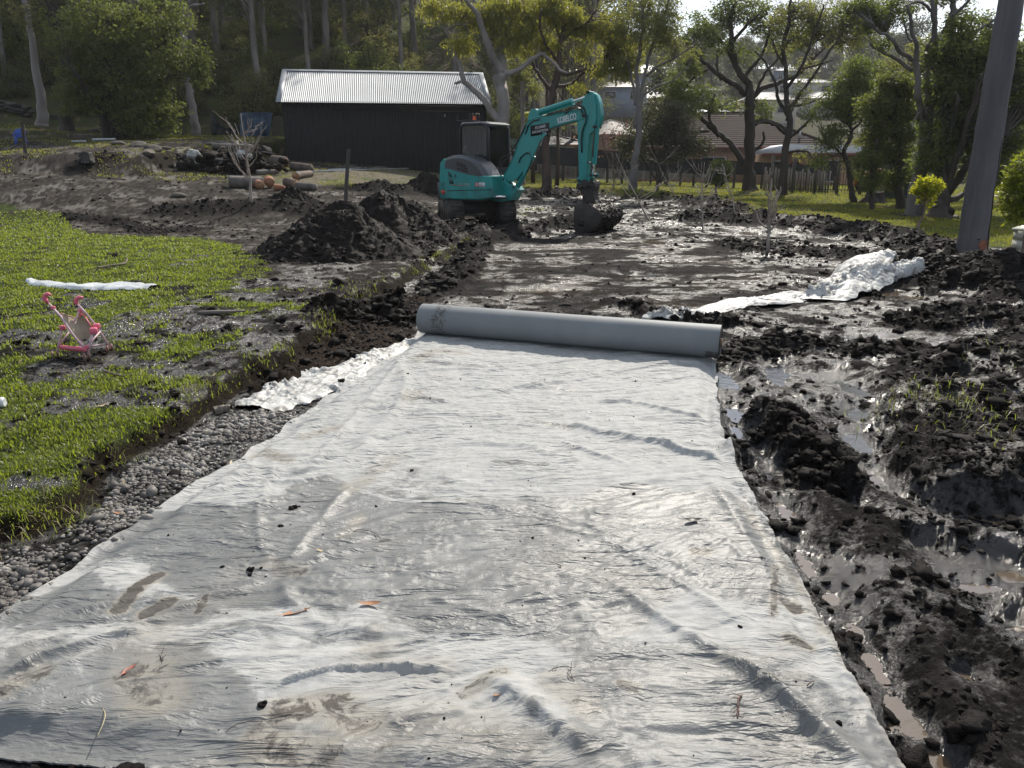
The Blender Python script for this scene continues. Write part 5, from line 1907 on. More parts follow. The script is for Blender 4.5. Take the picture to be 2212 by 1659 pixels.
# ---- big leafy tree, left
traced('broadleaf_tree', 'large broad leafy green tree with drooping crown on the left slope', 37.5,
       [[(229, 296, 9), (226, 250, 8), (232, 200, 7), (240, 140, 6), (250, 60, 4)], [(229, 270, 7), (240, 220, 5), (270, 170, 4), (310, 120, 3)], [(226, 255, 5), (190, 200, 4), (150, 140, 3)],
        [(240, 296, 5), (243, 262, 5), (255, 220, 4), (290, 190, 3), (350, 170, 2)], [(232, 200, 5), (280, 130, 4), (360, 90, 3), (400, 110, 2)]],
       [(230, 60, 110, 75), (330, 110, 90, 60), (400, 130, 50, 45), (250, 190, 115, 70), (180, 180, 60, 60), (310, 220, 80, 50), (340, 270, 45, 30), (280, 265, 60, 28), (420, 165, 34, 22), (170, 100, 60, 70), (330, 30, 80, 40), (150, 220, 40, 25), (300, 262, 50, 28)],
       LEAF_GREEN, DARK_BARK, 601, n=520, per=58, lsize=.15, wid=.62, droop=.7, aspect=.6)
# ---- gums on the left
traced('pale_gum_tree', 'tall straight pale gum trunk leaning left at the far left', 41,
       [[(86, 259, 10), (80, 220, 8.5), (70, 150, 7), (58, 70, 5.5), (46, 0, 4.5), (36, -70, 4)], [(46, -10, 3), (80, -60, 2)]], [(30, -60, 60, 40), (90, -80, 50, 40)], LEAF_FOREST2, PALE_BARK, 602, n=60)
traced('dark_gum_tree', 'thick dark trunk beside the pale gum, its crown cut by the frame', 39.5,
       [[(146, 277, 12), (143, 235, 11), (138, 170, 9), (128, 90, 7), (118, 0, 6), (110, -60, 5)], [(143, 200, 5), (160, 110, 4), (155, 20, 3)], [(128, 60, 5), (100, 0, 4)]],
       [(120, -20, 60, 30), (60, 30, 50, 30)], LEAF_FOREST2, DARK_BARK, 603, n=70)
traced('pale_gum_tree', 'pale gum with a forked top rising behind the leafy tree', 42,
       [[(426, 304, 8), (420, 250, 7.5), (411, 190, 7), (404, 130, 6.5), (398, 70, 6), (392, 10, 5.5), (388, -50, 4)], [(401, 72, 5), (408, 50, 4.5), (407, 15, 4), (418, -5, 3.5), (430, -30, 3)], [(407, 22, 3), (425, 10, 2.5), (440, 8, 2)]],
       [(400, -40, 60, 20), (360, 0, 40, 25)], LEAF_FOREST2, PALE_BARK, 604, n=60)
# ---- spotted gum right of the shed
traced('spreading_gum_tree', 'smooth grey gum with a low limb curving over the shed roof', 33.2,
       [[(1096, 352, 13), (1092, 300, 12.5), (1088, 240, 12), (1086, 180, 11.5), (1085, 158, 12)],
        [(1085, 158, 9), (1063, 133, 7.5), (1047, 88, 6.5), (1029, 35, 5), (1005, 8, 3.5), (985, -30, 3)],
        [(1086, 160, 9), (1083, 114, 8.5), (1074, 66, 6), (1064, 30, 5), (1042, 8, 3.5), (1020, 0, 2)], [(1083, 114, 6), (1100, 60, 4), (1112, 10, 3), (1120, -30, 2)],
        [(1084, 266, 9), (1072, 255, 7.5), (1061, 239, 6.5), (1034, 202, 6), (1010, 185, 5.5), (994, 178, 5), (990, 149, 4.5), (979, 106, 4.5), (966, 66, 3.5), (950, 30, 3), (925, 3, 2.5), (905, -20, 2)],
        [(994, 178, 3), (986, 180, 2), (982, 179, 1)],
        [(1089, 160, 7), (1098, 157, 5.5), (1131, 142, 4.5), (1150, 124, 4), (1172, 118, 3.5), (1184, 132, 3), (1206, 152, 2.5), (1225, 157, 2)],
        [(966, 66, 2.5), (985, 55, 2), (1010, 52, 1.5)], [(1047, 88, 3), (1070, 80, 2.5), (1090, 40, 2)]],
       [(1045, 30, 60, 35), (1110, 40, 60, 40), (1140, 90, 35, 30), (1000, 90, 26, 22, 1.6), (955, 20, 50, 30), (1120, 10, 70, 25), (1090, 95, 30, 20), (1010, 40, 35, 25)],
       LEAF_GUMY, PALE_BARK, 605, n=230, per=48, lsize=.20, wid=.5, droop=1.3, aspect=.22)
traced('slender_pale_tree', 'thin pale forked trunk between the gum and the excavator boom', 36,
       [[(1130, 345, 4.5), (1127, 290, 4), (1124, 245, 4), (1123, 210, 3.5), (1118, 150, 3), (1110, 100, 2)], [(1124, 218, 3), (1138, 195, 2.5), (1150, 178, 2.2), (1160, 160, 1.5)]],
       [(1115, 120, 25, 40), (1150, 190, 20, 20), (1130, 160, 25, 25)], LEAF_GUM, PALE_BARK, 606, n=50, per=40, lsize=.14)
traced('dark_trunk_gum_tree', 'dark-barked gum behind the boom with long arms and yellow-green foliage', 33.5,
       [[(1181, 388, 9.5), (1183, 340, 8), (1185, 279, 7), (1186, 210, 7), (1197, 178, 6.5), (1202, 140, 5), (1205, 93, 4.5), (1220, 53, 4), (1223, 0, 3), (1225, -40, 2)],
        [(1190, 195, 4), (1170, 165, 3.2), (1152, 148, 3), (1148, 106, 2.5), (1132, 61, 2), (1125, 30, 1.5)],
        [(1198, 176, 4.5), (1206, 152, 4), (1233, 161, 3.5), (1256, 152, 3), (1290, 138, 2.5), (1310, 133, 2)],
        [(1192, 188, 4), (1220, 184, 3.5), (1240, 176, 3), (1258, 157, 3), (1290, 148, 2.4), (1316, 130, 2), (1340, 100, 1.5)],
        [(1203, 130, 3.5), (1180, 100, 2.5), (1165, 60, 2), (1170, 20, 1.5)], [(1205, 95, 3), (1235, 70, 2.5), (1270, 50, 2), (1290, 20, 1.5)], [(1210, 80, 2.5), (1195, 30, 2), (1205, -10, 1.5)]],
       [(1215, 30, 45, 35), (1255, 60, 40, 28), (1190, 15, 35, 30), (1182, 95, 26, 20, 1.5), (1340, 110, 34, 42, 1.3), (1300, 145, 26, 16), (1345, 155, 26, 20, 1.3), (1290, 60, 30, 20), (1265, 108, 25, 14), (1320, 60, 30, 30), (1150, 50, 25, 30), (1250, 190, 20, 12), (1375, 120, 16, 30)],
       LEAF_GUMY, BROWN_BARK, 607, n=300, per=46, lsize=.20, wid=.42, droop=1.3, aspect=.22)
traced('slender_gum_tree', 'slender grey gum forking into upright stems, standing on the far lawn', 32.5,
       [[(1371, 393, 9), (1366, 360, 7.5), (1367, 325, 6.5), (1374, 266, 6), (1373, 213, 4.5), (1370, 160, 4), (1378, 112, 3.5), (1384, 40, 3), (1380, -30, 2)],
        [(1372, 275, 5), (1380, 240, 4.5), (1386, 205, 4), (1396, 165, 3.2), (1408, 120, 3), (1430, 53, 2.4), (1444, 10, 2), (1450, -30, 1.5)],
        [(1371, 230, 3), (1362, 180, 2.5), (1350, 130, 2), (1345, 80, 1.6), (1330, 30, 1.2)], [(1396, 165, 2.5), (1425, 140, 2), (1470, 120, 1.5), (1500, 95, 1)], [(1386, 205, 2.5), (1415, 185, 2), (1450, 175, 1.3), (1490, 140, 1)], [(1382, 60, 2), (1400, 20, 1.6), (1410, -30, 1)]],
       [(1375, 20, 50, 30), (1350, 70, 28, 26), (1400, 70, 40, 40), (1440, 60, 35, 40), (1445, 110, 30, 26), (1425, 10, 50, 25), (1360, 130, 20, 20, .6), (1480, 110, 26, 20, .6)],
       LEAF_GUM, GREY_BARK, 608, n=210, per=34, lsize=.17, wid=.45, droop=1.1, aspect=.25)
# ---- big spreading dark tree
traced('spreading_dark_tree', 'big spreading tree with rugged dark trunk and low leftward limb by the dark fence', 37,
       [[(1621, 410, 13), (1618, 370, 10.5), (1617, 319, 10), (1620, 266, 9.5), (1613, 213, 8), (1600, 172, 6.5), (1588, 140, 5.5), (1581, 93, 4.5), (1583, 40, 3.5), (1590, -10, 2)],
        [(1612, 362, 6.5), (1593, 332, 6), (1576, 314, 5.5), (1552, 296, 5), (1532, 284, 4.5), (1512, 262, 4), (1497, 245, 3.5), (1480, 225, 3), (1465, 205, 2)],
        [(1610, 205, 5.5), (1585, 188, 5), (1557, 173, 4.5), (1530, 150, 3.5), (1510, 133, 3), (1490, 110, 2), (1470, 95, 1.5)],
        [(1615, 225, 5.5), (1634, 203, 5), (1655, 188, 4.5), (1678, 180, 4), (1715, 165, 3), (1757, 130, 2.5), (1790, 95, 2)],
        [(1622, 270, 5), (1640, 262, 4.5), (1665, 262, 4), (1690, 275, 3), (1700, 290, 2.5)],
        [(1588, 140, 4), (1560, 100, 3), (1535, 70, 2.5), (1520, 40, 2)], [(1581, 95, 3.5), (1610, 60, 3), (1640, 30, 2)], [(1600, 172, 4), (1640, 130, 3), (1660, 90, 2.5), (1670, 50, 2)],
        [(1552, 296, 3.5), (1535, 262, 3), (1530, 235, 2.5), (1545, 205, 2)], [(1532, 284, 3), (1500, 285, 2.5), (1475, 275, 2)], [(1557, 173, 3), (1545, 140, 2.5), (1550, 110, 2)], [(1530, 150, 2.5), (1500, 165, 2), (1480, 190, 1.5)],
        [(1634, 203, 3), (1650, 160, 2.5), (1690, 120, 2), (1700, 90, 1.5)], [(1620, 330, 4), (1645, 318, 3), (1652, 300, 2.5), (1650, 285, 2)]],
       [(1540, 45, 60, 26), (1600, 20, 70, 28), (1500, 85, 48, 30), (1660, 45, 50, 30), (1560, 95, 40, 20), (1485, 175, 42, 34), (1520, 215, 40, 26), (1480, 230, 36, 30), (1640, 240, 34, 22), (1700, 90, 45, 25), (1610, 120, 35, 18, .6), (1450, 205, 30, 30), (1570, 225, 24, 18, .5), (1500, 130, 30, 20), (1735, 70, 35, 25)],
       LEAF_DARK, DARK_BARK, 609, n=430, per=44, lsize=.14, wid=.5, droop=.5, aspect=.4, twig_r=.013)
traced('twisted_dark_tree', 'dark thin-trunked tree with a tangle of bare twigs in front of the brick house', 33.5,
       [[(1688, 425, 9.5), (1692, 380, 7.5), (1698, 319, 6.5), (1702, 253, 5.5), (1698, 200, 4.5), (1698, 150, 4), (1688, 93, 3.5), (1704, 40, 3), (1712, -20, 2)],
        [(1700, 262, 4.5), (1712, 230, 4), (1740, 195, 3), (1770, 150, 2.5), (1800, 100, 2), (1830, 60, 1.5)],
        [(1701, 250, 4), (1680, 215, 3.2), (1672, 170, 2.6), (1650, 130, 2), (1630, 110, 1.5)], [(1698, 190, 3.5), (1725, 150, 3), (1745, 100, 2.3), (1765, 50, 2), (1780, 10, 1.5)],
        [(1700, 300, 4), (1725, 285, 3), (1745, 262, 2.5), (1760, 230, 2)], [(1696, 290, 3.5), (1675, 268, 3), (1650, 262, 2.5), (1632, 270, 2)], [(1698, 150, 3), (1675, 110, 2.2), (1660, 60, 1.6)],
        [(1698, 330, 3.5), (1725, 325, 2.6), (1745, 330, 2), (1760, 345, 1.5)], [(1712, 230, 2.5), (1740, 225, 2), (1775, 210, 1.5), (1800, 190, 1)], [(1745, 100, 2), (1780, 80, 1.5), (1810, 70, 1)], [(1725, 150, 2), (1765, 140, 1.6), (1800, 130, 1)]],
       [(1720, 40, 60, 30), (1780, 60, 50, 32), (1845, 50, 50, 25), (1700, 90, 40, 24, .5), (1830, 95, 40, 20), (1770, 20, 70, 20), (1745, 330, 24, 12, .5), (1870, 30, 40, 20), (1740, 150, 40, 30, .35), (1740, 220, 45, 30, .25)],
       LEAF_GUM, DARK_BARK, 610, n=300, per=30, lsize=.15, wid=.45, droop=.6, aspect=.3, twig_r=.014)
traced('young_gum_tree', 'young tree with a crooked dark trunk and soft hanging leaves left of the tall gum', 29,
       [[(1840, 441, 6), (1836, 405, 5.5), (1832, 372, 5), (1823, 338, 4.5), (1830, 315, 4), (1838, 292, 3.5), (1834, 253, 3), (1840, 215, 2.5), (1842, 170, 2)],
        [(1834, 350, 3), (1810, 325, 2.4), (1790, 310, 2), (1775, 290, 1.5)], [(1835, 270, 2.6), (1815, 250, 2), (1800, 230, 1.5)], [(1838, 285, 2.6), (1858, 262, 2), (1865, 230, 1.5)]],
       [(1830, 195, 42, 32), (1800, 225, 34, 24), (1850, 150, 36, 32), (1770, 348, 22, 12), (1800, 285, 30, 18), (1790, 310, 26, 14), (1845, 240, 30, 24), (1860, 370, 20, 22, .7), (1830, 345, 14, 12, .5), (1760, 245, 20, 16, .6), (1875, 200, 25, 30)],
       LEAF_DARK, DARK_BARK, 611, n=230, per=40, lsize=.14, wid=.4, droop=1.0, aspect=.3)
# ---- tall many-stemmed gum at right
traced('forked_gum_tree', 'tall smooth gum with several long curving stems just left of the pole', 23,
       [[(1970, 465, 16), (1976, 410, 13.5), (1983, 354, 12), (1990, 300, 10.5), (1994, 266, 10), (2002, 226, 9), (2022, 173, 8.5), (2032, 120, 7.5), (2038, 70, 6), (2040, 40, 5.5), (2046, 0, 5), (2060, -50, 3)],
        [(1991, 255, 7.5), (1984, 228, 6.5), (1973, 192, 6), (1972, 140, 5), (1970, 90, 3.5), (1966, 40, 3), (1958, 10, 2)],
        [(2003, 222, 6), (2006, 180, 5.5), (2010, 130, 5), (2012, 100, 5), (2024, 80, 4), (2014, 30, 4), (2012, -20, 3)],
        [(2034, 112, 6), (2022, 85, 5.5), (2016, 60, 5), (2020, 20, 4.5), (2028, -20, 3)],
        [(1971, 130, 4), (1955, 120, 4), (1935, 106, 3.6), (1916, 74, 3.2), (1900, 62, 2.5), (1885, 50, 2)], [(1972, 150, 4), (1950, 132, 3.5), (1925, 120, 3), (1893, 108, 2.6), (1880, 95, 2)],
        [(2028, 160, 5), (2050, 130, 4.2), (2076, 106, 3.8), (2105, 75, 3.2), (2140, 50, 2.8), (2180, 28, 2.2)], [(2000, 276, 5.5), (2015, 258, 4.5), (2050, 228, 4), (2080, 205, 3.6), (2105, 190, 3.2), (2151, 168, 2.8)],
        [(2036, 70, 4), (2052, 45, 3.4), (2080, 20, 3), (2110, -10, 2)], [(1970, 90, 2.5), (1955, 60, 2), (1950, 30, 1.5)], [(1916, 74, 2), (1912, 50, 1.6), (1925, 20, 1.2)], [(2020, 30, 3), (1995, 10, 2.4), (1975, 5, 2), (1955, 22, 1.6)],
        [(1995, 290, 3), (1985, 240, 2), (1975, 262, 1)]],
       [(1890, 45, 45, 24), (1950, 10, 50, 20, .6), (2100, 40, 50, 22, .35), (2160, 60, 40, 26, .4), (1905, 95, 26, 12, .6), (1860, 20, 40, 20), (2060, -10, 60, 20, .4)],
       LEAF_DARK, GREY_BARK, 612, n=190, per=36, lsize=.11, wid=.34, droop=.5, aspect=.35, sides=10)
traced('bushy_tree', 'bright-edged bushy tree filling the space left of the tall forked gum', 26,
       [[(1942, 456, 9), (1940, 410, 8), (1942, 350, 7), (1935, 290, 5), (1930, 220, 4), (1935, 160, 3)], [(1942, 360, 5), (1915, 320, 4), (1900, 280, 3)], [(1940, 330, 4), (1960, 280, 3), (1965, 220, 2)]],
       [(1935, 175, 30, 20), (1895, 225, 34, 20), (1950, 240, 38, 24), (1905, 285, 34, 18), (1878, 345, 30, 16), (1935, 330, 34, 20), (1915, 395, 30, 14, .6), (1965, 190, 30, 20), (1880, 255, 20, 14), (1925, 205, 26, 16), (1900, 320, 24, 14), (1950, 290, 26, 18), (1950, 375, 22, 14)],
       LEAF_GREEN, DARK_BARK, 613, n=380, per=46, lsize=.11, wid=.42, droop=.5, aspect=.5)
traced('evergreen_tree', 'massive dark evergreen with flared trunk behind the leaning pole', 22.5,
       [[(2036, 474, 23), (2036, 450, 17), (2040, 410, 15), (2038, 360, 12), (2042, 300, 9), (2050, 220, 6), (2055, 150, 4)], [(2046, 415, 9), (2075, 375, 7), (2105, 340, 5), (2140, 310, 4), (2170, 290, 3)],
        [(2044, 400, 8), (2065, 340, 6), (2090, 280, 5), (2110, 220, 4), (2120, 160, 3)], [(2036, 400, 7), (2020, 350, 5), (2010, 300, 4), (2015, 240, 3)], [(2050, 430, 6), (2085, 415, 5), (2120, 405, 4), (2150, 385, 3)],
        [(2040, 330, 5), (2060, 280, 4), (2070, 210, 3)]],
       [(2060, 110, 55, 40), (2040, 190, 50, 45), (2100, 170, 60, 50), (2110, 250, 60, 45), (2040, 280, 45, 40), (2080, 320, 50, 30, .7), (2160, 300, 60, 50), (2190, 200, 50, 60), (2150, 370, 55, 26, .7), (2010, 340, 30, 35), (2200, 380, 40, 30), (2070, 60, 35, 20, .6), (2150, 110, 50, 30), (2190, 130, 40, 30)],
       LEAF_DARK, DARK_BARK, 614, n=720, per=46, lsize=.11, wid=.42, droop=.5, aspect=.5, twig_r=.014, sides=12)
traced('slim_dark_tree', 'slim dark trunk with ivy-like leaves between the young tree and tall gum', 25.5,
       [[(1890, 448, 5), (1891, 420, 4.5), (1893, 390, 4), (1890, 350, 3.5), (1895, 300, 3)]], [(1890, 385, 16, 22), (1885, 345, 26, 20), (1870, 400, 14, 10)], LEAF_DARK, DARK_BARK, 615, n=70, per=36, lsize=.1, wid=.3)
traced('wide_leafy_tree', 'wide loose-crowned tree filling the gaps between the tall gum and the evergreen', 31,
       [[(2000, 448, 8), (2004, 380, 7), (1998, 300, 5.5), (2010, 220, 4), (2020, 150, 3)], [(2002, 370, 5), (1960, 310, 4), (1930, 250, 3)], [(2002, 340, 5), (2050, 270, 4), (2100, 220, 3)]],
       [(1915, 150, 40, 22), (1880, 215, 36, 20), (1960, 165, 34, 26), (1990, 230, 44, 28), (1940, 320, 34, 22), (2020, 145, 46, 26), (2075, 130, 44, 30), (2130, 160, 40, 30), (1870, 300, 26, 18), (1985, 340, 36, 26), (2060, 380, 44, 22), (2180, 150, 40, 40), (1900, 385, 30, 20), (1985, 100, 28, 18), (2150, 240, 50, 40), (2190, 330, 40, 40)],
       LEAF_GUM, BROWN_BARK, 622, n=420, per=34, lsize=.15, wid=.42, droop=.8, aspect=.35)
# ---- olive shrub thicket and round shrub
traced('olive_shrub', 'wide grey-olive shrub on thin stems under the slender gum', 34.5,
       [[(1420, 396, 3), (1418, 350, 2.4), (1405, 300, 2), (1395, 260, 1.5)], [(1421, 396, 3), (1430, 345, 2.4), (1450, 290, 2), (1460, 240, 1.4)], [(1425, 396, 2.5), (1450, 350, 2), (1480, 310, 1.6)], [(1419, 390, 2.5), (1385, 340, 2), (1360, 300, 1.5)]],
       [(1400, 285, 55, 32), (1460, 290, 50, 34), (1370, 325, 40, 18), (1500, 320, 36, 20), (1430, 240, 50, 30, .7), (1350, 310, 30, 16), (1445, 335, 45, 16), (1470, 250, 34, 30, .6)],
       LEAF_OLIVE, DARK_BARK, 616, n=360, per=30, lsize=.12, wid=.45, cat='shrub', droop=.2, aspect=.5)
traced('round_shrub', 'small round dark shrub on a short stem in front of the long fence', 30.5,
       [[(1547, 417, 2.5), (1546, 400, 2.2), (1550, 380, 2)], [(1548, 410, 1.8), (1560, 392, 1.5)]],
       [(1553, 374, 34, 28), (1552, 368, 26, 22)], LEAF_DARK, DARK_BARK, 617, n=150, per=46, lsize=.07, wid=.2, cat='shrub', droop=0, aspect=.5)
traced('reddish_shrub', 'sparse reddish twiggy shrub right of the excavator stick', 36,
       [[(1330, 385, 1.6), (1325, 340, 1.2), (1318, 290, .8)], [(1331, 385, 1.6), (1340, 330, 1.2), (1348, 280, .8)], [(1332, 380, 1.4), (1355, 335, 1), (1370, 290, .8)], [(1329, 380, 1.4), (1308, 330, 1), (1300, 290, .8)]],
       [(1315, 305, 26, 26), (1345, 290, 26, 30)], leafmat('reddish_leaves', (.10, .045, .035), (.15, .08, .06), (.25, .1, .06), .3, 2), TWIG_BARK, 618, n=60, per=8, lsize=.12, wid=.4, cat='shrub')
traced('yellow_leaf_sapling', 'young sapling with bright yellow-green leaves on a thin leaning stem', 16.2,
       [[(1976, 508, 2.6), (1984, 475, 2.2), (1994, 445, 1.8), (2000, 420, 1.4)], [(1991, 452, 1.2), (2012, 430, 1)], [(1992, 448, 1.2), (1988, 430, 1)]],
       [(2003, 398, 20, 16), (1993, 412, 18, 12), (2018, 412, 14, 14), (2002, 436, 18, 6, .6)], LEAF_YEL, TWIG_BARK, 619, n=95, per=20, lsize=.085, wid=.16, cat='sapling', droop=-.1, aspect=.5, twig_r=.005)
traced('yellow_tipped_shrub', 'glossy green shrub with yellow new leaves at the right edge', 13,
       [[(2215, 500, 3), (2212, 460, 3), (2205, 410, 2.4), (2200, 370, 1.8)], [(2213, 470, 2.4), (2190, 450, 1.8), (2175, 420, 1.2)], [(2230, 480, 2.5), (2235, 420, 2), (2240, 370, 1.5)]],
       [(2195, 405, 28, 30), (2225, 380, 40, 40), (2190, 445, 26, 18), (2240, 440, 40, 40), (2185, 470, 14, 16, .6)], leafmat('glossy_mixed_leaves', (.035, .070, .012), (.20, .23, .015), (.40, .46, .03), .4, 2.5, .3), TWIG_BARK, 620, n=260, per=20, lsize=.085, wid=.17, cat='shrub', droop=.1, aspect=.36, twig_r=.006)

# ---- palms
def palm(label, px, py, Y, tall, fr, seed, leaf, yel=False):
    r = np.random.default_rng(seed)
    b = PY(px, py, Y); gx, gy = b[0], Y
    g = gz(gx, gy)
    top = b[2]
    t = thing('palm', label, 'palm', (gx, gy, g), 0)
    m = MB(); m.tube([(0, 0, -.1), (0.03, 0, (top - g) * .5), (0, 0, top - g)], [.11, .09, .06], 8); m.build('trunk', BROWN_BARK, t, smooth=True)
    for k in range(fr):
        a = k / fr * 6.28 + r.uniform(-.2, .2); ln = tall * r.uniform(.8, 1.15); el = r.uniform(.5, 1.2)
        pts = []
        for s in np.linspace(0, 1, 9):
            hh = ln * (math.sin(el) * s - .75 * s * s)
            pts.append((math.cos(a) * ln * s * math.cos(el * .6), math.sin(a) * ln * s * math.cos(el * .6), top - g + hh))
        m = MB(); m.tube(pts, [.018] * 8 + [.006], 4, cap=False)
        for i in range(1, 9):
            for q in np.linspace(0, .8, 3):
                p = np.array(pts[i - 1]) * (1 - q) + np.array(pts[i]) * q
                d = np.array(pts[i]) - np.array(pts[i - 1]); d /= np.linalg.norm(d)
                sd = np.cross(d, (0, 0, 1)); sd /= np.linalg.norm(sd) + 1e-6
                for s in (-1, 1):
                    l2 = .42 * tall / 1.6 * math.sin(min(1, i / 8 + .1) * 3.0) + .1
                    tip = p + sd * s * l2 * .8 + d * l2 * .5 + np.array([0, 0, -.3 * l2])
                    m.faces([tuple(p), tuple(p + d * .05), tuple(tip)], [[0, 1, 2]])
        m2 = m.build('frond', leaf, t); attr(m2, 'lv', r.uniform(0, 1, len(m2.data.vertices)))
    return t


palm('feather palm with arching grey-green fronds behind the boom', 1205, 268, 37, 1.9, 13, 631, LEAF_GUM)
palm('small palm with an upright bright yellow-green frond beside the boom cylinder', 1152, 246, 38, 1.0, 7, 632, LEAF_YEL)

# ---- bare saplings
SAP_BARK = barkmat('sapling_bark', (.36, .31, .27), (.22, .18, .155), 6)


def sapling(label, base, tip, seed, spread=40, n=9, r0=.022, limbs=None, rb=None):
    r = np.random.default_rng(seed); r0 = r0 * 1.35
    b = GT(*base); Y = b[1]
    P = [np.array(b) - np.array([0, 0, .08])]
    top = np.array(PY(tip[0], tip[1], Y))
    H = top[2] - b[2]
    L_ = [([P[0], np.array(b) * .55 + top * .45 + r.normal(0, .02, 3), top], [r0, r0 * .6, r0 * .2])]
    sc = Y / FPX * 1.05
    nodes = []
    for k in range(n):
        f = r.uniform(.22, .8); a = np.array(b) * (1 - f) + top * f
        ang = r.uniform(0, 6.28); sp = spread * sc * r.uniform(.4, 1.1) * (1.15 - f * .6)
        rise = H * r.uniform(.15, .42) * (1.1 - f * .4)
        tp = a + np.array([math.cos(ang) * sp, math.sin(ang) * sp * .7, rise])
        md = a * .5 + tp * .5 + np.array([math.cos(ang) * sp * .12, 0, -rise * .08])
        L_.append(([a, md, tp], [r0 * .5 * (1 - f * .4), r0 * .32, r0 * .12]))
        for _ in range(3):
            g = r.uniform(.3, .8); a2 = a * (1 - g) + tp * g
            d = (tp - a) * r.uniform(.25, .5) + r.normal(0, .10 * sp + .03, 3)
            d[2] = abs(d[2]) + .02
            L_.append(([a2, a2 + d], [r0 * .22, r0 * .09]))
    return build_tree('bare_sapling', label, 'sapling', b, L_, (np.zeros((0, 3)), np.zeros(0)), None, rb or SAP_BARK, seed, 'bare saplings on the dug ground', 0, sides=6)


sapling('bare sapling with wide V-shaped branches in front of the blue tarp', (541, 437), (520, 245), 641, 62, 12, .032)
sapling('small bare sapling right beside the excavator bucket', (1408, 478), (1330, 330), 642, 60, 7, .020)
sapling('bare multi-branched sapling midway between bucket and round shrub', (1518, 500), (1522, 350), 643, 46, 10, .020)
sapling('pale bare sapling growing left of the round shrub', (1478, 455), (1405, 320), 644, 55, 7, .016)
sapling('tall pale bare sapling in front of the spreading dark tree', (1657, 545), (1668, 385), 645, 40, 11, .026)
sapling('bare sapling with crooked forks at the foot of the big tree', (1590, 462), (1560, 350), 646, 40, 7, .016)
sapling('thin bare twiggy sapling right of the quick hitch', (1318, 440), (1322, 330), 647, 28, 6, .012)

# ---- background forest: prototypes, then copies
def proto_tree(seed, H, r0, crown, leaf, bark, nl, per, ls, lean=.04, wid=.9, lo=.35, droop=.4):
    r = np.random.default_rng(seed)
    lx, ly = r.normal(0, lean * H, 2)
    tr = [np.array([0, 0, -.6]), np.array([lx * .2, ly * .2, H * .25]), np.array([lx * .35 + r.normal(0, .2), ly * .5, H * .5]), np.array([lx * .8, ly * .8, H * .75]), np.array([lx, ly, H * .97])]
    L_ = [(tr, [r0 * 1.3, r0, r0 * .8, r0 * .5, r0 * .15])]
    ends = []
    for k in range(nl):
        f = r.uniform(lo, .92); i = f * 4; j = min(3, int(i)); a = tr[j] * (1 - (i - j)) + tr[j + 1] * (i - j)
        an = r.uniform(0, 6.28); sp = crown * r.uniform(.5, 1.1) * (1.25 - f * .7); up = H * r.uniform(.06, .2)
        e_ = a + np.array([math.cos(an) * sp, math.sin(an) * sp, up])
        m = a * .5 + e_ * .5 + np.array([r.normal(0, .2), r.normal(0, .2), up * .12])
        L_.append(([a, m, e_], [r0 * .42 * (1.1 - f * .5), r0 * .28, r0 * .1])); ends.append((m, e_))
    C = []
    for m, e_ in ends:
        for _ in range(6):
            g = r.uniform(.3, 1.1); C.append(m * (1 - g) + e_ * g + r.normal(0, .55, 3) * np.array([1, 1, .6]))
    C = np.array(C)
    return L_, C, r.uniform(.6, 1.2, len(C)) * wid


def proto_shrub(seed, H, W2, leaf, per, ls):
    r = np.random.default_rng(seed)
    L_ = []; C = []
    for k in range(6):
        an = r.uniform(0, 6.28); e_ = np.array([math.cos(an) * W2 * .5, math.sin(an) * W2 * .5, H * r.uniform(.6, .95)])
        L_.append(([np.array([0, 0, -.3]), e_ * .5 + np.array([0, 0, .1]), e_], [.07, .045, .02]))
    n = 60
    d = r.normal(size=(n, 3)); d /= np.linalg.norm(d, axis=1)[:, None]; d[:, 2] = d[:, 2] * .5 + .55
    C = d * (r.uniform(.2, 1, n) ** .5)[:, None] * np.array([W2, W2, H])
    return L_, C, r.uniform(.4, .8, n)


SRC = []
for sd, H, r0, cw, lf, bk, nl, per, ls, lo in [(701, 19, .20, 2.8, LEAF_FOREST, FOREST_BARK, 20, 34, .30, .42), (702, 22, .24, 3.2, LEAF_FOREST2, FOREST_BARK, 22, 30, .30, .45), (703, 17, .16, 2.6, LEAF_FOREST, FOREST_BARK, 22, 34, .28, .25),
                                              (704, 20, .20, 3.2, LEAF_FOREST2, GREY_BARK, 20, 30, .30, .35), (705, 15, .14, 2.4, LEAF_FOREST, FOREST_BARK, 22, 36, .28, .15), (706, 21, .18, 2.6, LEAF_FOREST, FOREST_BARK, 18, 34, .30, .3)]:
    SRC.append((sd, H, r0, cw, lf, bk, nl, per, ls, lo))
_fr = np.random.default_rng(77)
FOREST_LABEL = 'tall dark-trunked tree in the shady forest that closes off the view behind the shed'


def forest_label(x, y, what):
    u = x / y
    zone = ('at the far left edge' if u < -.56 else 'behind the big leafy tree' if u < -.44 else 'behind the blue tarp' if u < -.32 else 'behind the left half of the shed' if u < -.18 else 'behind the right half of the shed' if u < -.05 else 'behind the smooth grey gum')
    row = 'in the front row' if y < 60 else 'midway up the slope' if y < 80 else 'high on the slope'
    return ('tall dark forest tree ' if what == 'tree' else 'leafy forest shrub ') + zone + ', ' + row


def base_z(x, y):
    return gz(x, y) if y < 70 else float(tlow(x, y))


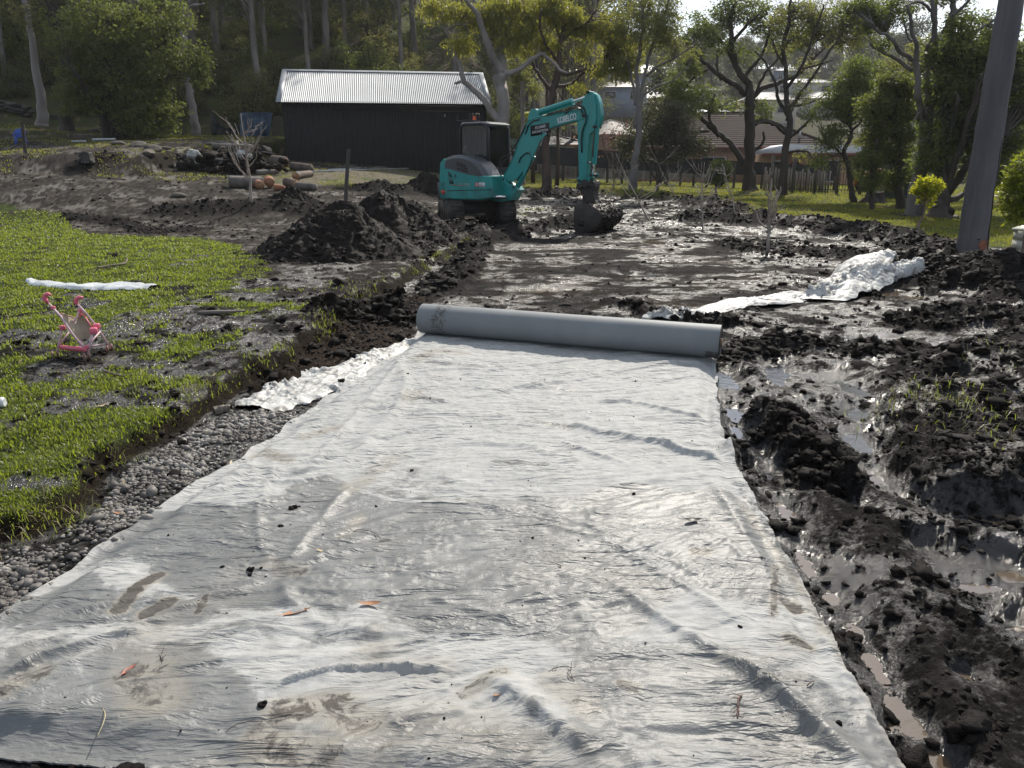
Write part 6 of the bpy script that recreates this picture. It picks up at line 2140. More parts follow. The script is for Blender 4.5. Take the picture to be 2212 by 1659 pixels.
protos = []
spots = []
for k in range(800):
    ua = _fr.uniform(-.80, .10); Y = 49 + 66 * _fr.uniform() ** 1.3
    x = ua * Y
    if ua > -.02 and Y < 52:
        continue
    if any((x - a) ** 2 + (Y - b) ** 2 < (2.3 + .02 * Y) ** 2 for a, b in spots):
        continue
    if Y < 57 and -.24 < ua < .0:
        continue
    spots.append((x, Y))
spots = spots[:280]
print('forest trees', len(spots))
for i, (x, Y) in enumerate(spots):
    j = i % len(SRC)
    if i < len(SRC):
        s = SRC[j]
        L_, C, cr = proto_tree(s[0], s[1], s[2], s[3], s[4], s[5], s[6], s[7], s[8], lo=s[9])
        t = build_tree('forest_tree', FOREST_LABEL, 'tree', (0, 0, 0), L_, (C, cr), s[4], s[5], s[0], 'trees of the forest behind the shed', s[7], s[8], twig_r=.02, fine=False, sides=6, aspect=.42)
        t.location = (x, Y, base_z(x, Y)); protos.append(t)
    else:
        t = copy_thing(protos[j], (x, Y, base_z(x, Y)), _fr.uniform(0, 6.28), _fr.uniform(.75, 1.05) + .004 * (Y - 49))
    t['label'] = forest_label(x, Y, 'tree'); t['group'] = t['label'].replace('tall dark forest tree', 'forest trees')
# undergrowth
sh = []
k = 0
for i in range(190):
    ua = _fr.uniform(-.75, .06); Y = 46 + 50 * _fr.uniform() ** 1.3; x = ua * Y
    j = i % 3
    if -.36 < ua < -.01 and Y < 45:
        continue
    if len(sh) < 3:
        L_, C, cr = proto_shrub(710 + j, 3.0, 1.8, None, 0, 0)
        lf = (LEAF_FOREST, LEAF_FOREST2, LEAF_DARK)[j]
        t = build_tree('forest_shrub', 'dark leafy undergrowth shrub among the forest trunks', 'shrub', (0, 0, 0), L_, (C, cr), lf, DARK_BARK, 710 + j, 'undergrowth shrubs in the forest', 46, .19, fine=False, aspect=.5, twigs=False)
        t.location = (x, Y, base_z(x, Y)); sh.append(t)
    else:
        t = copy_thing(sh[j], (x, Y, base_z(x, Y)), _fr.uniform(0, 6.28), _fr.uniform(.35, .95))
    t['label'] = forest_label(x, Y, 'shrub'); t['group'] = t['label'].replace('leafy forest shrub', 'forest shrubs')

# trees of the valley and the far hill on the right
FARSRC = []
for j, (sd, H) in enumerate([(721, 9), (722, 12), (723, 7.5)]):
    L_, C, cr = proto_tree(sd, H, .16, H * .27, LEAF_FAR, DARK_BARK, 24, 0, 0, lo=.22, wid=1.25)
    t = build_tree('hillside_tree', 'grey-green tree among the houses on the far hillside', 'tree', (0, 0, 0), L_, (C, cr * 1.1), (LEAF_FAR, LEAF_FAR, LEAF_OLIVE)[j], DARK_BARK, sd, 'trees on the far hillside', 34, .42, twig_r=.03, fine=False, sides=5, aspect=.55)
    FARSRC.append(t)
n = 0
FAR_SPOTS = []
for i in range(900):
    ua = _fr.uniform(.02, .74); Y = 75 + 145 * _fr.uniform() ** .8; x = ua * Y
    if any((x - a) ** 2 + (Y - b) ** 2 < (3.2 + .022 * Y) ** 2 for a, b in FAR_SPOTS):
        continue
    FAR_SPOTS.append((x, Y))
FAR_SPOTS = FAR_SPOTS[:225]
# a close row along the crest
for i in range(90):
    FAR_SPOTS.append((_fr.uniform(-.05, .75) * 220, _fr.uniform(200, 232)))

# ================================================================== SHED
BLACKB = pmat('dark_board', (.010, .010, .011), (.019, .018, .019), 3, .7, .4, 40, .3, sc3=(1, 1, .1))
ZINC = pmat('zinc_roof', (.30, .32, .34), (.25, .27, .29), 0.8, .58, 0, 20, .4, .25)


def make_shed():
    x0, y0 = PY(622, 360, 34.5)[0], 34.5
    yaw = R(9)
    z0 = 1.22
    t = thing('shed', 'long black timber shed with a silver corrugated roof', 'shed', (x0, y0, z0), yaw)
    W, D, H, RH = 8.72, 6.0, 2.80, 1.50
    m = MB(); m.box((W / 2, D / 2, H / 2 - .1), (W - .1, D - .1, H)); m.build('wall_core', BLACKB, t)
    # cladding boards, front and both ends
    mb = MB(); mb.box((0, 0, 0), (.128, .03, 1)); b0 = mb.build('board', BLACKB, t)
    n = 66
    for k in range(n):
        o = b0 if k == 0 else inst(b0, parent=t)
        top = H - (.36 if k > 16 else .02)
        o.location = (.07 + (W - .14) * k / (n - 1), .008 + .008 * (k % 2), (top - .25) / 2); o.scale = (1, 1, top + .25)
    for s, xx in ((0, -.0), (1, W)):
        for k in range(20):
            o = inst(b0, parent=t); yy = .15 + (D - .3) * k / 19
            hh = H + RH * (1 - abs(yy - D / 2) / (D / 2)) - .15
            o.location = (xx + (.03 if s else -.03), yy, hh / 2 - .12); o.rotation_euler = (0, 0, R(90)); o.scale = (2.2, 1, hh + .25)
    # sliding door rail and header board
    m = MB(); m.box((W * .61, -.05, H - .22), (W * .74, .08, .20)); m.build('door_header', BLACKB, t)
    m = MB(); m.box((W / 2, -.03, H - .04), (W, .05, .12)); m.build('fascia_board', BLACKB, t)
    m = MB(); m.box((2.62, -.03, 1.2), (.05, .05, 2.6)); m.build('door_edge', BLACKB, t)
    m = MB(); m.box((6.9, -.03, 2.28), (.02, .02, .10)); m.build('door_hook', WHITE, t)
    # corrugated roof sheets, overhanging the eaves
    ov = .22
    nsh = 12; sw = (W + .3) / nsh
    sl = math.hypot(D / 2 + ov, RH * (D / 2 + ov) / (D / 2))

    def sheet_mesh():
        m = MB(); per = 9; k = per * 6 + 1
        xs = np.linspace(0, sw + .02, k); zz = .022 * np.cos(xs / sw * per * 2 * math.pi)
        V = []
        for f in (0, 1):
            for x, z in zip(xs, zz):
                V.append((x, f * sl, z))
        F = [(i, i + 1, k + i + 1, k + i) for i in range(k - 1)]
        m.add(V, F)
        V2 = [(a, b, c - .004) for a, b, c in V]; m.add(V2, [q[::-1] for q in F])
        return m
    an = math.atan2(RH, D / 2)
    s0 = sheet_mesh().build('roof_sheet', ZINC, t, smooth=True)
    for k in range(nsh):
        for side in (0, 1):
            o = s0 if (k == 0 and side == 0) else inst(s0, parent=t)
            if side == 0:
                o.location = (-.15 + k * sw, -ov, H + .04 - ov * math.tan(an)); o.rotation_euler = (an, 0, 0)
            else:
                o.location = (-.15 + (k + 1) * sw, D + ov, H + .04 - ov * math.tan(an)); o.rotation_euler = (an, 0, math.pi)
    m = MB(); m.prism([(-.0, 0), (0, 0.01), (.0, .02)], 0, .01) if False else None
    zr = H + .04 + RH
    m = MB()
    for s in (-1, 1):
        m.faces([(-.2, D / 2, zr + .05), (W + .2, D / 2, zr + .05), (W + .2, D / 2 + s * .17, zr + .05 - .17 * math.tan(an)), (-.2, D / 2 + s * .17, zr + .05 - .17 * math.tan(an))], [[0, 1, 2, 3]])
    m.build('ridge_cap', ZINC, t)
    for xx in (-.16, W + .16):
        for s in (0, 1):
            a = (xx, -ov if s == 0 else D + ov, H + .06 - ov * math.tan(an)); b = (xx, D / 2, zr + .02)
            m = MB(); m.bar(a, b, .22, .035); m.build('barge_flashing', ZINC, t)
    # gutter
    m = MB(); m.box((W / 2, -ov - .03, H - .07), (W + .3, .04, .05)); m.build('gutter', BLACKB, t)
    return t


shed = make_shed()

# ------------------------------------------------------------------ tarps left of the shed
def tarp(name, label, cat, pts, Y, mat, seed, sag=.0, fold=.10, nx=60, nz=30, yaw=.15):
    """hanging cloth: pts = pixel corners tl, tr, br, bl"""
    r = np.random.default_rng(seed)
    A = [np.array(PY(*p, Y + (yaw * i if i in (1, 2) else 0))) for i, p in enumerate(pts)]
    m = MB(); V = []
    for j in range(nz):
        g = j / (nz - 1)
        for i in range(nx):
            f = i / (nx - 1)
            p = (A[0] * (1 - f) + A[1] * f) * (1 - g) + (A[3] * (1 - f) + A[2] * f) * g
            p = p + np.array([0, 0, -sag * math.sin(math.pi * f) * (1 - g)])
            dy = fold * (math.sin(f * 26 + 2 * math.sin(g * 2 + seed)) * (.3 + g) * (.25 + f * .75) + .6 * float(pn(f * 6, g * 3, seed)))
            V.append((p[0], p[1] + dy, p[2]))
    c = np.array([V[0][0], V[0][1], V[-1][2]])
    V = np.array(V) - c
    F = [(j * nx + i, (j + 1) * nx + i, (j + 1) * nx + i + 1, j * nx + i + 1) for j in range(nz - 1) for i in range(nx - 1)]
    m.add(V, F); m.add(V + np.array([0, .008, 0]), [q[::-1] for q in F])
    o = m.build(name, mat, None, smooth=True, loc=tuple(c))
    tag(o, label, cat)
    return o


tarp('blue_tarp', 'dull blue tarpaulin hung upright beside the shed', 'tarp', [(518, 243), (588, 243), (583, 305), (520, 300)], 40.5, pmat('blue_tarp_cloth', (.070, .115, .180), (.045, .080, .130), 3, .45, .3, 12), 3)
tarp('dark_tarp', 'sagging dark tarpaulin strung left of the blue one', 'tarp', [(455, 240), (520, 262), (520, 304), (458, 296)], 41, pmat('dark_tarp_cloth', (.022, .030, .034), (.012, .016, .02), 3, .5, .3, 12), 4, sag=.55)
tarp('canvas_screen', 'olive-brown canvas screen stretched between blue tarp and shed', 'screen', [(589, 250), (618, 250), (618, 300), (589, 300)], 41, pmat('canvas_cloth', (.085, .075, .045), (.06, .055, .035), 3, .8), 5, fold=.02)

# ------------------------------------------------------------------ the long dark fence on the right
DARKF = pmat('dark_fence_sheet', (.012, .014, .020), (.020, .022, .030), 2, .5, .1, 20)
POSTM = pmat('weathered_post', (.10, .09, .08), (.05, .045, .04), 5, .9, .5, 30, sc3=(1, 1, .2))
PALE_POST = pmat('pale_timber', (.30, .27, .23), (.18, .16, .14), 5, .85, .4, 30, sc3=(1, 1, .2))


def fence_run(label, A, B, za0, zb0, za1, zb1, npan, name='sheet_fence'):
    """raised fence of dark ribbed sheets on posts; A,B = pixel x at the two ends with depths; z from pixels"""
    (pxa, Ya), (pxb, Yb) = A, B
    a_t = np.array(PY(pxa, za0, Ya)); a_b = np.array(PY(pxa, zb0, Ya)); b_t = np.array(PY(pxb, za1, Yb)); b_b = np.array(PY(pxb, zb1, Yb))
    g0 = gz(a_t[0], a_t[1])
    t = thing(name, label, 'fence', (a_t[0], a_t[1], g0))
    O = np.array([a_t[0], a_t[1], g0])
    for k in range(npan):
        f0, f1 = k / npan + .001, (k + 1) / npan - .001
        m = MB(); nz = 14
        V = []
        P = lambda f, g: (a_t * (1 - f) + b_t * f) * (1 - g) + (a_b * (1 - f) + b_b * f) * g - O
        for j in range(nz * 3 + 1):
            g = j / (nz * 3); dy = .012 if j % 3 else -.012
            for f in (f0, f1):
                p = P(f, g); V.append((p[0], p[1] + dy, p[2]))
        n = nz * 3
        m.add(V, [(2 * j, 2 * j + 2, 2 * j + 3, 2 * j + 1) for j in range(n)])
        V2 = [(a, b + .01, c) for a, b, c in V]; m.add(V2, [(2 * j, 2 * j + 1, 2 * j + 3, 2 * j + 2) for j in range(n)])
        m.build('fence_panel', DARKF, t)
    for k in range(npan + 1):
        f = k / npan; p = a_t * (1 - f) + b_t * f; g = gz(p[0], p[1])
        m = MB(); q = p - O; m.box((q[0], q[1] + .07, (g - .2 - O[2] + q[2]) / 2), (.11, .09, q[2] - (g - .2 - O[2]))); m.build('fence_post', POSTM, t)
    return t


fence_run('long raised dark sheet fence between the excavator and the big tree', (1120, 41), (1440, 42), 312, 352, 334, 372, 10)
fence_run('dark ribbed sheet fence right of the big tree, in front of the house', (1445, 41.5), (1808, 38.5), 340, 374, 359, 381, 12)


def paling_fence():
    """low corrugated and paling fences seen in the gap under the raised one"""
    A = np.array(PY(1180, 380, 43)); B = np.array(PY(1560, 395, 43.5))
    g = gz(A[0], A[1])
    t = thing('corrugated_fence', 'pale old corrugated iron fence showing below the raised dark fence', 'fence', (A[0], A[1], g))
    n = 18
    mat = pmat('old_iron', (.22, .21, .19), (.10, .09, .08), 2, .7, .2, 20)
    for k in range(n):
        f0, f1 = k / n, (k + 1) / n - .004
        p = A * (1 - f0) + B * f0 - A; q = A * (1 - f1) + B * f1 - A
        m = MB(); V = []
        for j in range(13):
            z = j / 12 * .75 + .0; dy = .02 * (j % 2)
            V += [(p[0], p[1] + dy, z), (q[0], q[1] + dy, z)]
        m.add(V, [(2 * j, 2 * j + 1, 2 * j + 3, 2 * j + 2) for j in range(12)])
        m.build('iron_panel', mat, t)
    # tubular pool fence, right part
    A = np.array(PY(1664, 404, 36.5)); B = np.array(PY(1905, 425, 34.5))
    g = gz(A[0], A[1])
    t = thing('bar_fence', 'black metal bar fence running in front of the brick house', 'fence', (A[0], A[1], g))
    d = B - A; ln = float(np.hypot(d[0], d[1])); nb = int(ln / .115)
    mb = MB(); mb.cyl((0, 0, .05), (0, 0, 1.15), .012, 5); b0 = mb.build('fence_bar', BLACKM, t)
    for k in range(nb):
        o = b0 if k == 0 else inst(b0, parent=t)
        f = k / (nb - 1); x, y = d[0] * f, d[1] * f
        o.location = (x, y, gz(A[0] + x, A[1] + y) - g)
    for zz in (.15, 1.05):
        m = MB(); m.bar((0, 0, zz), (d[0], d[1], zz + gz(B[0], B[1]) - g), .025, .03); m.build('fence_rail', BLACKM, t)
    for k in range(6):
        f = k / 5; x, y = d[0] * f, d[1] * f
        m = MB(); m.box((x, y - .05, gz(A[0] + x, A[1] + y) - g + .75), (.11, .09, 1.7)); m.build('fence_post', POSTM, t)
    # palings leaning behind it
    t2 = thing('paling_fence', 'grey timber palings standing behind the black bar fence', 'fence', (A[0], A[1] + .9, g))
    mb = MB(); mb.box((0, 0, .5), (.085, .02, 1.0)); b0 = mb.build('paling', PALE_POST, t2)
    rr = np.random.default_rng(4)
    nb = int(ln * .62 / .105)
    for k in range(nb):
        o = b0 if k == 0 else inst(b0, parent=t2)
        f = k * .105 / ln; x, y = d[0] * f, d[1] * f
        o.location = (x, y + rr.normal(0, .01), gz(A[0] + x, A[1] + y + .9) - g); o.rotation_euler = (0, rr.normal(0, .03), 0); o.scale = (1, 1, rr.uniform(.8, 1.1))


paling_fence()


# ------------------------------------------------------------------ green balustrade far left of the boom
def balustrade():
    A = np.array(PY(1085, 298, 46)); B = np.array(PY(1250, 322, 45))
    t = thing('verandah_railing', 'pale green railing above the dark fence behind the boom', 'railing', tuple(A))
    m = pmat('green_rail_paint', (.20, .28, .24), None, 4, .6)
    d = B - A
    for zz, h in ((0, .05), (-.55, .05)):
        mb = MB(); mb.bar((0, 0, zz), (d[0], d[1], d[2] + zz), .05, h); mb.build('railing_rail', m, t)
    mb = MB(); mb.box((0, 0, -.28), (.05, .03, .5)); b0 = mb.build('baluster', m, t)
    n = 46
    for k in range(n):
        o = b0 if k == 0 else inst(b0, parent=t); f = k / (n - 1); o.location = tuple(d * f)
    g = float(tlow(A[0], A[1]))
    for f in (0, .5, 1):
        mb = MB(); p = d * f; zz = g - A[2] - .3; mb.box((p[0], p[1], (p[2] + zz) / 2 - .2), (.1, .1, p[2] - zz)); mb.build('railing_post', m, t)


balustrade()


# ================================================================== HOUSES
def brickmat(name, c1, c2, mortar, sx=1.0):
    t = NT(name)
    tcx = t.n('TexCoord'); mp = t.n('Mapping'); mp.inputs['Rotation'].default_value = (R(90), 0, 0)
    t.l(tcx.outputs['Object'], mp.inputs[0])
    b = t.n('TexBrick'); b.inputs['Scale'].default_value = 4.0; b.inputs['Mortar Size'].default_value = .03
    b.inputs['Color1'].default_value = (*c1, 1); b.inputs['Color2'].default_value = (*c2, 1); b.inputs['Mortar'].default_value = (*mortar, 1)
    b.inputs['Brick Width'].default_value = .95; b.inputs['Row Height'].default_value = .32
    t.l(mp.outputs[0], b.inputs['Vector'])
    t.pr(b.outputs['Color'], .85, .3, 0, t.bump(b.outputs['Fac'], .3, .01))
    return t.m


BRICK = brickmat('orange_brick', (.40, .235, .13), (.27, .14, .085), (.30, .26, .21))
TILE_BROWN = pmat('brown_roof_tile', (.040, .025, .022), (.024, .016, .015), 1.2, .85, .5, 30, .12)
TILE_DARK = pmat('dark_roof_tile', (.040, .035, .035), (.024, .021, .022), 1.2, .6, .5, 30)
TILE_GREY = pmat('grey_roof_tile', (.30, .29, .28), (.22, .21, .21), 1.2, .6, .3, 10)
ROOF_PALE = pmat('pale_metal_roof', (.55, .56, .57), (.45, .46, .48), 1, .45, .1, 10, .5)
PWIN = pmat('dark_window_glass', (.030, .036, .045), None, 1, .08, spec=.8)
FRAMEW = pmat('white_window_frame', (.62, .62, .60), None, 1, .5)
FASC = pmat('red_brown_gutter', (.22, .085, .06), None, 1, .5)


def hip_roof(t, W, D, H, RH, ov, mat, courses=12, name='roof', ridge=None):
    """hipped roof with stepped tile courses"""
    m = MB()
    L2 = ridge if ridge is not None else max(0.0, W - D)
    n = courses
    prev = None

    def ring(f, z):
        hw = (W / 2 + ov) * (1 - f) + (L2 / 2) * f; hd = (D / 2 + ov) * (1 - f) + .01 * f
        return [(-hw, -hd, z), (hw, -hd, z), (hw, hd, z), (-hw, hd, z)]
    for k in range(n):
        f0, f1 = k / n, (k + 1) / n
        z0, z1 = H + RH * f0, H + RH * f1
        a = ring(f0, z0); b = ring(f1, z1); c = ring(f1, z1 + .035 * min(1, 14 / n))
        V = a + b + c
        P = [[i, (i + 1) % 4, 4 + (i + 1) % 4, 4 + i] for i in range(4)]
        if k < n - 1:
            P += [[4 + i, 4 + (i + 1) % 4, 8 + (i + 1) % 4, 8 + i] for i in range(4)]
        # tilt each course: lift its upper edge below next
        m.faces(V, P)
    m.faces(ring(0, H - .01), [[3, 2, 1, 0]])
    rf = m.build(name, mat, t)
    # ridge and hip caps
    for p, q in (((-L2 / 2, 0), (L2 / 2, 0)),):
        if L2 > .3:
            c = MB(); c.tube([(p[0], 0, H + RH), (q[0], 0, H + RH)], .09, 6); c.build('ridge_cap', mat, rf)
    for sx in (-1, 1):
        for sy in (-1, 1):
            c = MB(); c.tube([(sx * (W / 2 + ov), sy * (D / 2 + ov), H + .02), (sx * L2 / 2, 0, H + RH)], .08, 5); c.build('hip_cap', mat, rf)
    return rf


def window(t, x, y, z, w, h, n=2, fm=None, side=0):
    """framed window set proud of the wall facing -y"""
    f = MB()
    fw = .05
    f.box((x, y, z + h / 2 + fw / 2), (w + 2 * fw, .08, fw)); f.box((x, y, z - h / 2 - fw / 2), (w + 2 * fw, .10, fw))
    f.box((x - w / 2 - fw / 2, y, z), (fw, .08, h)); f.box((x + w / 2 + fw / 2, y, z), (fw, .08, h))
    for k in range(1, n):
        f.box((x - w / 2 + w * k / n, y, z), (.04, .06, h))
    wf = f.build('window', fm or FRAMEW, t)
    for k in range(n):
        g = MB(); g.box((x - w / 2 + w * (k + .5) / n, y + .01, z), (w / n - .05, .03, h - .01)); g.build('pane', PWIN, wf)
    return wf


def brick_house():
    # near wall runs from px 1390 to 1700 at depth ~ 50, then a two-storey part to px 1840
    A = PY(1380, 318, 52); B = PY(1700, 321, 50)
    g = -1.1
    cx, cy = (A[0] + B[0]) / 2, (A[1] + B[1]) / 2 + 5.0
    W = 11.6; D = 9.6
    eave = float(A[2])
    t = thing('brick_house', 'orange brick house with a large brown tiled hip roof behind the dark fence', 'house', (cx + 1.9, cy, g), R(-3))
    H = eave - g
    m = MB(); m.box((0, 0, H / 2), (W, D, H)); m.build('wall', BRICK, t)
    rf = hip_roof(t, W, D, H, 2.35, .45, TILE_BROWN, 17, ridge=3.2)
    m = MB(); m.box((0, -D / 2 - .46, H - .04), (W + .9, .1, .14)); m.build('gutter', FASC, t)
    window(t, -1.4, -D / 2 - .02, H - 1.05, 1.5, .8, 2)
    window(t, 3.2, -D / 2 - .02, H - .95, .34, .8, 1)
    window(t, 5.05, -D / 2 - .02, H - .95, .8, .7, 2)
    c = MB(); c.cyl((4.3, -D / 2 + 1.2, H + .5), (4.3, -D / 2 + 1.2, H + 1.3), .06, 8); c.box((4.3, -D / 2 + 1.15, H + .62), (.5, .5, .04)); c.build('vent_pipe', FRAMEW, rf)
    # wing on the right, its floor lower, its roof a pale sheet
    Bp = PY(1765, 336, 46)
    t2 = thing('brick_wing_house', 'two-storey brick building at right with a white sheet roof, half hidden by branches', 'house', (Bp[0] + 0.3, Bp[1] + 3.5, g - 0.4), R(-6))
    W2, D2 = 5.6, 7.0; H2 = Bp[2] + .12 - (g - .4)
    m = MB(); m.box((0, 0, H2 / 2), (W2, D2, H2)); m.build('wall', BRICK, t2)
    m = MB(); m.prism([(-W2 / 2 - .3, H2 - .02), (W2 / 2 + .3, H2 - .02), (W2 / 2 - .5, H2 + .42), (-W2 / 2 + 1.2, H2 + .5)], -D2 / 2 - .35, D2 / 2 + .3, .0); m.build('roof', ROOF_PALE, t2)
    m = MB(); m.box((0, -D2 / 2 - .38, H2 - .05), (W2 + .6, .1, .14)); m.build('gutter', FASC, t2)
    window(t2, -1.1, -D2 / 2 - .02, H2 - .95, .5, .9, 1, REDP)
    window(t2, .6, -D2 / 2 - .02, H2 - 1.0, 1.4, 1.1, 2)
    window(t2, -2.0, -D2 / 2 - .02, H2 - 1.0, .7, 1.1, 1)
    m = MB(); m.box((1.7, -D2 / 2 - .04, H2 - 2.9), (.8, .06, 1.7)); m.build('door', pmat('pale_blue_door', (.28, .36, .40), None, 2, .5), t2)


brick_house()


def house(label, px, py, Wpx, Y, walls, roofm, st=2, rh=.32, ov=.5, seed=0, wall2=None, D=None, yaw=0.0, name='hillside_house', group=None, eave_px=None, courses=7):
    """far house: px centre and py of the eave line at distance Y, width in px"""
    for _ in range(4):
        sc = Y * 1.03 / FPX
        hit = G(px, py + (st * 2.75 + .2) / sc)
        if hit[1] < 48:
            break
        Y = .5 * Y + .5 * hit[1] if hit[1] < 330 else Y
    c = PY(px, py, Y); sc = Y * 1.03 / FPX
    W = Wpx * sc; D = D or W * .75
    x, y = c[0], c[1] + D / 2
    g = min(float(tlow(x, y)), float(tlow(x, y - D / 2)), c[2] - 2.6)
    g = max(g, c[2] - st * 3.4 - 1.5) if Y > 95 else g
    H = c[2] - g
    t = thing(name, label, 'house', (x, y, g), yaw)
    m = MB(); m.box((0, 0, H / 2), (W, D, H)); m.build('wall', walls, t)
    hip_roof(t, W, D, H, W * rh * .42, ov, roofm, courses)
    r = np.random.default_rng(seed)
    for s in range(st):
        zc = H - 1.25 - s * 2.7
        if zc < .8:
            break
        n = max(2, int(W / 3.0))
        for k in range(n):
            if r.uniform() < .12:
                continue
            window(t, -W / 2 + W * (k + .5) / n, -D / 2 - .03, zc, r.choice([.9, 1.4, 1.8]), r.choice([1.1, 1.3]), int(r.choice([1, 2])))
        if s == 0 and wall2:
            m = MB(); m.box((0, -D / 2 - .6, zc - 1.45), (W + .3, 1.4, .14)); m.build('balcony_slab', FRAMEW, t)
            for k in range(6):
                m = MB(); m.box((-W / 2 + W * k / 5, -D / 2 - 1.22, zc - 1.45 - 1.35), (.12, .12, 2.6)); m.build('verandah_post', FRAMEW, t)
    return t


WBLUE = pmat('blue_grey_cladding', (.17, .21, .27), (.14, .175, .23), .5, .7)
WPALE = pmat('pale_render', (.50, .49, .46), (.43, .42, .40), .5, .8)
WCREAM = pmat('cream_render', (.47, .42, .34), (.40, .36, .30), .5, .8)
WGREY = pmat('mid_grey_render', (.27, .28, .30), (.22, .23, .25), .5, .8)
house('dark-tiled low house directly behind the excavator stick', 1330, 290, 150, 60, BRICK, TILE_DARK, 1, .5, .5, 1, D=11, courses=14)
house('dark-roofed house partly hidden behind the palm', 1185, 312, 140, 56, BRICK, TILE_DARK, 1, .42, .5, 2, D=9, courses=12)
house('house with a pale ridge roof peeping out left of the stick', 1210, 262, 90, 74, WPALE, TILE_GREY, 1, .4, .5, 3)
house('upper blue-grey house with white pyramid roof left on the hill', 1238, 160, 54, 178, WBLUE, ROOF_PALE, 2, .8, .6, 4, True)
house('blank cream house below the white-roofed one on the hill', 1240, 186, 58, 158, WCREAM, TILE_GREY, 2, .45, .4, 5)
house('low grey-roofed house just above the boom tip', 1248, 200, 74, 140, WPALE, TILE_GREY, 1, .42, .5, 6)
house('two-storey house with white band windows between the gums on the hill', 1305, 158, 34, 182, WGREY, ROOF_PALE, 2, .45, .4, 7, True)
house('big dark blue house with a white verandah high on the hill', 1394, 158, 70, 176, WBLUE, ROOF_PALE, 2, .62, .6, 8, True)
house('blue two-storey house with grey hip roof in the middle of the hill', 1345, 188, 96, 146, WBLUE, TILE_GREY, 2, .34, .5, 9)
house('long pale house stepping down behind the slender gum', 1420, 182, 80, 152, WPALE, ROOF_PALE, 1, .25, .5, 10)
house('pale-roofed house low on the hill right of the slender gum', 1400, 212, 90, 128, WPALE, TILE_GREY, 1, .5, .5, 11)
house('white-roofed house seen through the dark spreading tree', 1508, 196, 80, 140, WPALE, ROOF_PALE, 1, .25, .5, 12)
house('grey house below the white roof behind the spreading tree', 1545, 250, 110, 90, WGREY, ROOF_PALE, 1, .3, .5, 13)
house('pale house glimpsed between the two dark trees', 1668, 215, 100, 118, WCREAM, TILE_GREY, 2, .4, .5, 14)
house('long white roof on the right part of the hill', 1740, 178, 120, 150, WPALE, ROOF_PALE, 1, .2, .5, 15)
house('house at the hill crest behind the young tree', 1880, 168, 66, 178, WGREY, ROOF_PALE, 2, .5, .5, 16)
house('pale house behind the bare twigs on the right', 1790, 212, 84, 116, WPALE, TILE_GREY, 1, .4, .5, 17)
house('small dark house on the crest behind the spreading tree', 1698, 152, 40, 205, WBLUE, ROOF_PALE, 1, .3, .4, 18)
house('pale cottage seen through the evergreen at right', 2095, 320, 120, 52, WPALE, ROOF_PALE, 1, .25, .4, 19)
house('big pale house behind the bushy tree', 1960, 230, 110, 100, WPALE, TILE_GREY, 2, .35, .5, 20)

HPOS = [(o.location[0], o.location[1], 8.0 if o.location[1] > 100 else 8) for o in bpy.data.objects if o.name.startswith(('hillside_house',))]
used = []
for x, y in FAR_SPOTS:
    if any((x - a) ** 2 + (y - b) ** 2 < c * c for a, b, c in HPOS):
        continue
    # keep the line of sight to the houses open
    if any(b > y and b - y < 60 and abs(x / y - a / b) < .042 for a, b, c in HPOS):
        continue
    used.append((x, y))
for i, (x, y) in enumerate(used):
    u = x / y
    zn = ('behind the boom' if u < .1 else 'behind the slender gum' if u < .22 else 'behind the spreading dark tree' if u < .36 else 'behind the young tree' if u < .47 else 'behind the tall forked gum' if u < .58 else 'behind the leaning pole')
    rw = 'low on the far hillside' if y < 130 else 'halfway up the far hillside' if y < 200 else 'along the crest'
    z = float(tlow(x, y)) - .1
    sc = _fr.uniform(.75, 1.25) * (.72 if y > 185 else .9)
    if i < 3:
        t = FARSRC[i]; t.location = (x, y, z); t.scale = (sc,) * 3
    else:
        t = copy_thing(FARSRC[i % 3], (x, y, z), _fr.uniform(0, 6.28), sc)
    t['label'] = 'grey-green tree ' + rw + ' ' + zn; t['group'] = 'hillside trees ' + rw + ' ' + zn
print('far trees', len(used))

# ================================================================== THINGS LYING ABOUT
WHITEC = NT('white_crumpled_cloth')
_n = WHITEC.noise(6, 7, .65, dist=.5); _s = WHITEC.mr(WHITEC.noise(9, 8, .75, dist=.8), .50, .60)
_c = WHITEC.mix(WHITEC.mr(_n, .3, .7), (.50, .505, .49), (.33, .33, .315))
_c = WHITEC.mix(WHITEC.math('MULTIPLY', _s, .8), _c, (.10, .09, .08))
WHITEC.pr(_c, .55, .4, 0, WHITEC.bump(WHITEC.noise(40, 4), .3, .006))
WHITEC = WHITEC.m


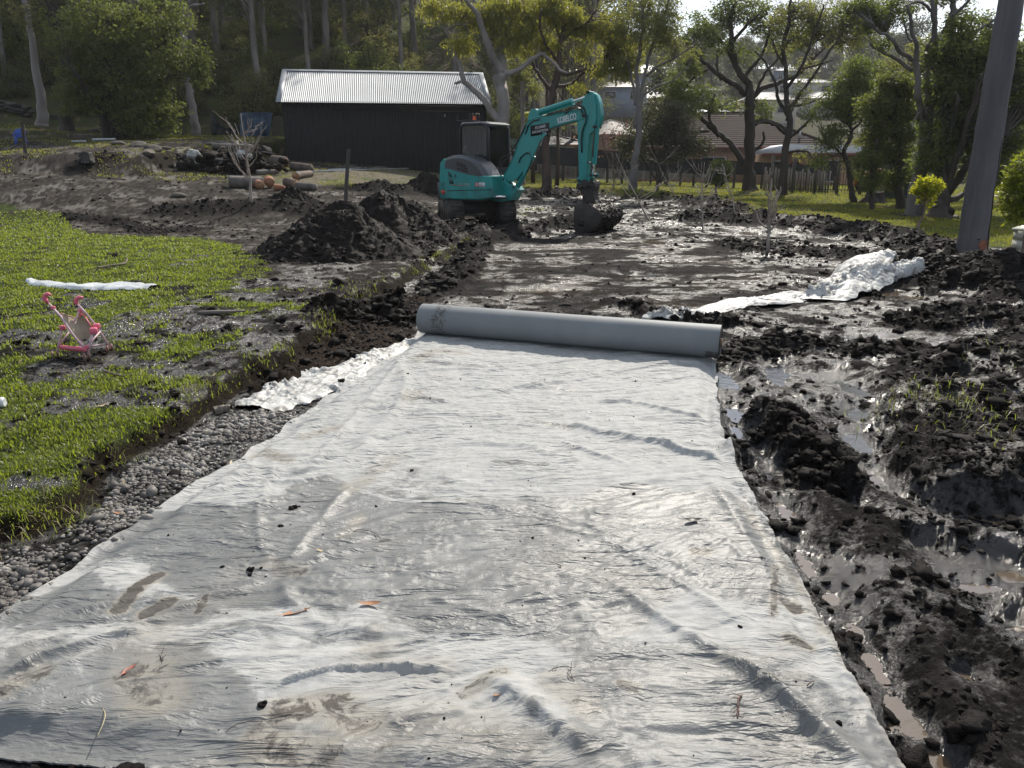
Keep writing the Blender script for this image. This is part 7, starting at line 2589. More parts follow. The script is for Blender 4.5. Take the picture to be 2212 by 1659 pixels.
def crumple(name, label, cat, line, mat, hgt=.05, n=140, m_=34, seed=1, hump=None, lift=.0, fr=1.0):
    """line: (px, py, half width in metres). A creased strip of cloth lying along it"""
    P = [tuple(GT(a, b))[:2] for a, b, w in line]; Wd = [w for a, b, w in line]
    c = polylen(P); c0len = c[-1]; c = c / c[-1]
    s = np.linspace(0, 1, n); P = np.array(P)
    cx = np.interp(s, c, P[:, 0]); cy = np.interp(s, c, P[:, 1]); w = np.interp(s, c, Wd)
    tx = np.gradient(cx); ty = np.gradient(cy); l = np.hypot(tx, ty); tx /= l; ty /= l
    for _ in range(6):
        tx[1:-1] = tx[1:-1] * .5 + (tx[:-2] + tx[2:]) * .25; ty[1:-1] = ty[1:-1] * .5 + (ty[:-2] + ty[2:]) * .25
    v = np.linspace(-1, 1, m_)
    S, Vv = np.meshgrid(s, v, indexing='ij')
    wj = w[:, None] * (1 + .35 * pn(S * 14, Vv * 0 + np.sign(Vv) * 3, seed))
    X = cx[:, None] - ty[:, None] * Vv * wj; Y = cy[:, None] + tx[:, None] * Vv * wj
    g = terr(X.ravel(), Y.ravel()).reshape(X.shape)
    # cloth bridges the small hollows
    gs = np.maximum(g, (g + np.median(g, 1)[:, None]) / 2)
    body = np.clip(1 - np.abs(Vv) ** 4, 0, 1)
    al = S * c0len; q1 = Vv * wj
    cr = .35 + .75 * ridged(al * 2.2 * fr + q1 * 3, q1 * 7 * fr + al * .8, 2, seed + 3, .5) + .45 * ridged(al * 5 * fr - q1 * 6, q1 * 9 * fr, 2, seed + 9, .5)
    Z = gs + .010 + hgt * body * (.55 * np.clip(cr, 0, 2) + .45 * (.5 + pn(al * 1.6, q1 * 4, seed + 20))) + lift * body
    if hump:
        for (a, b, r_, h_) in hump:
            hx, hy = tuple(GT(a, b))[:2]; d = np.hypot(X - hx, Y - hy)
            Z = Z + h_ * np.exp(-(d / r_) ** 2.4)
    O = np.array([cx[0], cy[0], float(g[0].mean())])
    V = np.stack([X, Y, Z], -1).reshape(-1, 3) - O
    i = np.arange(n - 1)[:, None] * m_ + np.arange(m_ - 1)[None]
    F = np.stack([i, i + m_, i + m_ + 1, i + 1], -1).reshape(-1, 4)
    mb = MB(); mb.add(V, F[:, ::-1]); mb.add(V - np.array([0, 0, .004]), F)
    o = mb.build(name, mat, None, smooth=True, loc=tuple(O))
    tag(o, label, cat)
    return o


crumple('crumpled_fabric', 'rumpled off-white fabric strip bunched against the left side of the sheet', 'fabric',
        [(548, 888, .16), (600, 868, .24), (660, 842, .26), (720, 818, .22), (765, 796, .15), (800, 780, .12), (850, 762, .12), (900, 742, .06)], WHITEC, .034, 260, 70, 11, fr=.95)
crumple('long_white_fabric', 'long crumpled white fabric with a raised hump lying across the mud at right', 'fabric',
        [(1390, 688, .06), (1450, 680, .12), (1540, 672, .16), (1600, 655, .22), (1660, 655, .24), (1720, 640, .26), (1780, 630, .28), (1840, 618, .36), (1880, 608, .42), (1925, 600, .30)], WHITEC, .036, 300, 64, 12, fr=.7,
        hump=[(1868, 612, .48, .34), (1820, 628, .35, .14), (1655, 660, .22, .05)])
crumple('fabric_tail', 'white end of the long fabric disappearing under the black soil', 'fabric', [(1915, 607, .10), (1940, 596, .12), (1985, 580, .09)], WHITEC, .05, 50, 20, 13, lift=.10)
crumple('white_plastic_strip', 'twisted white plastic strip lying on the grass above the toy stroller', 'plastic strip',
        [(66, 610, .06), (90, 617, .10), (130, 621, .12), (170, 625, .10), (200, 622, .16), (240, 622, .19), (290, 622, .16), (333, 624, .10)], pmat('white_plastic', (.62, .64, .64), (.50, .53, .54), 8, .35, .2, 30, .5), .03, 120, 24, 14, lift=.02)
crumple('muddy_rag', 'small muddy beige rag on the gravel below the grass edge', 'rag', [(462, 893, .02), (478, 890, .05), (500, 888, .035)], pmat('beige_rag', (.20, .17, .14), (.09, .075, .06), 12, .8, .3, 40), .02, 40, 20, 15, lift=.02)
crumple('small_pale_scrap', 'small flat pale scrap on the mud left of the fabric roll', 'scrap', [(792, 594 + 120, .02), (800, 714, .04)], WHITEC, .01, 12, 8, 16) if False else None


# ---- pole
def pole():
    b = GT(2093, 552); Y = b[1] + .15
    t = thing('leaning_trunk_pole', 'thick smooth grey trunk pole leaning right, with a long dark crack and an orange cut', 'pole', (b[0], Y, b[2] - .1))
    pts = [(2094, 560, 35), (2096, 545, 30), (2103, 500, 27.5), (2112, 440, 26.5), (2126, 360, 26), (2140, 270, 25), (2156, 170, 24), (2171, 80, 23), (2184, 0, 22), (2200, -110, 20)]
    P = [np.array(PY(a, c_, Y + .0)) for a, c_, r_ in pts]; Rr = [r_ * Y * 1.03 / FPX for a, c_, r_ in pts]
    Q, q = curve(P, Rr, 6, .002, np.random.default_rng(3))
    o_ = np.array([b[0], Y, b[2] - .1])
    q = q * (1 + .02 * np.sin(np.arange(len(q)) * .9))
    m = MB(); m.tube(Q - o_, list(q), 26)
    bk = NT('smooth_grey_bark')
    a = bk.mr(bk.noise(1.6, 6, .6, sc3=(3, 3, .35)), .35, .65); a2 = bk.mr(bk.noise(9, 6, .7, sc3=(1.6, 1.6, .3)), .35, .7)
    cc = bk.mix(a, (.075, .074, .080), (.130, .126, .130)); cc = bk.mix(bk.math('MULTIPLY', a2, .35), cc, (.075, .068, .066))
    bk.pr(cc, .7, .3, 0, bk.bump(bk.noise(14, 6, .7, sc3=(1, 1, .25)), .5, .012))
    m.build('trunk', bk.m, t, smooth=True)
    # crack and axe cut, on the side facing the viewer

    def onpole(px, py):
        p = np.array(PY(px, py, Y)); i = int(np.argmin(np.abs(Q[:, 2] - p[2]))); c = Q[i]; r_ = q[i]
        dx = p[0] - c[0]; dx = max(-r_ * .95, min(r_ * .95, dx))
        return np.array([c[0] + dx, c[1] - math.sqrt(max(1e-5, r_ * r_ - dx * dx)) - .004, p[2]])
    ck = [(2138, 425), (2141, 430), (2146, 410), (2137, 440), (2134, 470), (2131, 500), (2122, 530), (2118, 542)]
    line = [(2137, 545), (2134, 528), (2135, 515), (2141, 490), (2146, 455), (2152, 410), (2158, 370), (2163, 330), (2167, 300)]
    line = [(x - 17, y) for x, y in line]
    P3 = [onpole(*p) for p in line]; m = MB()
    m.tube([p - o_ for p in P3], [.012, .012, .015, .010, .009, .007, .006, .005, .003], 5)
    m.build('bark_crack', pmat('crack_dark', (.006, .005, .005), None, 5, .9), t)
    m = MB(); V = []
    nn, mm = 9, 5
    for j in range(mm):
        for i in range(nn):
            px = 2096 + 24 * i / (nn - 1) + 3 * math.sin(j * 2.0); py = 516 + 20 * j / (mm - 1) + 2.0 * math.sin(i * 1.7)
            V.append(onpole(px, py) - o_ + np.array([0, -.003, 0]))
    m.add(V, [(j * nn + i, (j + 1) * nn + i, (j + 1) * nn + i + 1, j * nn + i + 1) for j in range(mm - 1) for i in range(nn - 1)])
    m.build('axe_cut', pmat('raw_orange_wood', (.27, .10, .055), (.16, .06, .035), 14, .8, .5, 50), t, smooth=True)
    m = MB(); p0 = onpole(2094, 514); p1 = onpole(2122, 514); m.bar(tuple(p0 - o_), tuple(p1 - o_), .02, .018); m.build('cut_lip', pmat('crack_dark2', (.012, .009, .008), None, 5, .9), t)


pole()

# ---- beehive
def beehive():
    b = GT(2205, 542)
    b.y -= 0
    s = b[1] / FPX
    t = thing('beehive', 'pale cream wooden beehive box stack with a lid at the right edge', 'beehive', (b[0] + .12, b[1], b[2]), R(8))
    m1 = pmat('cream_paint', (.50, .50, .42), (.34, .33, .28), 6, .6, .2, 20)
    for k, z in enumerate((.11, .29)):
        m = MB(); m.box((0, 0, z), (.36, .40, .17)); m.build('hive_box', m1, t)
        m = MB(); m.box((0, -.205, z + .02), (.12, .015, .02)); m.build('hand_hold', m1, t)
    m = MB(); m.prism([(-.21, .375), (.21, .375), (.21, .41), (.0, .46), (-.21, .41)], -.23, .23, .004); m.build('hive_lid', m1, t)
    m = MB(); m.box((0, 0, .012), (.42, .48, .025)); m.build('base_board', m1, t)


beehive()

# ---- posts
def post(label, base, top, r, seed, mat):
    b = GT(*base); Y = b[1]; tp = np.array(PY(top[0], top[1], Y))
    t = MB(); t.tube([(0, 0, -.4), tuple((tp - np.array(b)) * .5), tuple(tp - np.array(b))], [r * 1.05, r, r * .95], 12)
    o = t.build('wooden_post', mat, None, smooth='auto', loc=tuple(b)); tag(o, label, 'post'); return o


_b = GT(745, 560)
_p = MB(); _tp = np.array(PY(753, 322, 12.9)); _bt = np.array(PY(742, 505, 12.9))
_p.tube([tuple(np.array([0, 0, -.5])), tuple((_tp - _bt) * .5), tuple(_tp - _bt)], [.034, .033, .030], 12)
_o = _p.build('wooden_post', POSTM, None, smooth='auto', loc=tuple(_bt)); tag(_o, 'tall weathered wooden post stuck between the two big soil heaps', 'post')
post('thin dark post standing in front of the blue chair', (54, 331), (48, 266), .06, 1, pmat('dark_post', (.05, .042, .036), None, 5, .8))


# ---- blue plastic chair
def chair():
    b = GT(46, 312)
    t = thing('garden_chair', 'small bright blue plastic armchair on the left slope', 'chair', tuple(b), R(-70))
    t.scale = (.72, .72, .72)
    m_ = pmat('blue_plastic', (.015, .12, .62), None, 3, .35)
    m = MB(); m.prism([(-.22, .36), (.22, .38), (.22, .405), (-.22, .385)], -.22, .22, .004); m.build('seat', m_, t)
    m0 = MB(); m0.box((0, 0, 0), (.03, .045, .40)); 
    b0 = None
    for k in range(6):
        q = MB(); x = -.2 + .075 * k; q.bar((-.20, -.19 + .076 * k, .40), (-.30, -.21 + .084 * k, .80), .045, .018); q.build('back_slat', m_, t)
    q = MB(); q.tube([(-.20, -.22, .38), (-.31, -.24, .76), (-.32, -.1, .84), (-.32, .1, .84), (-.31, .24, .76), (-.20, .22, .38)], .022, 8); q.build('back_rim', m_, t, smooth=True)
    for s in (-1, 1):
        q = MB(); q.tube([(-.26, s * .24, .62), (-.05, s * .27, .62), (.18, s * .26, .60), (.24, s * .25, .50), (.24, s * .24, .38)], .022, 8); q.build('armrest', m_, t, smooth=True)
        for x in (-.22, .22):
            q = MB(); q.tube([(x, s * .21, .39), (x * 1.2, s * .25, 0)], [.028, .022], 8); q.build('leg', m_, t)


chair()

# ---- toy stroller
def stroller():
    b = GT(190, 775); Y0 = b[1]
    PK = pmat('pink_plastic', (.72, .17, .24), (.60, .14, .20), 6, .4)
    PT = pmat('faded_pink_tube', (.62, .42, .46), (.50, .35, .38), 8, .45)
    CL = pmat('dirty_cream_cloth', (.42, .35, .25), (.30, .24, .17), 5, .9, .3, 60, lo=.4, hi=.7)
    WH = pmat('dirty_pink_wheel', (.30, .16, .12), (.12, .08, .06), 10, .7)
    t = thing('toy_stroller', "child's pink doll stroller with cloth seat standing on the muddy grass", 'stroller', (b[0], Y0, b[2]))
    O = np.array(b)

    def p(px, py, dy):
        return np.array(PY(px, py, Y0 + dy)) - O
    near, far = -.14, .16

    def tube(name, pts, r, mat, par=None):
        m = MB(); m.tube(pts, r, 8); return m.build(name, mat, par or t, smooth=True)
    # long side poles from handle to front wheel/foot; the left one lies nearer
    tube('side_pole', [p(131, 671, near), p(165, 715, near), p(200, 752, near), p(240, 797 - 19, near)], .011, PT)
    tube('side_pole', [p(218, 680, far), p(247, 715, far), p(272, 742, far), p(306, 789 - 20, far)], .011, PT) if False else None
    tube('side_pole', [p(217, 682, far) * 1.0, p(232, 706 - 5, far), p(262, 735 - 3, far) + np.array([-.0, 0, 0]), p(238, 752, far) * 0 + p(241, 752, far)], .011, PT) if False else None
    return t, p, tube, near, far, PK, PT, CL, WH


def stroller2():
    # positions read from the photograph in the enlarged crop, (crop x, crop y) * .1447 * .7745 + offset
    k = 320 / 2212 / 2856 * 2212
    ox, oy = 100 / 2856 * 2212, 780 / 2856 * 2212

    def D(cx, cy):
        return ox + cx * k, oy + cy * k
    b = GT(*D(1000, 1560)); Y0 = b[1]
    PK = pmat('pink_plastic', (.70, .15, .22), (.58, .12, .18), 6, .4)
    PT = pmat('faded_pink_tube', (.56, .38, .42), (.42, .30, .33), 8, .45)
    CL = pmat('dirty_cream_cloth', (.36, .31, .23), (.25, .20, .145), 5, .9, .3, 60, lo=.4, hi=.7)
    WH = pmat('dirty_pink_wheel', (.30, .15, .11), (.10, .07, .055), 10, .7)
    t = thing('toy_stroller', "child's pink doll stroller with cloth seat standing on the muddy grass", 'stroller', tuple(b))
    O = np.array(b)

    def p(cx, cy, dy=0.0):
        return np.array(PY(*D(cx, cy), Y0 + dy)) - O

    def tube(name, pts, r, mat, par=None, n=8):
        m = MB(); m.tube(pts, r, n); return m.build(name, mat, par or t, smooth=True)
    A, B_ = 0.0, .26     # near row, far row
    tube('side_pole', [p(240, 450, .06), p(470, 700, .05), p(700, 1040, .03), p(970, 1370, .0)], .0085, PT)
    tube('side_pole', [p(800, 470, .20), p(960, 640, .20), p(1130, 850, .22), p(1300, 1100, .24), p(1430, 1320, .26)], .0085, PT)
    tube('handle', [p(240, 450, .06), p(190, 400, .06), p(165, 340, .06), p(190, 290, .06), p(240, 275, .06), p(290, 300, .06)], [.011, .017, .018, .017, .014, .010], PK)
    tube('handle', [p(800, 480, .20), p(770, 440, .20), p(770, 400, .20), p(800, 360, .20), p(850, 340, .20), p(905, 345, .20)], [.011, .017, .018, .017, .014, .010], PK)
    tube('rear_leg', [p(510, 920, .10), p(460, 1150, .08), p(415, 1390, .05)], .0085, PT)
    tube('rear_leg', [p(1085, 1000, .06), p(1060, 1200, .03), p(1000, 1500, .0)], .0085, PT)
    tube('cross_brace', [p(640, 1010, .16), p(430, 1300, .08)], .007, PT)
    tube('cross_brace', [p(1240, 1000, .22), p(1100, 1160, .14), p(960, 1330, .04)], .007, PT)
    tube('cross_brace', [p(1340, 1240, .24), p(1060, 1285, .12), p(700, 1300, .10)], .007, PT)
    tube('cross_brace', [p(860, 1180, .10), p(980, 1350, .02)], .007, PT)
    tube('cross_brace', [p(840, 590, .2), p(790, 720, .15), p(660, 950, .12)], .007, PT)
    m = MB(); m.bar(p(475, 1305, .06), p(970, 1345, .0), .018, .034); m.build('foot_bar', PK, t)
    for (cx, cy, dy, s) in ((515, 925, .10, .04), (1115, 985, .06, .055), (1170, 900, .12, .05), (330, 545, .06, .032), (850, 600, .2, .03), (860, 670, .19, .024), (985, 1300, .01, .03)):
        m = MB(); q = p(cx, cy, dy); m.box(tuple(q), (s, s * .8, s * .9), rz=.3); o = m.build('joint_block', PK, t)
        md = o.modifiers.new('b', 'BEVEL'); md.width = s * .18; md.segments = 2
    # cloth sling
    nx, nz = 16, 22
    L_ = [(470, 650, .06), (520, 800, .05), (600, 950, .04), (740, 1120, .06), (830, 1165, .08)]
    Rr = [(880, 670, .19), (960, 780, .18), (1040, 900, .16), (1080, 1020, .12), (1050, 1160, .08)]
    V = []
    for j in range(nz):
        f = j / (nz - 1) * 4; i0 = min(3, int(f)); g = f - i0
        a = p(*[L_[i0][q] * (1 - g) + L_[i0 + 1][q] * g for q in range(3)]); c = p(*[Rr[i0][q] * (1 - g) + Rr[i0 + 1][q] * g for q in range(3)])
        for i in range(nx):
            h = i / (nx - 1)
            sag = math.sin(math.pi * h)
            V.append(a * (1 - h) + c * h + np.array([0, .07 * sag, -.045 * sag * (1 - j / nz) + .004 * math.sin(i * 2 + j)]))
    m = MB(); F = [(j * nx + i, (j + 1) * nx + i, (j + 1) * nx + i + 1, j * nx + i + 1) for j in range(nz - 1) for i in range(nx - 1)]
    m.add(V, F); m.add(np.array(V) + np.array([0, .004, 0]), [q[::-1] for q in F])
    sl = m.build('cloth_seat', CL, t, smooth=True)
    tube('seat_piping', [np.array(V[i]) for i in range(nx)], .004, pmat('pink_piping', (.5, .2, .24), None, 5, .6), sl, 5)
    tube('seat_piping', [p(900, 640, .19), p(1000, 800, .17), p(1080, 920, .14)], .006, PK, sl, 5)
    # twin wheels
    for (cx, cy, dy) in ((330, 1500, .04), (430, 1500, .10), (950, 1560, -.02), (1040, 1560, .03), (1380, 1360, .24), (1470, 1365, .30)):
        q = p(cx, cy, dy); q[2] = max(q[2], .028)
        w = thing_part('wheel', t); w.location = tuple(q)
        m = MB(); m.cyl((-.008, 0, 0), (.008, 0, 0), .030, 18); m.build('rim', PK if cx > 1300 else WH, w, smooth='auto')
        m = MB(); ring = [(0, .032 * math.cos(a), .032 * math.sin(a)) for a in np.linspace(0, 6.2832, 20)]; m.tube(ring, .009, 6, cap=False); m.build('tyre', WH, w, smooth=True)
        w.rotation_euler = (0, 0, R(35))


stroller2()

# ---- can at the left edge
def can():
    b = GT(2, 884)
    z = b[2] + .045
    t = thing('drink_can', 'blue and white drink can lying in the grass at the left edge', 'can', (b[0] - .035, b[1], z), R(12))
    m = MB(); m.tube([(-.062, 0, 0), (-.055, 0, 0), (.040, 0, 0)], [.026, .033, .033], 28, cap=True); m.build('can_body', pmat('blue_can', (.03, .06, .42), None, 3, .3, spec=.7), t, smooth='auto')
    m = MB(); m.tube([(.040, 0, 0), (.055, 0, 0), (.062, 0, 0), (.058, 0, 0)], [.0332, .0332, .027, .024], 28); m.build('can_end', pmat('white_can_end', (.72, .74, .76), None, 3, .3, spec=.7), t, smooth='auto')


can()


# ---- logs
RAW = pmat('raw_cut_wood', (.31, .16, .08), (.20, .10, .052), 9, .75, .4, 40)
LOGB = barkmat('log_bark', (.15, .115, .095), (.075, .058, .05), 3)
LOGG = barkmat('grey_log_bark', (.17, .155, .14), (.09, .08, .072), 3)


def log(label, a, b, r, bark=LOGB, cut=RAW, ends=(1, 1), name='cut_log', split=False, lift=0.0, taper=.9, cat='log'):
    A = GT(*a); B = GT(*b)
    A = Vector((A[0], A[1], A[2] + r * .85 + lift)); B = Vector((B[0], B[1], B[2] + r * .8 + lift))
    t = thing(name, label, cat, tuple(A))
    d = B - A
    P = [np.zeros(3), np.array(d) * .5 + np.array([0, 0, .01]), np.array(d)]
    m = MB(); m.tube(P, [r, r * (1 + taper) / 2, r * taper], 18, cap=False); m.build('bark', bark, t, smooth=True)
    for s, q, rr, e_ in ((0, P[0], r, ends[0]), (1, P[2], r * taper, ends[1])):
        m = MB(); u = np.array(d.normalized()) * (-1 if s == 0 else 1)
        m.tube([q - u * .02, q + u * .004], [rr * .985, rr * .965], 18); m.build('cut_end', cut if e_ else bark, t)
    return t


log('thick grey log left of the orange-cut logs', (496, 405), (566, 405), .20, LOGG, LOGG, (0, 0))
log('short upright log with bright orange top in the middle of the cut logs', (582, 404), (584, 407), .17, pmat('orange_side', (.30, .11, .05), (.18, .07, .04), 6, .8), RAW, (1, 1), lift=.04)
log('reddish split log lying between grey log and orange one', (556, 405), (563, 409), .15, pmat('orange_side2', (.26, .10, .05), (.14, .06, .035), 6, .8), RAW)
log('small log wedge with an orange cut face, lowest of the cut logs', (594, 411), (616, 412), .11, pmat('orange_side3', (.36, .15, .07), (.22, .09, .05), 6, .8), RAW, taper=.5)
log('brown log with dark bark left of the pale-ended log', (620, 402), (640, 406), .155, LOGB, RAW)
log('log raised on another, its round orange end facing right', (640, 400), (672, 394), .135, LOGB, RAW, lift=.18)
log('grey log lying beneath the raised one, rightmost of the cut logs', (640, 408), (684, 411), .12, LOGG, LOGG)
log('fallen log resting at the left corner of the shed', (632, 368), (672, 372), .17, LOGB, LOGB, taper=.95)
log('rusty brown log end in the shade left of the shed', (590, 360), (618, 362), .24, LOGB, pmat('rust_end', (.08, .035, .025), None, 4, .8), taper=1)

# ---- pipes by the shed
PIPE = pmat('grey_pvc_pipe', (.42, .44, .45), None, 3, .4)
for lab, a, b, r_ in (('long pale plastic pipe lying before the shed, the nearer one', (640, 375), (905, 366), .03), ('shorter pale pipe lying closer to the shed wall', (710, 370), (918, 361), .03), ('white pipe lying on the leaf litter under the big leafy tree', (200, 306), (250, 305), .05),
                      ('short white pipe left of the longer white one', (156, 309), (186, 309), .04)):
    A = GT(*a); B = GT(*b); m = MB(); m.tube([(0, 0, r_ + .03), tuple(Vector(B) - Vector(A) + Vector((0, 0, r_ + .03)))], r_, 8)
    o = m.build('plastic_pipe', PIPE, None, smooth=True, loc=tuple(A)); tag(o, lab, 'pipe')

# ---- rocks
ROCK = pmat('sandstone', (.115, .098, .078), (.055, .048, .041), 2.2, .85, .7, 9, bd=.04)
ROCKD = pmat('dark_sandstone', (.070, .062, .054), (.035, .031, .028), 2.2, .85, .7, 9, bd=.04)


def rock_mesh(seed, sq=.55):
    V, F = ICO2
    r = np.random.default_rng(seed)
    V = V.copy(); d = V / np.linalg.norm(V, axis=1)[:, None]
    # cut by a few planes for facets
    for _ in range(9):
        n = r.normal(size=3); n /= np.linalg.norm(n); h = r.uniform(.62, .92); e_ = V @ n - h
        V = V - np.outer(np.maximum(0, e_), n)
    V *= np.array([1.3, .85, sq * .8]); m = MB(); m.add(V, F); return m


RK = []
for s in range(4):
    o = rock_mesh(800 + s, (.55, .45, .7, .5)[s]).build('rock', ROCK, None, smooth='auto'); RK.append(o)
rocks = [(205, 285, .42, 'flat rock under the leafy tree, topmost of the pile', 1), (178, 300, .75, 'broad dark rock slab left under the leafy tree', 1), (250, 298, .8, 'large slab rock at the foot of the leafy tree', 1),
         (258, 312, .38, 'grey upright boulder beside the white pipe', 0), (330, 325, .55, 'brown rock in front of the leafy tree crown', 0), (352, 322, .35, 'small rock right of the brown rock', 0), (322, 333, .4, 'low front rock of the group before the leafy tree', 0),
         (458, 313, .38, 'pale rock right of the second pale gum', 0), (482, 313, .4, 'flat pale rock, right one of the pair near the second gum', 0), (472, 320, .45, 'long flat rock below the pale pair', 0), (505, 318, .3, 'small angular rock farthest right of the pale group', 0),
         (300, 315, .5, 'rounded tan rock at the edge of the leafy crown', 0), (384, 424, .28, 'small pale stone on the left slope below the bright grass', 0), (225, 278, .35, 'small rock on the pile behind the slabs', 1), (470, 372, .3, 'stone at the foot of the debris pile', 0)]
for i, (px, py, s, lab, dk) in enumerate(rocks):
    b = GT(px, py)
    o = RK[i] if i < 4 else RK[i % 4].copy()
    if i >= 4:
        COL.objects.link(o)
    if dk:
        pass
    s *= .72; o.location = (b[0], b[1], b[2] + s * .12); o.scale = (s, s, s); o.rotation_euler = (0, 0, i * 1.3)
    tag(o, lab, 'rock')


def stone_wall():
    for lab, a, b, n, rows in (('dry stone wall of dark rocks at the far left', (-10, 236), (72, 256), 9, 3), ('lower run of dark stones right of the pale gum', (106, 258), (160, 262), 6, 2)):
        A = GT(*a); B = GT(*b)
        t = thing('stone_wall', lab, 'wall', tuple(A))
        d = Vector(B) - Vector(A); s0 = None
        r = np.random.default_rng(n)
        for j in range(rows):
            for k in range(n):
                f = (k + .5 * (j % 2)) / n
                src = [rock_mesh(820 + q, .6) for q in range(1)][0] if s0 is None else None
                if s0 is None:
                    o = src.build('stone', ROCKD, t, smooth='auto'); s0 = o
                else:
                    o = inst(s0, parent=t)
                sc = d.length / n * .58
                o.location = (d[0] * f, d[1] * f + r.normal(0, .06), d[2] * f + .15 + j * sc * .75); o.scale = (sc, sc, sc * r.uniform(.8, 1.1)); o.rotation_euler = (r.normal(0, .1), r.normal(0, .1), r.uniform(0, 6.28))


stone_wall()

# ---- tree stump block and debris
def stump(label, px, py, s, mat, seed, cat='stump', name='tree_stump', h=.8):
    b = GT(px, py); r = np.random.default_rng(seed)
    t = thing(name, label, cat, tuple(b))
    n = 16; V = []
    for z, k in ((-.1, 1.2), (.15, 1.0), (h * .7, .9), (h, .85)):
        for j in range(n):
            a = 6.2832 * j / n; q = s * k * (1 + .12 * math.sin(3 * a + seed) + .05 * r.normal()); V.append((q * math.cos(a), q * math.sin(a), z * s * 1.6 + (.06 * r.normal() * s if z == h else 0)))
    m = MB(); m.faces(V, [[j + n * i, (j + 1) % n + n * i, (j + 1) % n + n * (i + 1), j + n * (i + 1)] for i in range(3) for j in range(n)] + [[3 * n + j for j in range(n)]])
    m.build('trunk', mat, t, smooth='auto')
    for k in range(4):
        a = k * 1.6 + seed; m = MB(); m.tube([(s * .7 * math.cos(a), s * .7 * math.sin(a), .12), (s * 1.5 * math.cos(a), s * 1.5 * math.sin(a), -.03)], [s * .3, s * .08], 7); m.build('root', mat, t, smooth=True)
    return t


stump('low wide stump on the lawn behind the young tree', 1894 - 8, 438, .36, DARK_BARK, 3, h=.7)
stump('dark tipped-over stump block on the muddy slope at left', 189, 350, .24, pmat('charred_wood', (.018, .016, .015), (.04, .035, .03), 4, .8, .7, 12), 4, h=.8)


def debris():
    """pile of roots, branches and torn bags in the cut"""
    b = GT(500, 372); t = thing('debris_pile', 'dark roots and branches piled with torn white bags, left of the shed', 'debris pile', tuple(b))
    r = np.random.default_rng(9)
    lum = MB(); k = 260
    V, F = lumps(r.normal(-.1, .8, k), r.normal(.4, .4, k), np.abs(r.normal(.25, .22, k)), np.exp(r.normal(math.log(.12), .4, k)), ICO1, (.6, .9), .4, 6)
    lum.add(V, F); o = lum.build('root_mass', CLOD, t); o['kind'] = 'stuff'
    for k in range(34):
        a = r.uniform(0, 6.28); l = r.uniform(.5, 1.3); c = np.array([r.normal(-.1, .6), r.normal(.2, .3), r.uniform(.15, .7)])
        e_ = c + np.array([math.cos(a) * l, math.sin(a) * l * .4, r.normal(.12, .22)])
        m = MB(); m.tube([c, (c + e_) / 2 + r.normal(0, .05, 3), e_], [r.uniform(.02, .05), .025, .012], 6); m.build('branch', (LOGB, TWIG_BARK, LOGG)[k % 3], t, smooth=True)
    m = MB(); m.tube([(-.55, -.1, .98), (.85, .0, .93)], .05, 10); m.build('peeled_branch', PALE_POST, t, smooth=True)
    m = MB(); m.tube([(.35, .1, .1), (.2, .1, 1.1)], [.16, .12], 10); m.build('grey_log', LOGG, t, smooth=True)
    for k, (x, z, s) in enumerate([(-1.25, .62, .22), (-1.1, .4, .14), (.5, .62, .2), (.75, .55, .14), (-.35, .4, .14), (-1.5, .22, .14)]):
        V, F = ICO2; q = V * s * (1 + .35 * pn(V[:, 0] * 3 + k, V[:, 2] * 3 + V[:, 1] * 2, k))[:, None] * np.array([1.1, .5, .8])
        m = MB(); m.add(q + np.array([x, -.15, z]), F); m.build('torn_bag', WHITEC, t, smooth=True)
    log('leaning dark log pile piece right of the debris', (560, 368), (590, 372), .14, LOGG, LOGG, (0, 0))
    log('thin grey log lying in front of the rusty log end', (555, 378), (600, 376), .10, LOGG, LOGG, (0, 0))


debris()


# ---- red kayak-like thing behind the fence, grey shed at right
def yard_bits():
    b = GT(1893, 428); P0 = PY(1892, 412, 37)
    g = gz(P0[0], P0[1]); t = thing('red_car', 'small red car partly hidden behind the fence at right', 'car', (P0[0], P0[1], g), R(-20))
    rd = pmat('red_paint', (.60, .02, .02), None, 3, .25)
    m = MB(); m.prism([(-1.0, .3), (-1.05, .62), (-.6, .72), (-.3, 1.02), (.5, 1.05), (.8, .75), (1.1, .68), (1.1, .3)], -.6, .6, .05); m.build('body', rd, t, smooth='auto')
    m = MB(); m.prism([(-.5, .74), (-.28, .97), (.46, 1.0), (.68, .76)], -.62, .62, .01); m.build('side_window', PWIN, t)
    for x in (-.65, .7):
        for y in (-.58, .58):
            m = MB(); m.cyl((x, y - .08, .28), (x, y + .08, .28), .27, 16); m.build('wheel', RUBBER, t)
    P0 = PY(1962, 400, 33); g = gz(P0[0], P0[1])
    t = thing('garden_shed', 'narrow grey-green metal shed beyond the tall forked gum', 'shed', (P0[0] - .2, P0[1], g), R(-20))
    gm = pmat('green_metal', (.10, .14, .13), (.08, .11, .105), 1, .5)
    m = MB(); m.prism([(-.8, 0), (.8, 0), (.8, 2.1), (-.8, 1.85)], -.8, .8, .0); m.build('wall', gm, t)
    for k in range(9):
        m = MB(); m.box((-.75 + .18 * k, -.815, .95), (.03, .03, 1.75)); m.build('wall_rib', gm, t)
    m = MB(); m.prism([(-.9, 1.86), (.9, 2.14), (.9, 2.19), (-.9, 1.91)], -.9, .9, 0); m.build('roof', ROOF_PALE, t)


yard_bits()

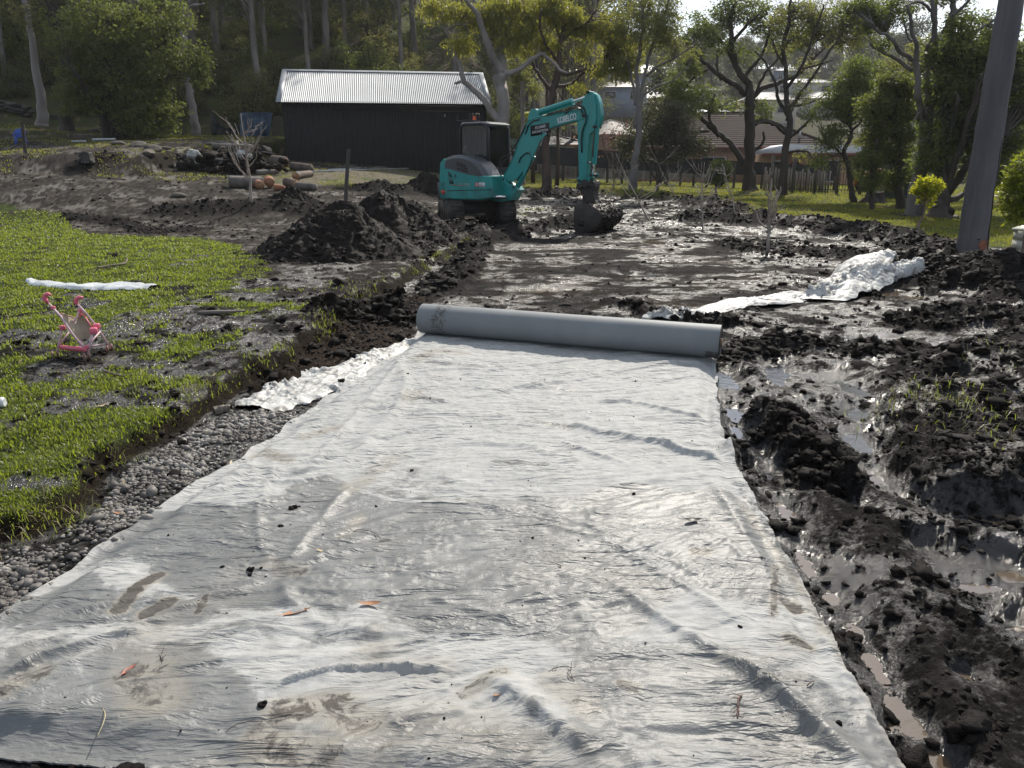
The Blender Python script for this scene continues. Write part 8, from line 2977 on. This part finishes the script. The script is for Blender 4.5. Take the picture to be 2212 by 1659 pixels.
# ================================================================== SMALL THINGS ON THE SHEET
LEAFB = pmat('dry_brown_leaf', (.36, .16, .07), (.22, .10, .05), 30, .6, .3, 120)
LEAFP = pmat('dry_pink_leaf', (.42, .15, .11), (.28, .11, .08), 30, .6)
LEAFK = pmat('black_wet_leaf', (.030, .028, .028), None, 30, .5)
LEAFT = pmat('dry_tan_leaf', (.44, .36, .22), (.32, .25, .15), 30, .6)


def leaf(label, px, py, ln, w, ang, mat, curl=.25, lift=.004, onsheet=True, stem=True):
    x, y = G(px, py); z = (sheet_z(x, y) if onsheet else gz(x, y)) + lift
    m = MB(); n = 11; V = []
    for i in range(n):
        f = i / (n - 1); ww = w * math.sin(math.pi * min(1, f * 1.02 + .01)) ** .8 / 2
        zz = curl * ln * (f - .5) ** 2 * 1.6
        cx = (f - .5) * ln; cy = .12 * ln * math.sin(f * 3)
        for s, k in ((-1, .25), (0, 0), (1, .25)):
            V.append((cx, cy + s * ww, zz + k * ww * (1 + curl * 2)))
    V = np.array(V); ca, sa = math.cos(ang), math.sin(ang)
    V = np.stack([V[:, 0] * ca - V[:, 1] * sa, V[:, 0] * sa + V[:, 1] * ca, V[:, 2]], 1)
    F = [(3 * i + j, 3 * i + j + 3, 3 * i + j + 4, 3 * i + j + 1) for i in range(n - 1) for j in (0, 1)]
    m.add(V, F); m.add(V + np.array([0, 0, -.0008]), [f[::-1] for f in F])
    if stem:
        a = V[1]; d = (V[1] - V[4]); d /= np.linalg.norm(d) + 1e-6
        m.tube([a, a + d * ln * .16, a + d * ln * .28 + np.array([0, 0, .002])], [.0012, .001, .0006], 4)
    o = m.build('dry_leaf', mat, None, smooth=True, loc=(x, y, z)); tag(o, label, 'leaf'); return o


leaf('curled orange-brown leaf lying near the middle of the sheet', 802, 1331, .085, .026, .05, LEAFB, .5)
leaf('long brown leaf lying diagonally on the left half of the sheet', 643, 1350, .105, .026, .45, LEAFB, .25)
leaf('small pinkish leaf near the lower left of the sheet', 285, 1476, .06, .018, 1.2, LEAFP, .3)
leaf('black curled leaf on the right part of the sheet', 1497, 1144, .085, .032, .05, LEAFK, .5)
leaf('short pale tan leaf on the sheet left of centre', 693, 1213, .055, .014, -.7, LEAFT, .2)
leaf('thin black leaf at the end of a dry twig on the sheet', 832, 1185, .075, .012, -.05, LEAFK, .2)
leaf('small black leaf left of the long brown one', 622 - 138, 1350, .05, .012, -.2, LEAFK, .3)
leaf('tiny tan-brown leaf near the bottom centre of the sheet', 1074, 1535, .024, .018, .4, LEAFB, .3, stem=False)
leaf('dark sliver of leaf right of the curled orange leaf', 1208, 1340 - 92, .02, .010, -.8, LEAFK, .3, stem=False)
leaf('pale dry leaf standing in the grass above the gravel', 232, 915, .10, .026, 1.1, LEAFT, .4, .01, False)
leaf('pale yellow leaf on the gravel beside the sheet, the upper one', 312, 1241, .07, .024, .3, LEAFT, .2, .012, False)
leaf('pale yellow leaf on the gravel beside the sheet, the lower one', 280, 1262, .075, .024, .8, LEAFT, .2, .012, False)
leaf('grey-brown leaf on the gravel at the lower left', 55, 1358 - 4, .08, .028, .1, LEAFB, .2, .012, False)
leaf('brown leaf caught on the cut earth edge', 258, 1122, .07, .022, -.4, LEAFB, .3, .012, False)
leaf('small orange leaf on the gravel near the muddy rag', 628, 953 - 0, .02, .016, .2, LEAFB, .2, .014, False)

# mud lumps dropped on the sheet
LUMPS = [(633, 1118, .022, 'largest crumb of mud in the upper cluster on the sheet'), (645, 1112, .014, 'mud crumb right of the largest in the upper cluster'), (616, 1130, .012, 'mud crumb left of the largest in the upper cluster'), (662, 1128, .009, 'small crumb at the right of the upper mud cluster'),
         (607, 1156, .016, 'lone mud lump just below the upper cluster'), (627, 1152, .008, 'tiny crumb beside the lone mud lump'), (543, 1254, .017, 'dark mud lump beside the pucker in the sheet'), (482, 1251, .011, 'small mud lump left of the pucker'), (541, 1262, .010, 'small lump under the dark one by the pucker'),
         (565, 1250, .009, 'flat crumb right of the dark lump by the pucker'), (880, 822, .016, 'mud lump near the upper left corner of the sheet'), (856, 848, .012, 'small mud lump below the upper left one'), (841, 910, .010, 'mud crumb on the left part of the bright cloth'), (930, 880, .009, 'tiny crumb on the bright upper cloth'), (890, 1033, .011, 'mud crumb at the edge of the damp area'),
         (575, 1540 - 278, .006, 'pin-sized crumb right of the pucker'), (568, 1548, .016, 'dark mud crumb near the bottom of the sheet')]
for i, (px, py, s, lab) in enumerate(LUMPS):
    x, y = G(px, py); r = np.random.default_rng(i)
    V, F = lumps(np.array([0, .5 * s, -.4 * s, .2 * s]), np.array([0, .3 * s, .2 * s, -.4 * s]), np.array([.35, .6, .3, .25]) * s, np.array([.75, .5, .45, .4]) * s, ICO1, (.6, .9), .3, i)
    m = MB(); m.add(V, F); o = m.build('mud_lump', CLOD, None, loc=(x, y, sheet_z(x, y))); tag(o, lab, 'mud lump')
# specks too small to pick apart
r = np.random.default_rng(31); k = 900
s_ = r.uniform(.02, .98, k); t_ = r.uniform(0.02, .98, k); P = sheet_xy(s_, t_)
cl = fbm(P[:, 0] * 2.5, P[:, 1] * 2.5, 2, 600) > .05
P = P[cl]; zz = tlow(P[:, 0], P[:, 1]) + .028 + fabric_height(P[:, 0], P[:, 1], s_[cl], t_[cl])
V, F = lumps(P[:, 0], P[:, 1], zz + .001, np.exp(r.normal(math.log(.0026), .5, len(P))), ICO0, (.4, .9), .4, 32)
m = MB(); m.add(V, F); o = m.build('mud_crumbs', CLOD); stuff(o, 'fine dark crumbs of mud sprinkled over the sheet', 'mud')

# twigs
TW = pmat('dry_twig', (.10, .07, .05), (.05, .038, .03), 30, .8)
TWP = pmat('pale_straw', (.42, .36, .22), None, 30, .7)
for lab, pts, rr, mat in [('thin curved twig joining two leaves at the middle of the sheet', [(765, 1165), (775, 1162), (800, 1166), (815, 1172), (825, 1182)], .0016, TW),
                          ('fine dark twig near the bottom left of centre', [(490, 1601), (505, 1592), (530, 1585), (570, 1583)], .0013, TW),
                          ('forked twig left of the long dark fold', [(356, 1460), (352, 1450), (350, 1440)], .0015, TW),
                          ('small branching stem with dead buds at the lower right of the sheet', [(1590, 1580), (1592, 1560), (1590, 1545), (1600, 1530)], .0025, pmat('reddish_stem', (.16, .09, .07), None, 20, .8)),
                          ('short pale twig beside the lower right fold', [(1740, 1510), (1755, 1498)], .002, TW), ('pale straw bent on the lower right fold', [(1655, 1530 - 22), (1668, 1520), (1676, 1514)], .0015, TWP),
                          ('curved pale grass straw near the bottom left', [(215, 1622), (228, 1605), (235, 1580), (228, 1560)], .0016, TWP), ('tangle of fine roots right of the lower centre', [(1185, 1478), (1200, 1470), (1225, 1468), (1235, 1480), (1222, 1490), (1240, 1500)], .0013, TW),
                          ('straw laid across the damp left part', [(368, 1310), (372, 1295), (380, 1285)], .0012, TWP)]:
    P = []
    for a, b in pts:
        x, y = G(a, b); P.append(np.array([x, y, sheet_z(x, y) + rr + .002]))
    O = P[0].copy(); Q, q = curve([p - O for p in P], [rr] * len(P), 4)
    Q[:, 2] += .006 * np.sin(np.linspace(0, 3.1, len(Q)))
    m = MB(); m.tube(Q, list(q), 5)
    if 'roots' in lab or 'branching' in lab or 'forked' in lab:
        rg = np.random.default_rng(len(lab))
        for k in range(9):
            i = rg.integers(0, len(Q)); d = rg.normal(0, .018, 3); d[2] = abs(d[2]) * .6
            m.tube([Q[i], Q[i] + d * .6 + rg.normal(0, .003, 3), Q[i] + d], [rr * .7, rr * .5, rr * .3], 4)
    o = m.build('twig', mat, None, smooth=True, loc=tuple(O)); tag(o, lab, 'twig')

# stick on the grass, bark strip, sticks in the mud
for lab, pts, rr, mat in [('bare curved stick lying on the grass above the white strip', [(210, 582), (240, 577), (272, 573), (276, 560)], .014, TWIG_BARK), ('grey strip of bark half sunk in the muddy grass', [(428, 682), (470, 680), (530, 677)], .022, LOGG),
                          ('short stick in the grass below the toy stroller', [(226, 806), (250, 813), (268, 818)], .010, TWIG_BARK), ('bare stick lying on the soil ridge at right', [(1950, 640 - 52), (1990, 584), (2030, 580)], .014, TWIG_BARK),
                          ('thin branch poking from the heap beside the pole', [(2060, 520), (2085, 512), (2110, 515)], .012, TWIG_BARK)]:
    P = []
    for a, b in pts:
        q = GT(a, b); P.append(np.array([q[0], q[1], q[2] + rr * .8 + .01]))
    O = P[0].copy(); Q, q = curve([p - O for p in P], [rr] * (len(P) - 1) + [rr * .5], 4)
    m = MB(); m.tube(Q, list(q), 7); o = m.build('stick', mat, None, smooth=True, loc=tuple(O)); tag(o, lab, 'stick')

# fallen leaves and bark on the gravel and grass: too many and small to name
r = np.random.default_rng(41); k = 420
x = r.uniform(-6, -1, k); y = r.uniform(2.2, 11, k); z, M = terr(x, y, True)
ok = (M['fab'] < .01) & ((M['grav'] > .3) | (M['grass'] > .2) | (M['ed'] > 0))
x, y, z = x[ok], y[ok], z[ok]
C = np.stack([x, y, z + .012], 1)
V, F, lv = leaf_quads(C, np.full(len(C), .01), 1, .05, r, 0.0, .3)
m = MB(); m.add(V, F); o = m.build('leaf_litter', LEAFT); o.data.attributes.new('lv', 'FLOAT', 'POINT'); stuff(o, 'scattered dry leaves on the gravel and muddy grass', 'leaf litter')

# ================================================================== tidy: unhelpful modifiers applied, report
print('objects', len(bpy.data.objects), 'tris', sum(len(m.polygons) for m in bpy.data.meshes))

# ================================================================== AIR
def haze():
    t = NT('pale_air')
    v = t.n('VolumePrincipled')
    v.inputs['Color'].default_value = (.93, .95, 1.0, 1)
    v.inputs['Density'].default_value = 0.00030
    v.inputs['Anisotropy'].default_value = 0.35
    t.l(v.outputs[0], t.o.inputs['Volume'])
    m = MB(); m.box((0, 0, 41), (880, 880, 98)); o = m.build('haze', t.m)
    o['kind'] = 'stuff'; o['label'] = 'thin pale haze in the air over the whole site'


haze()
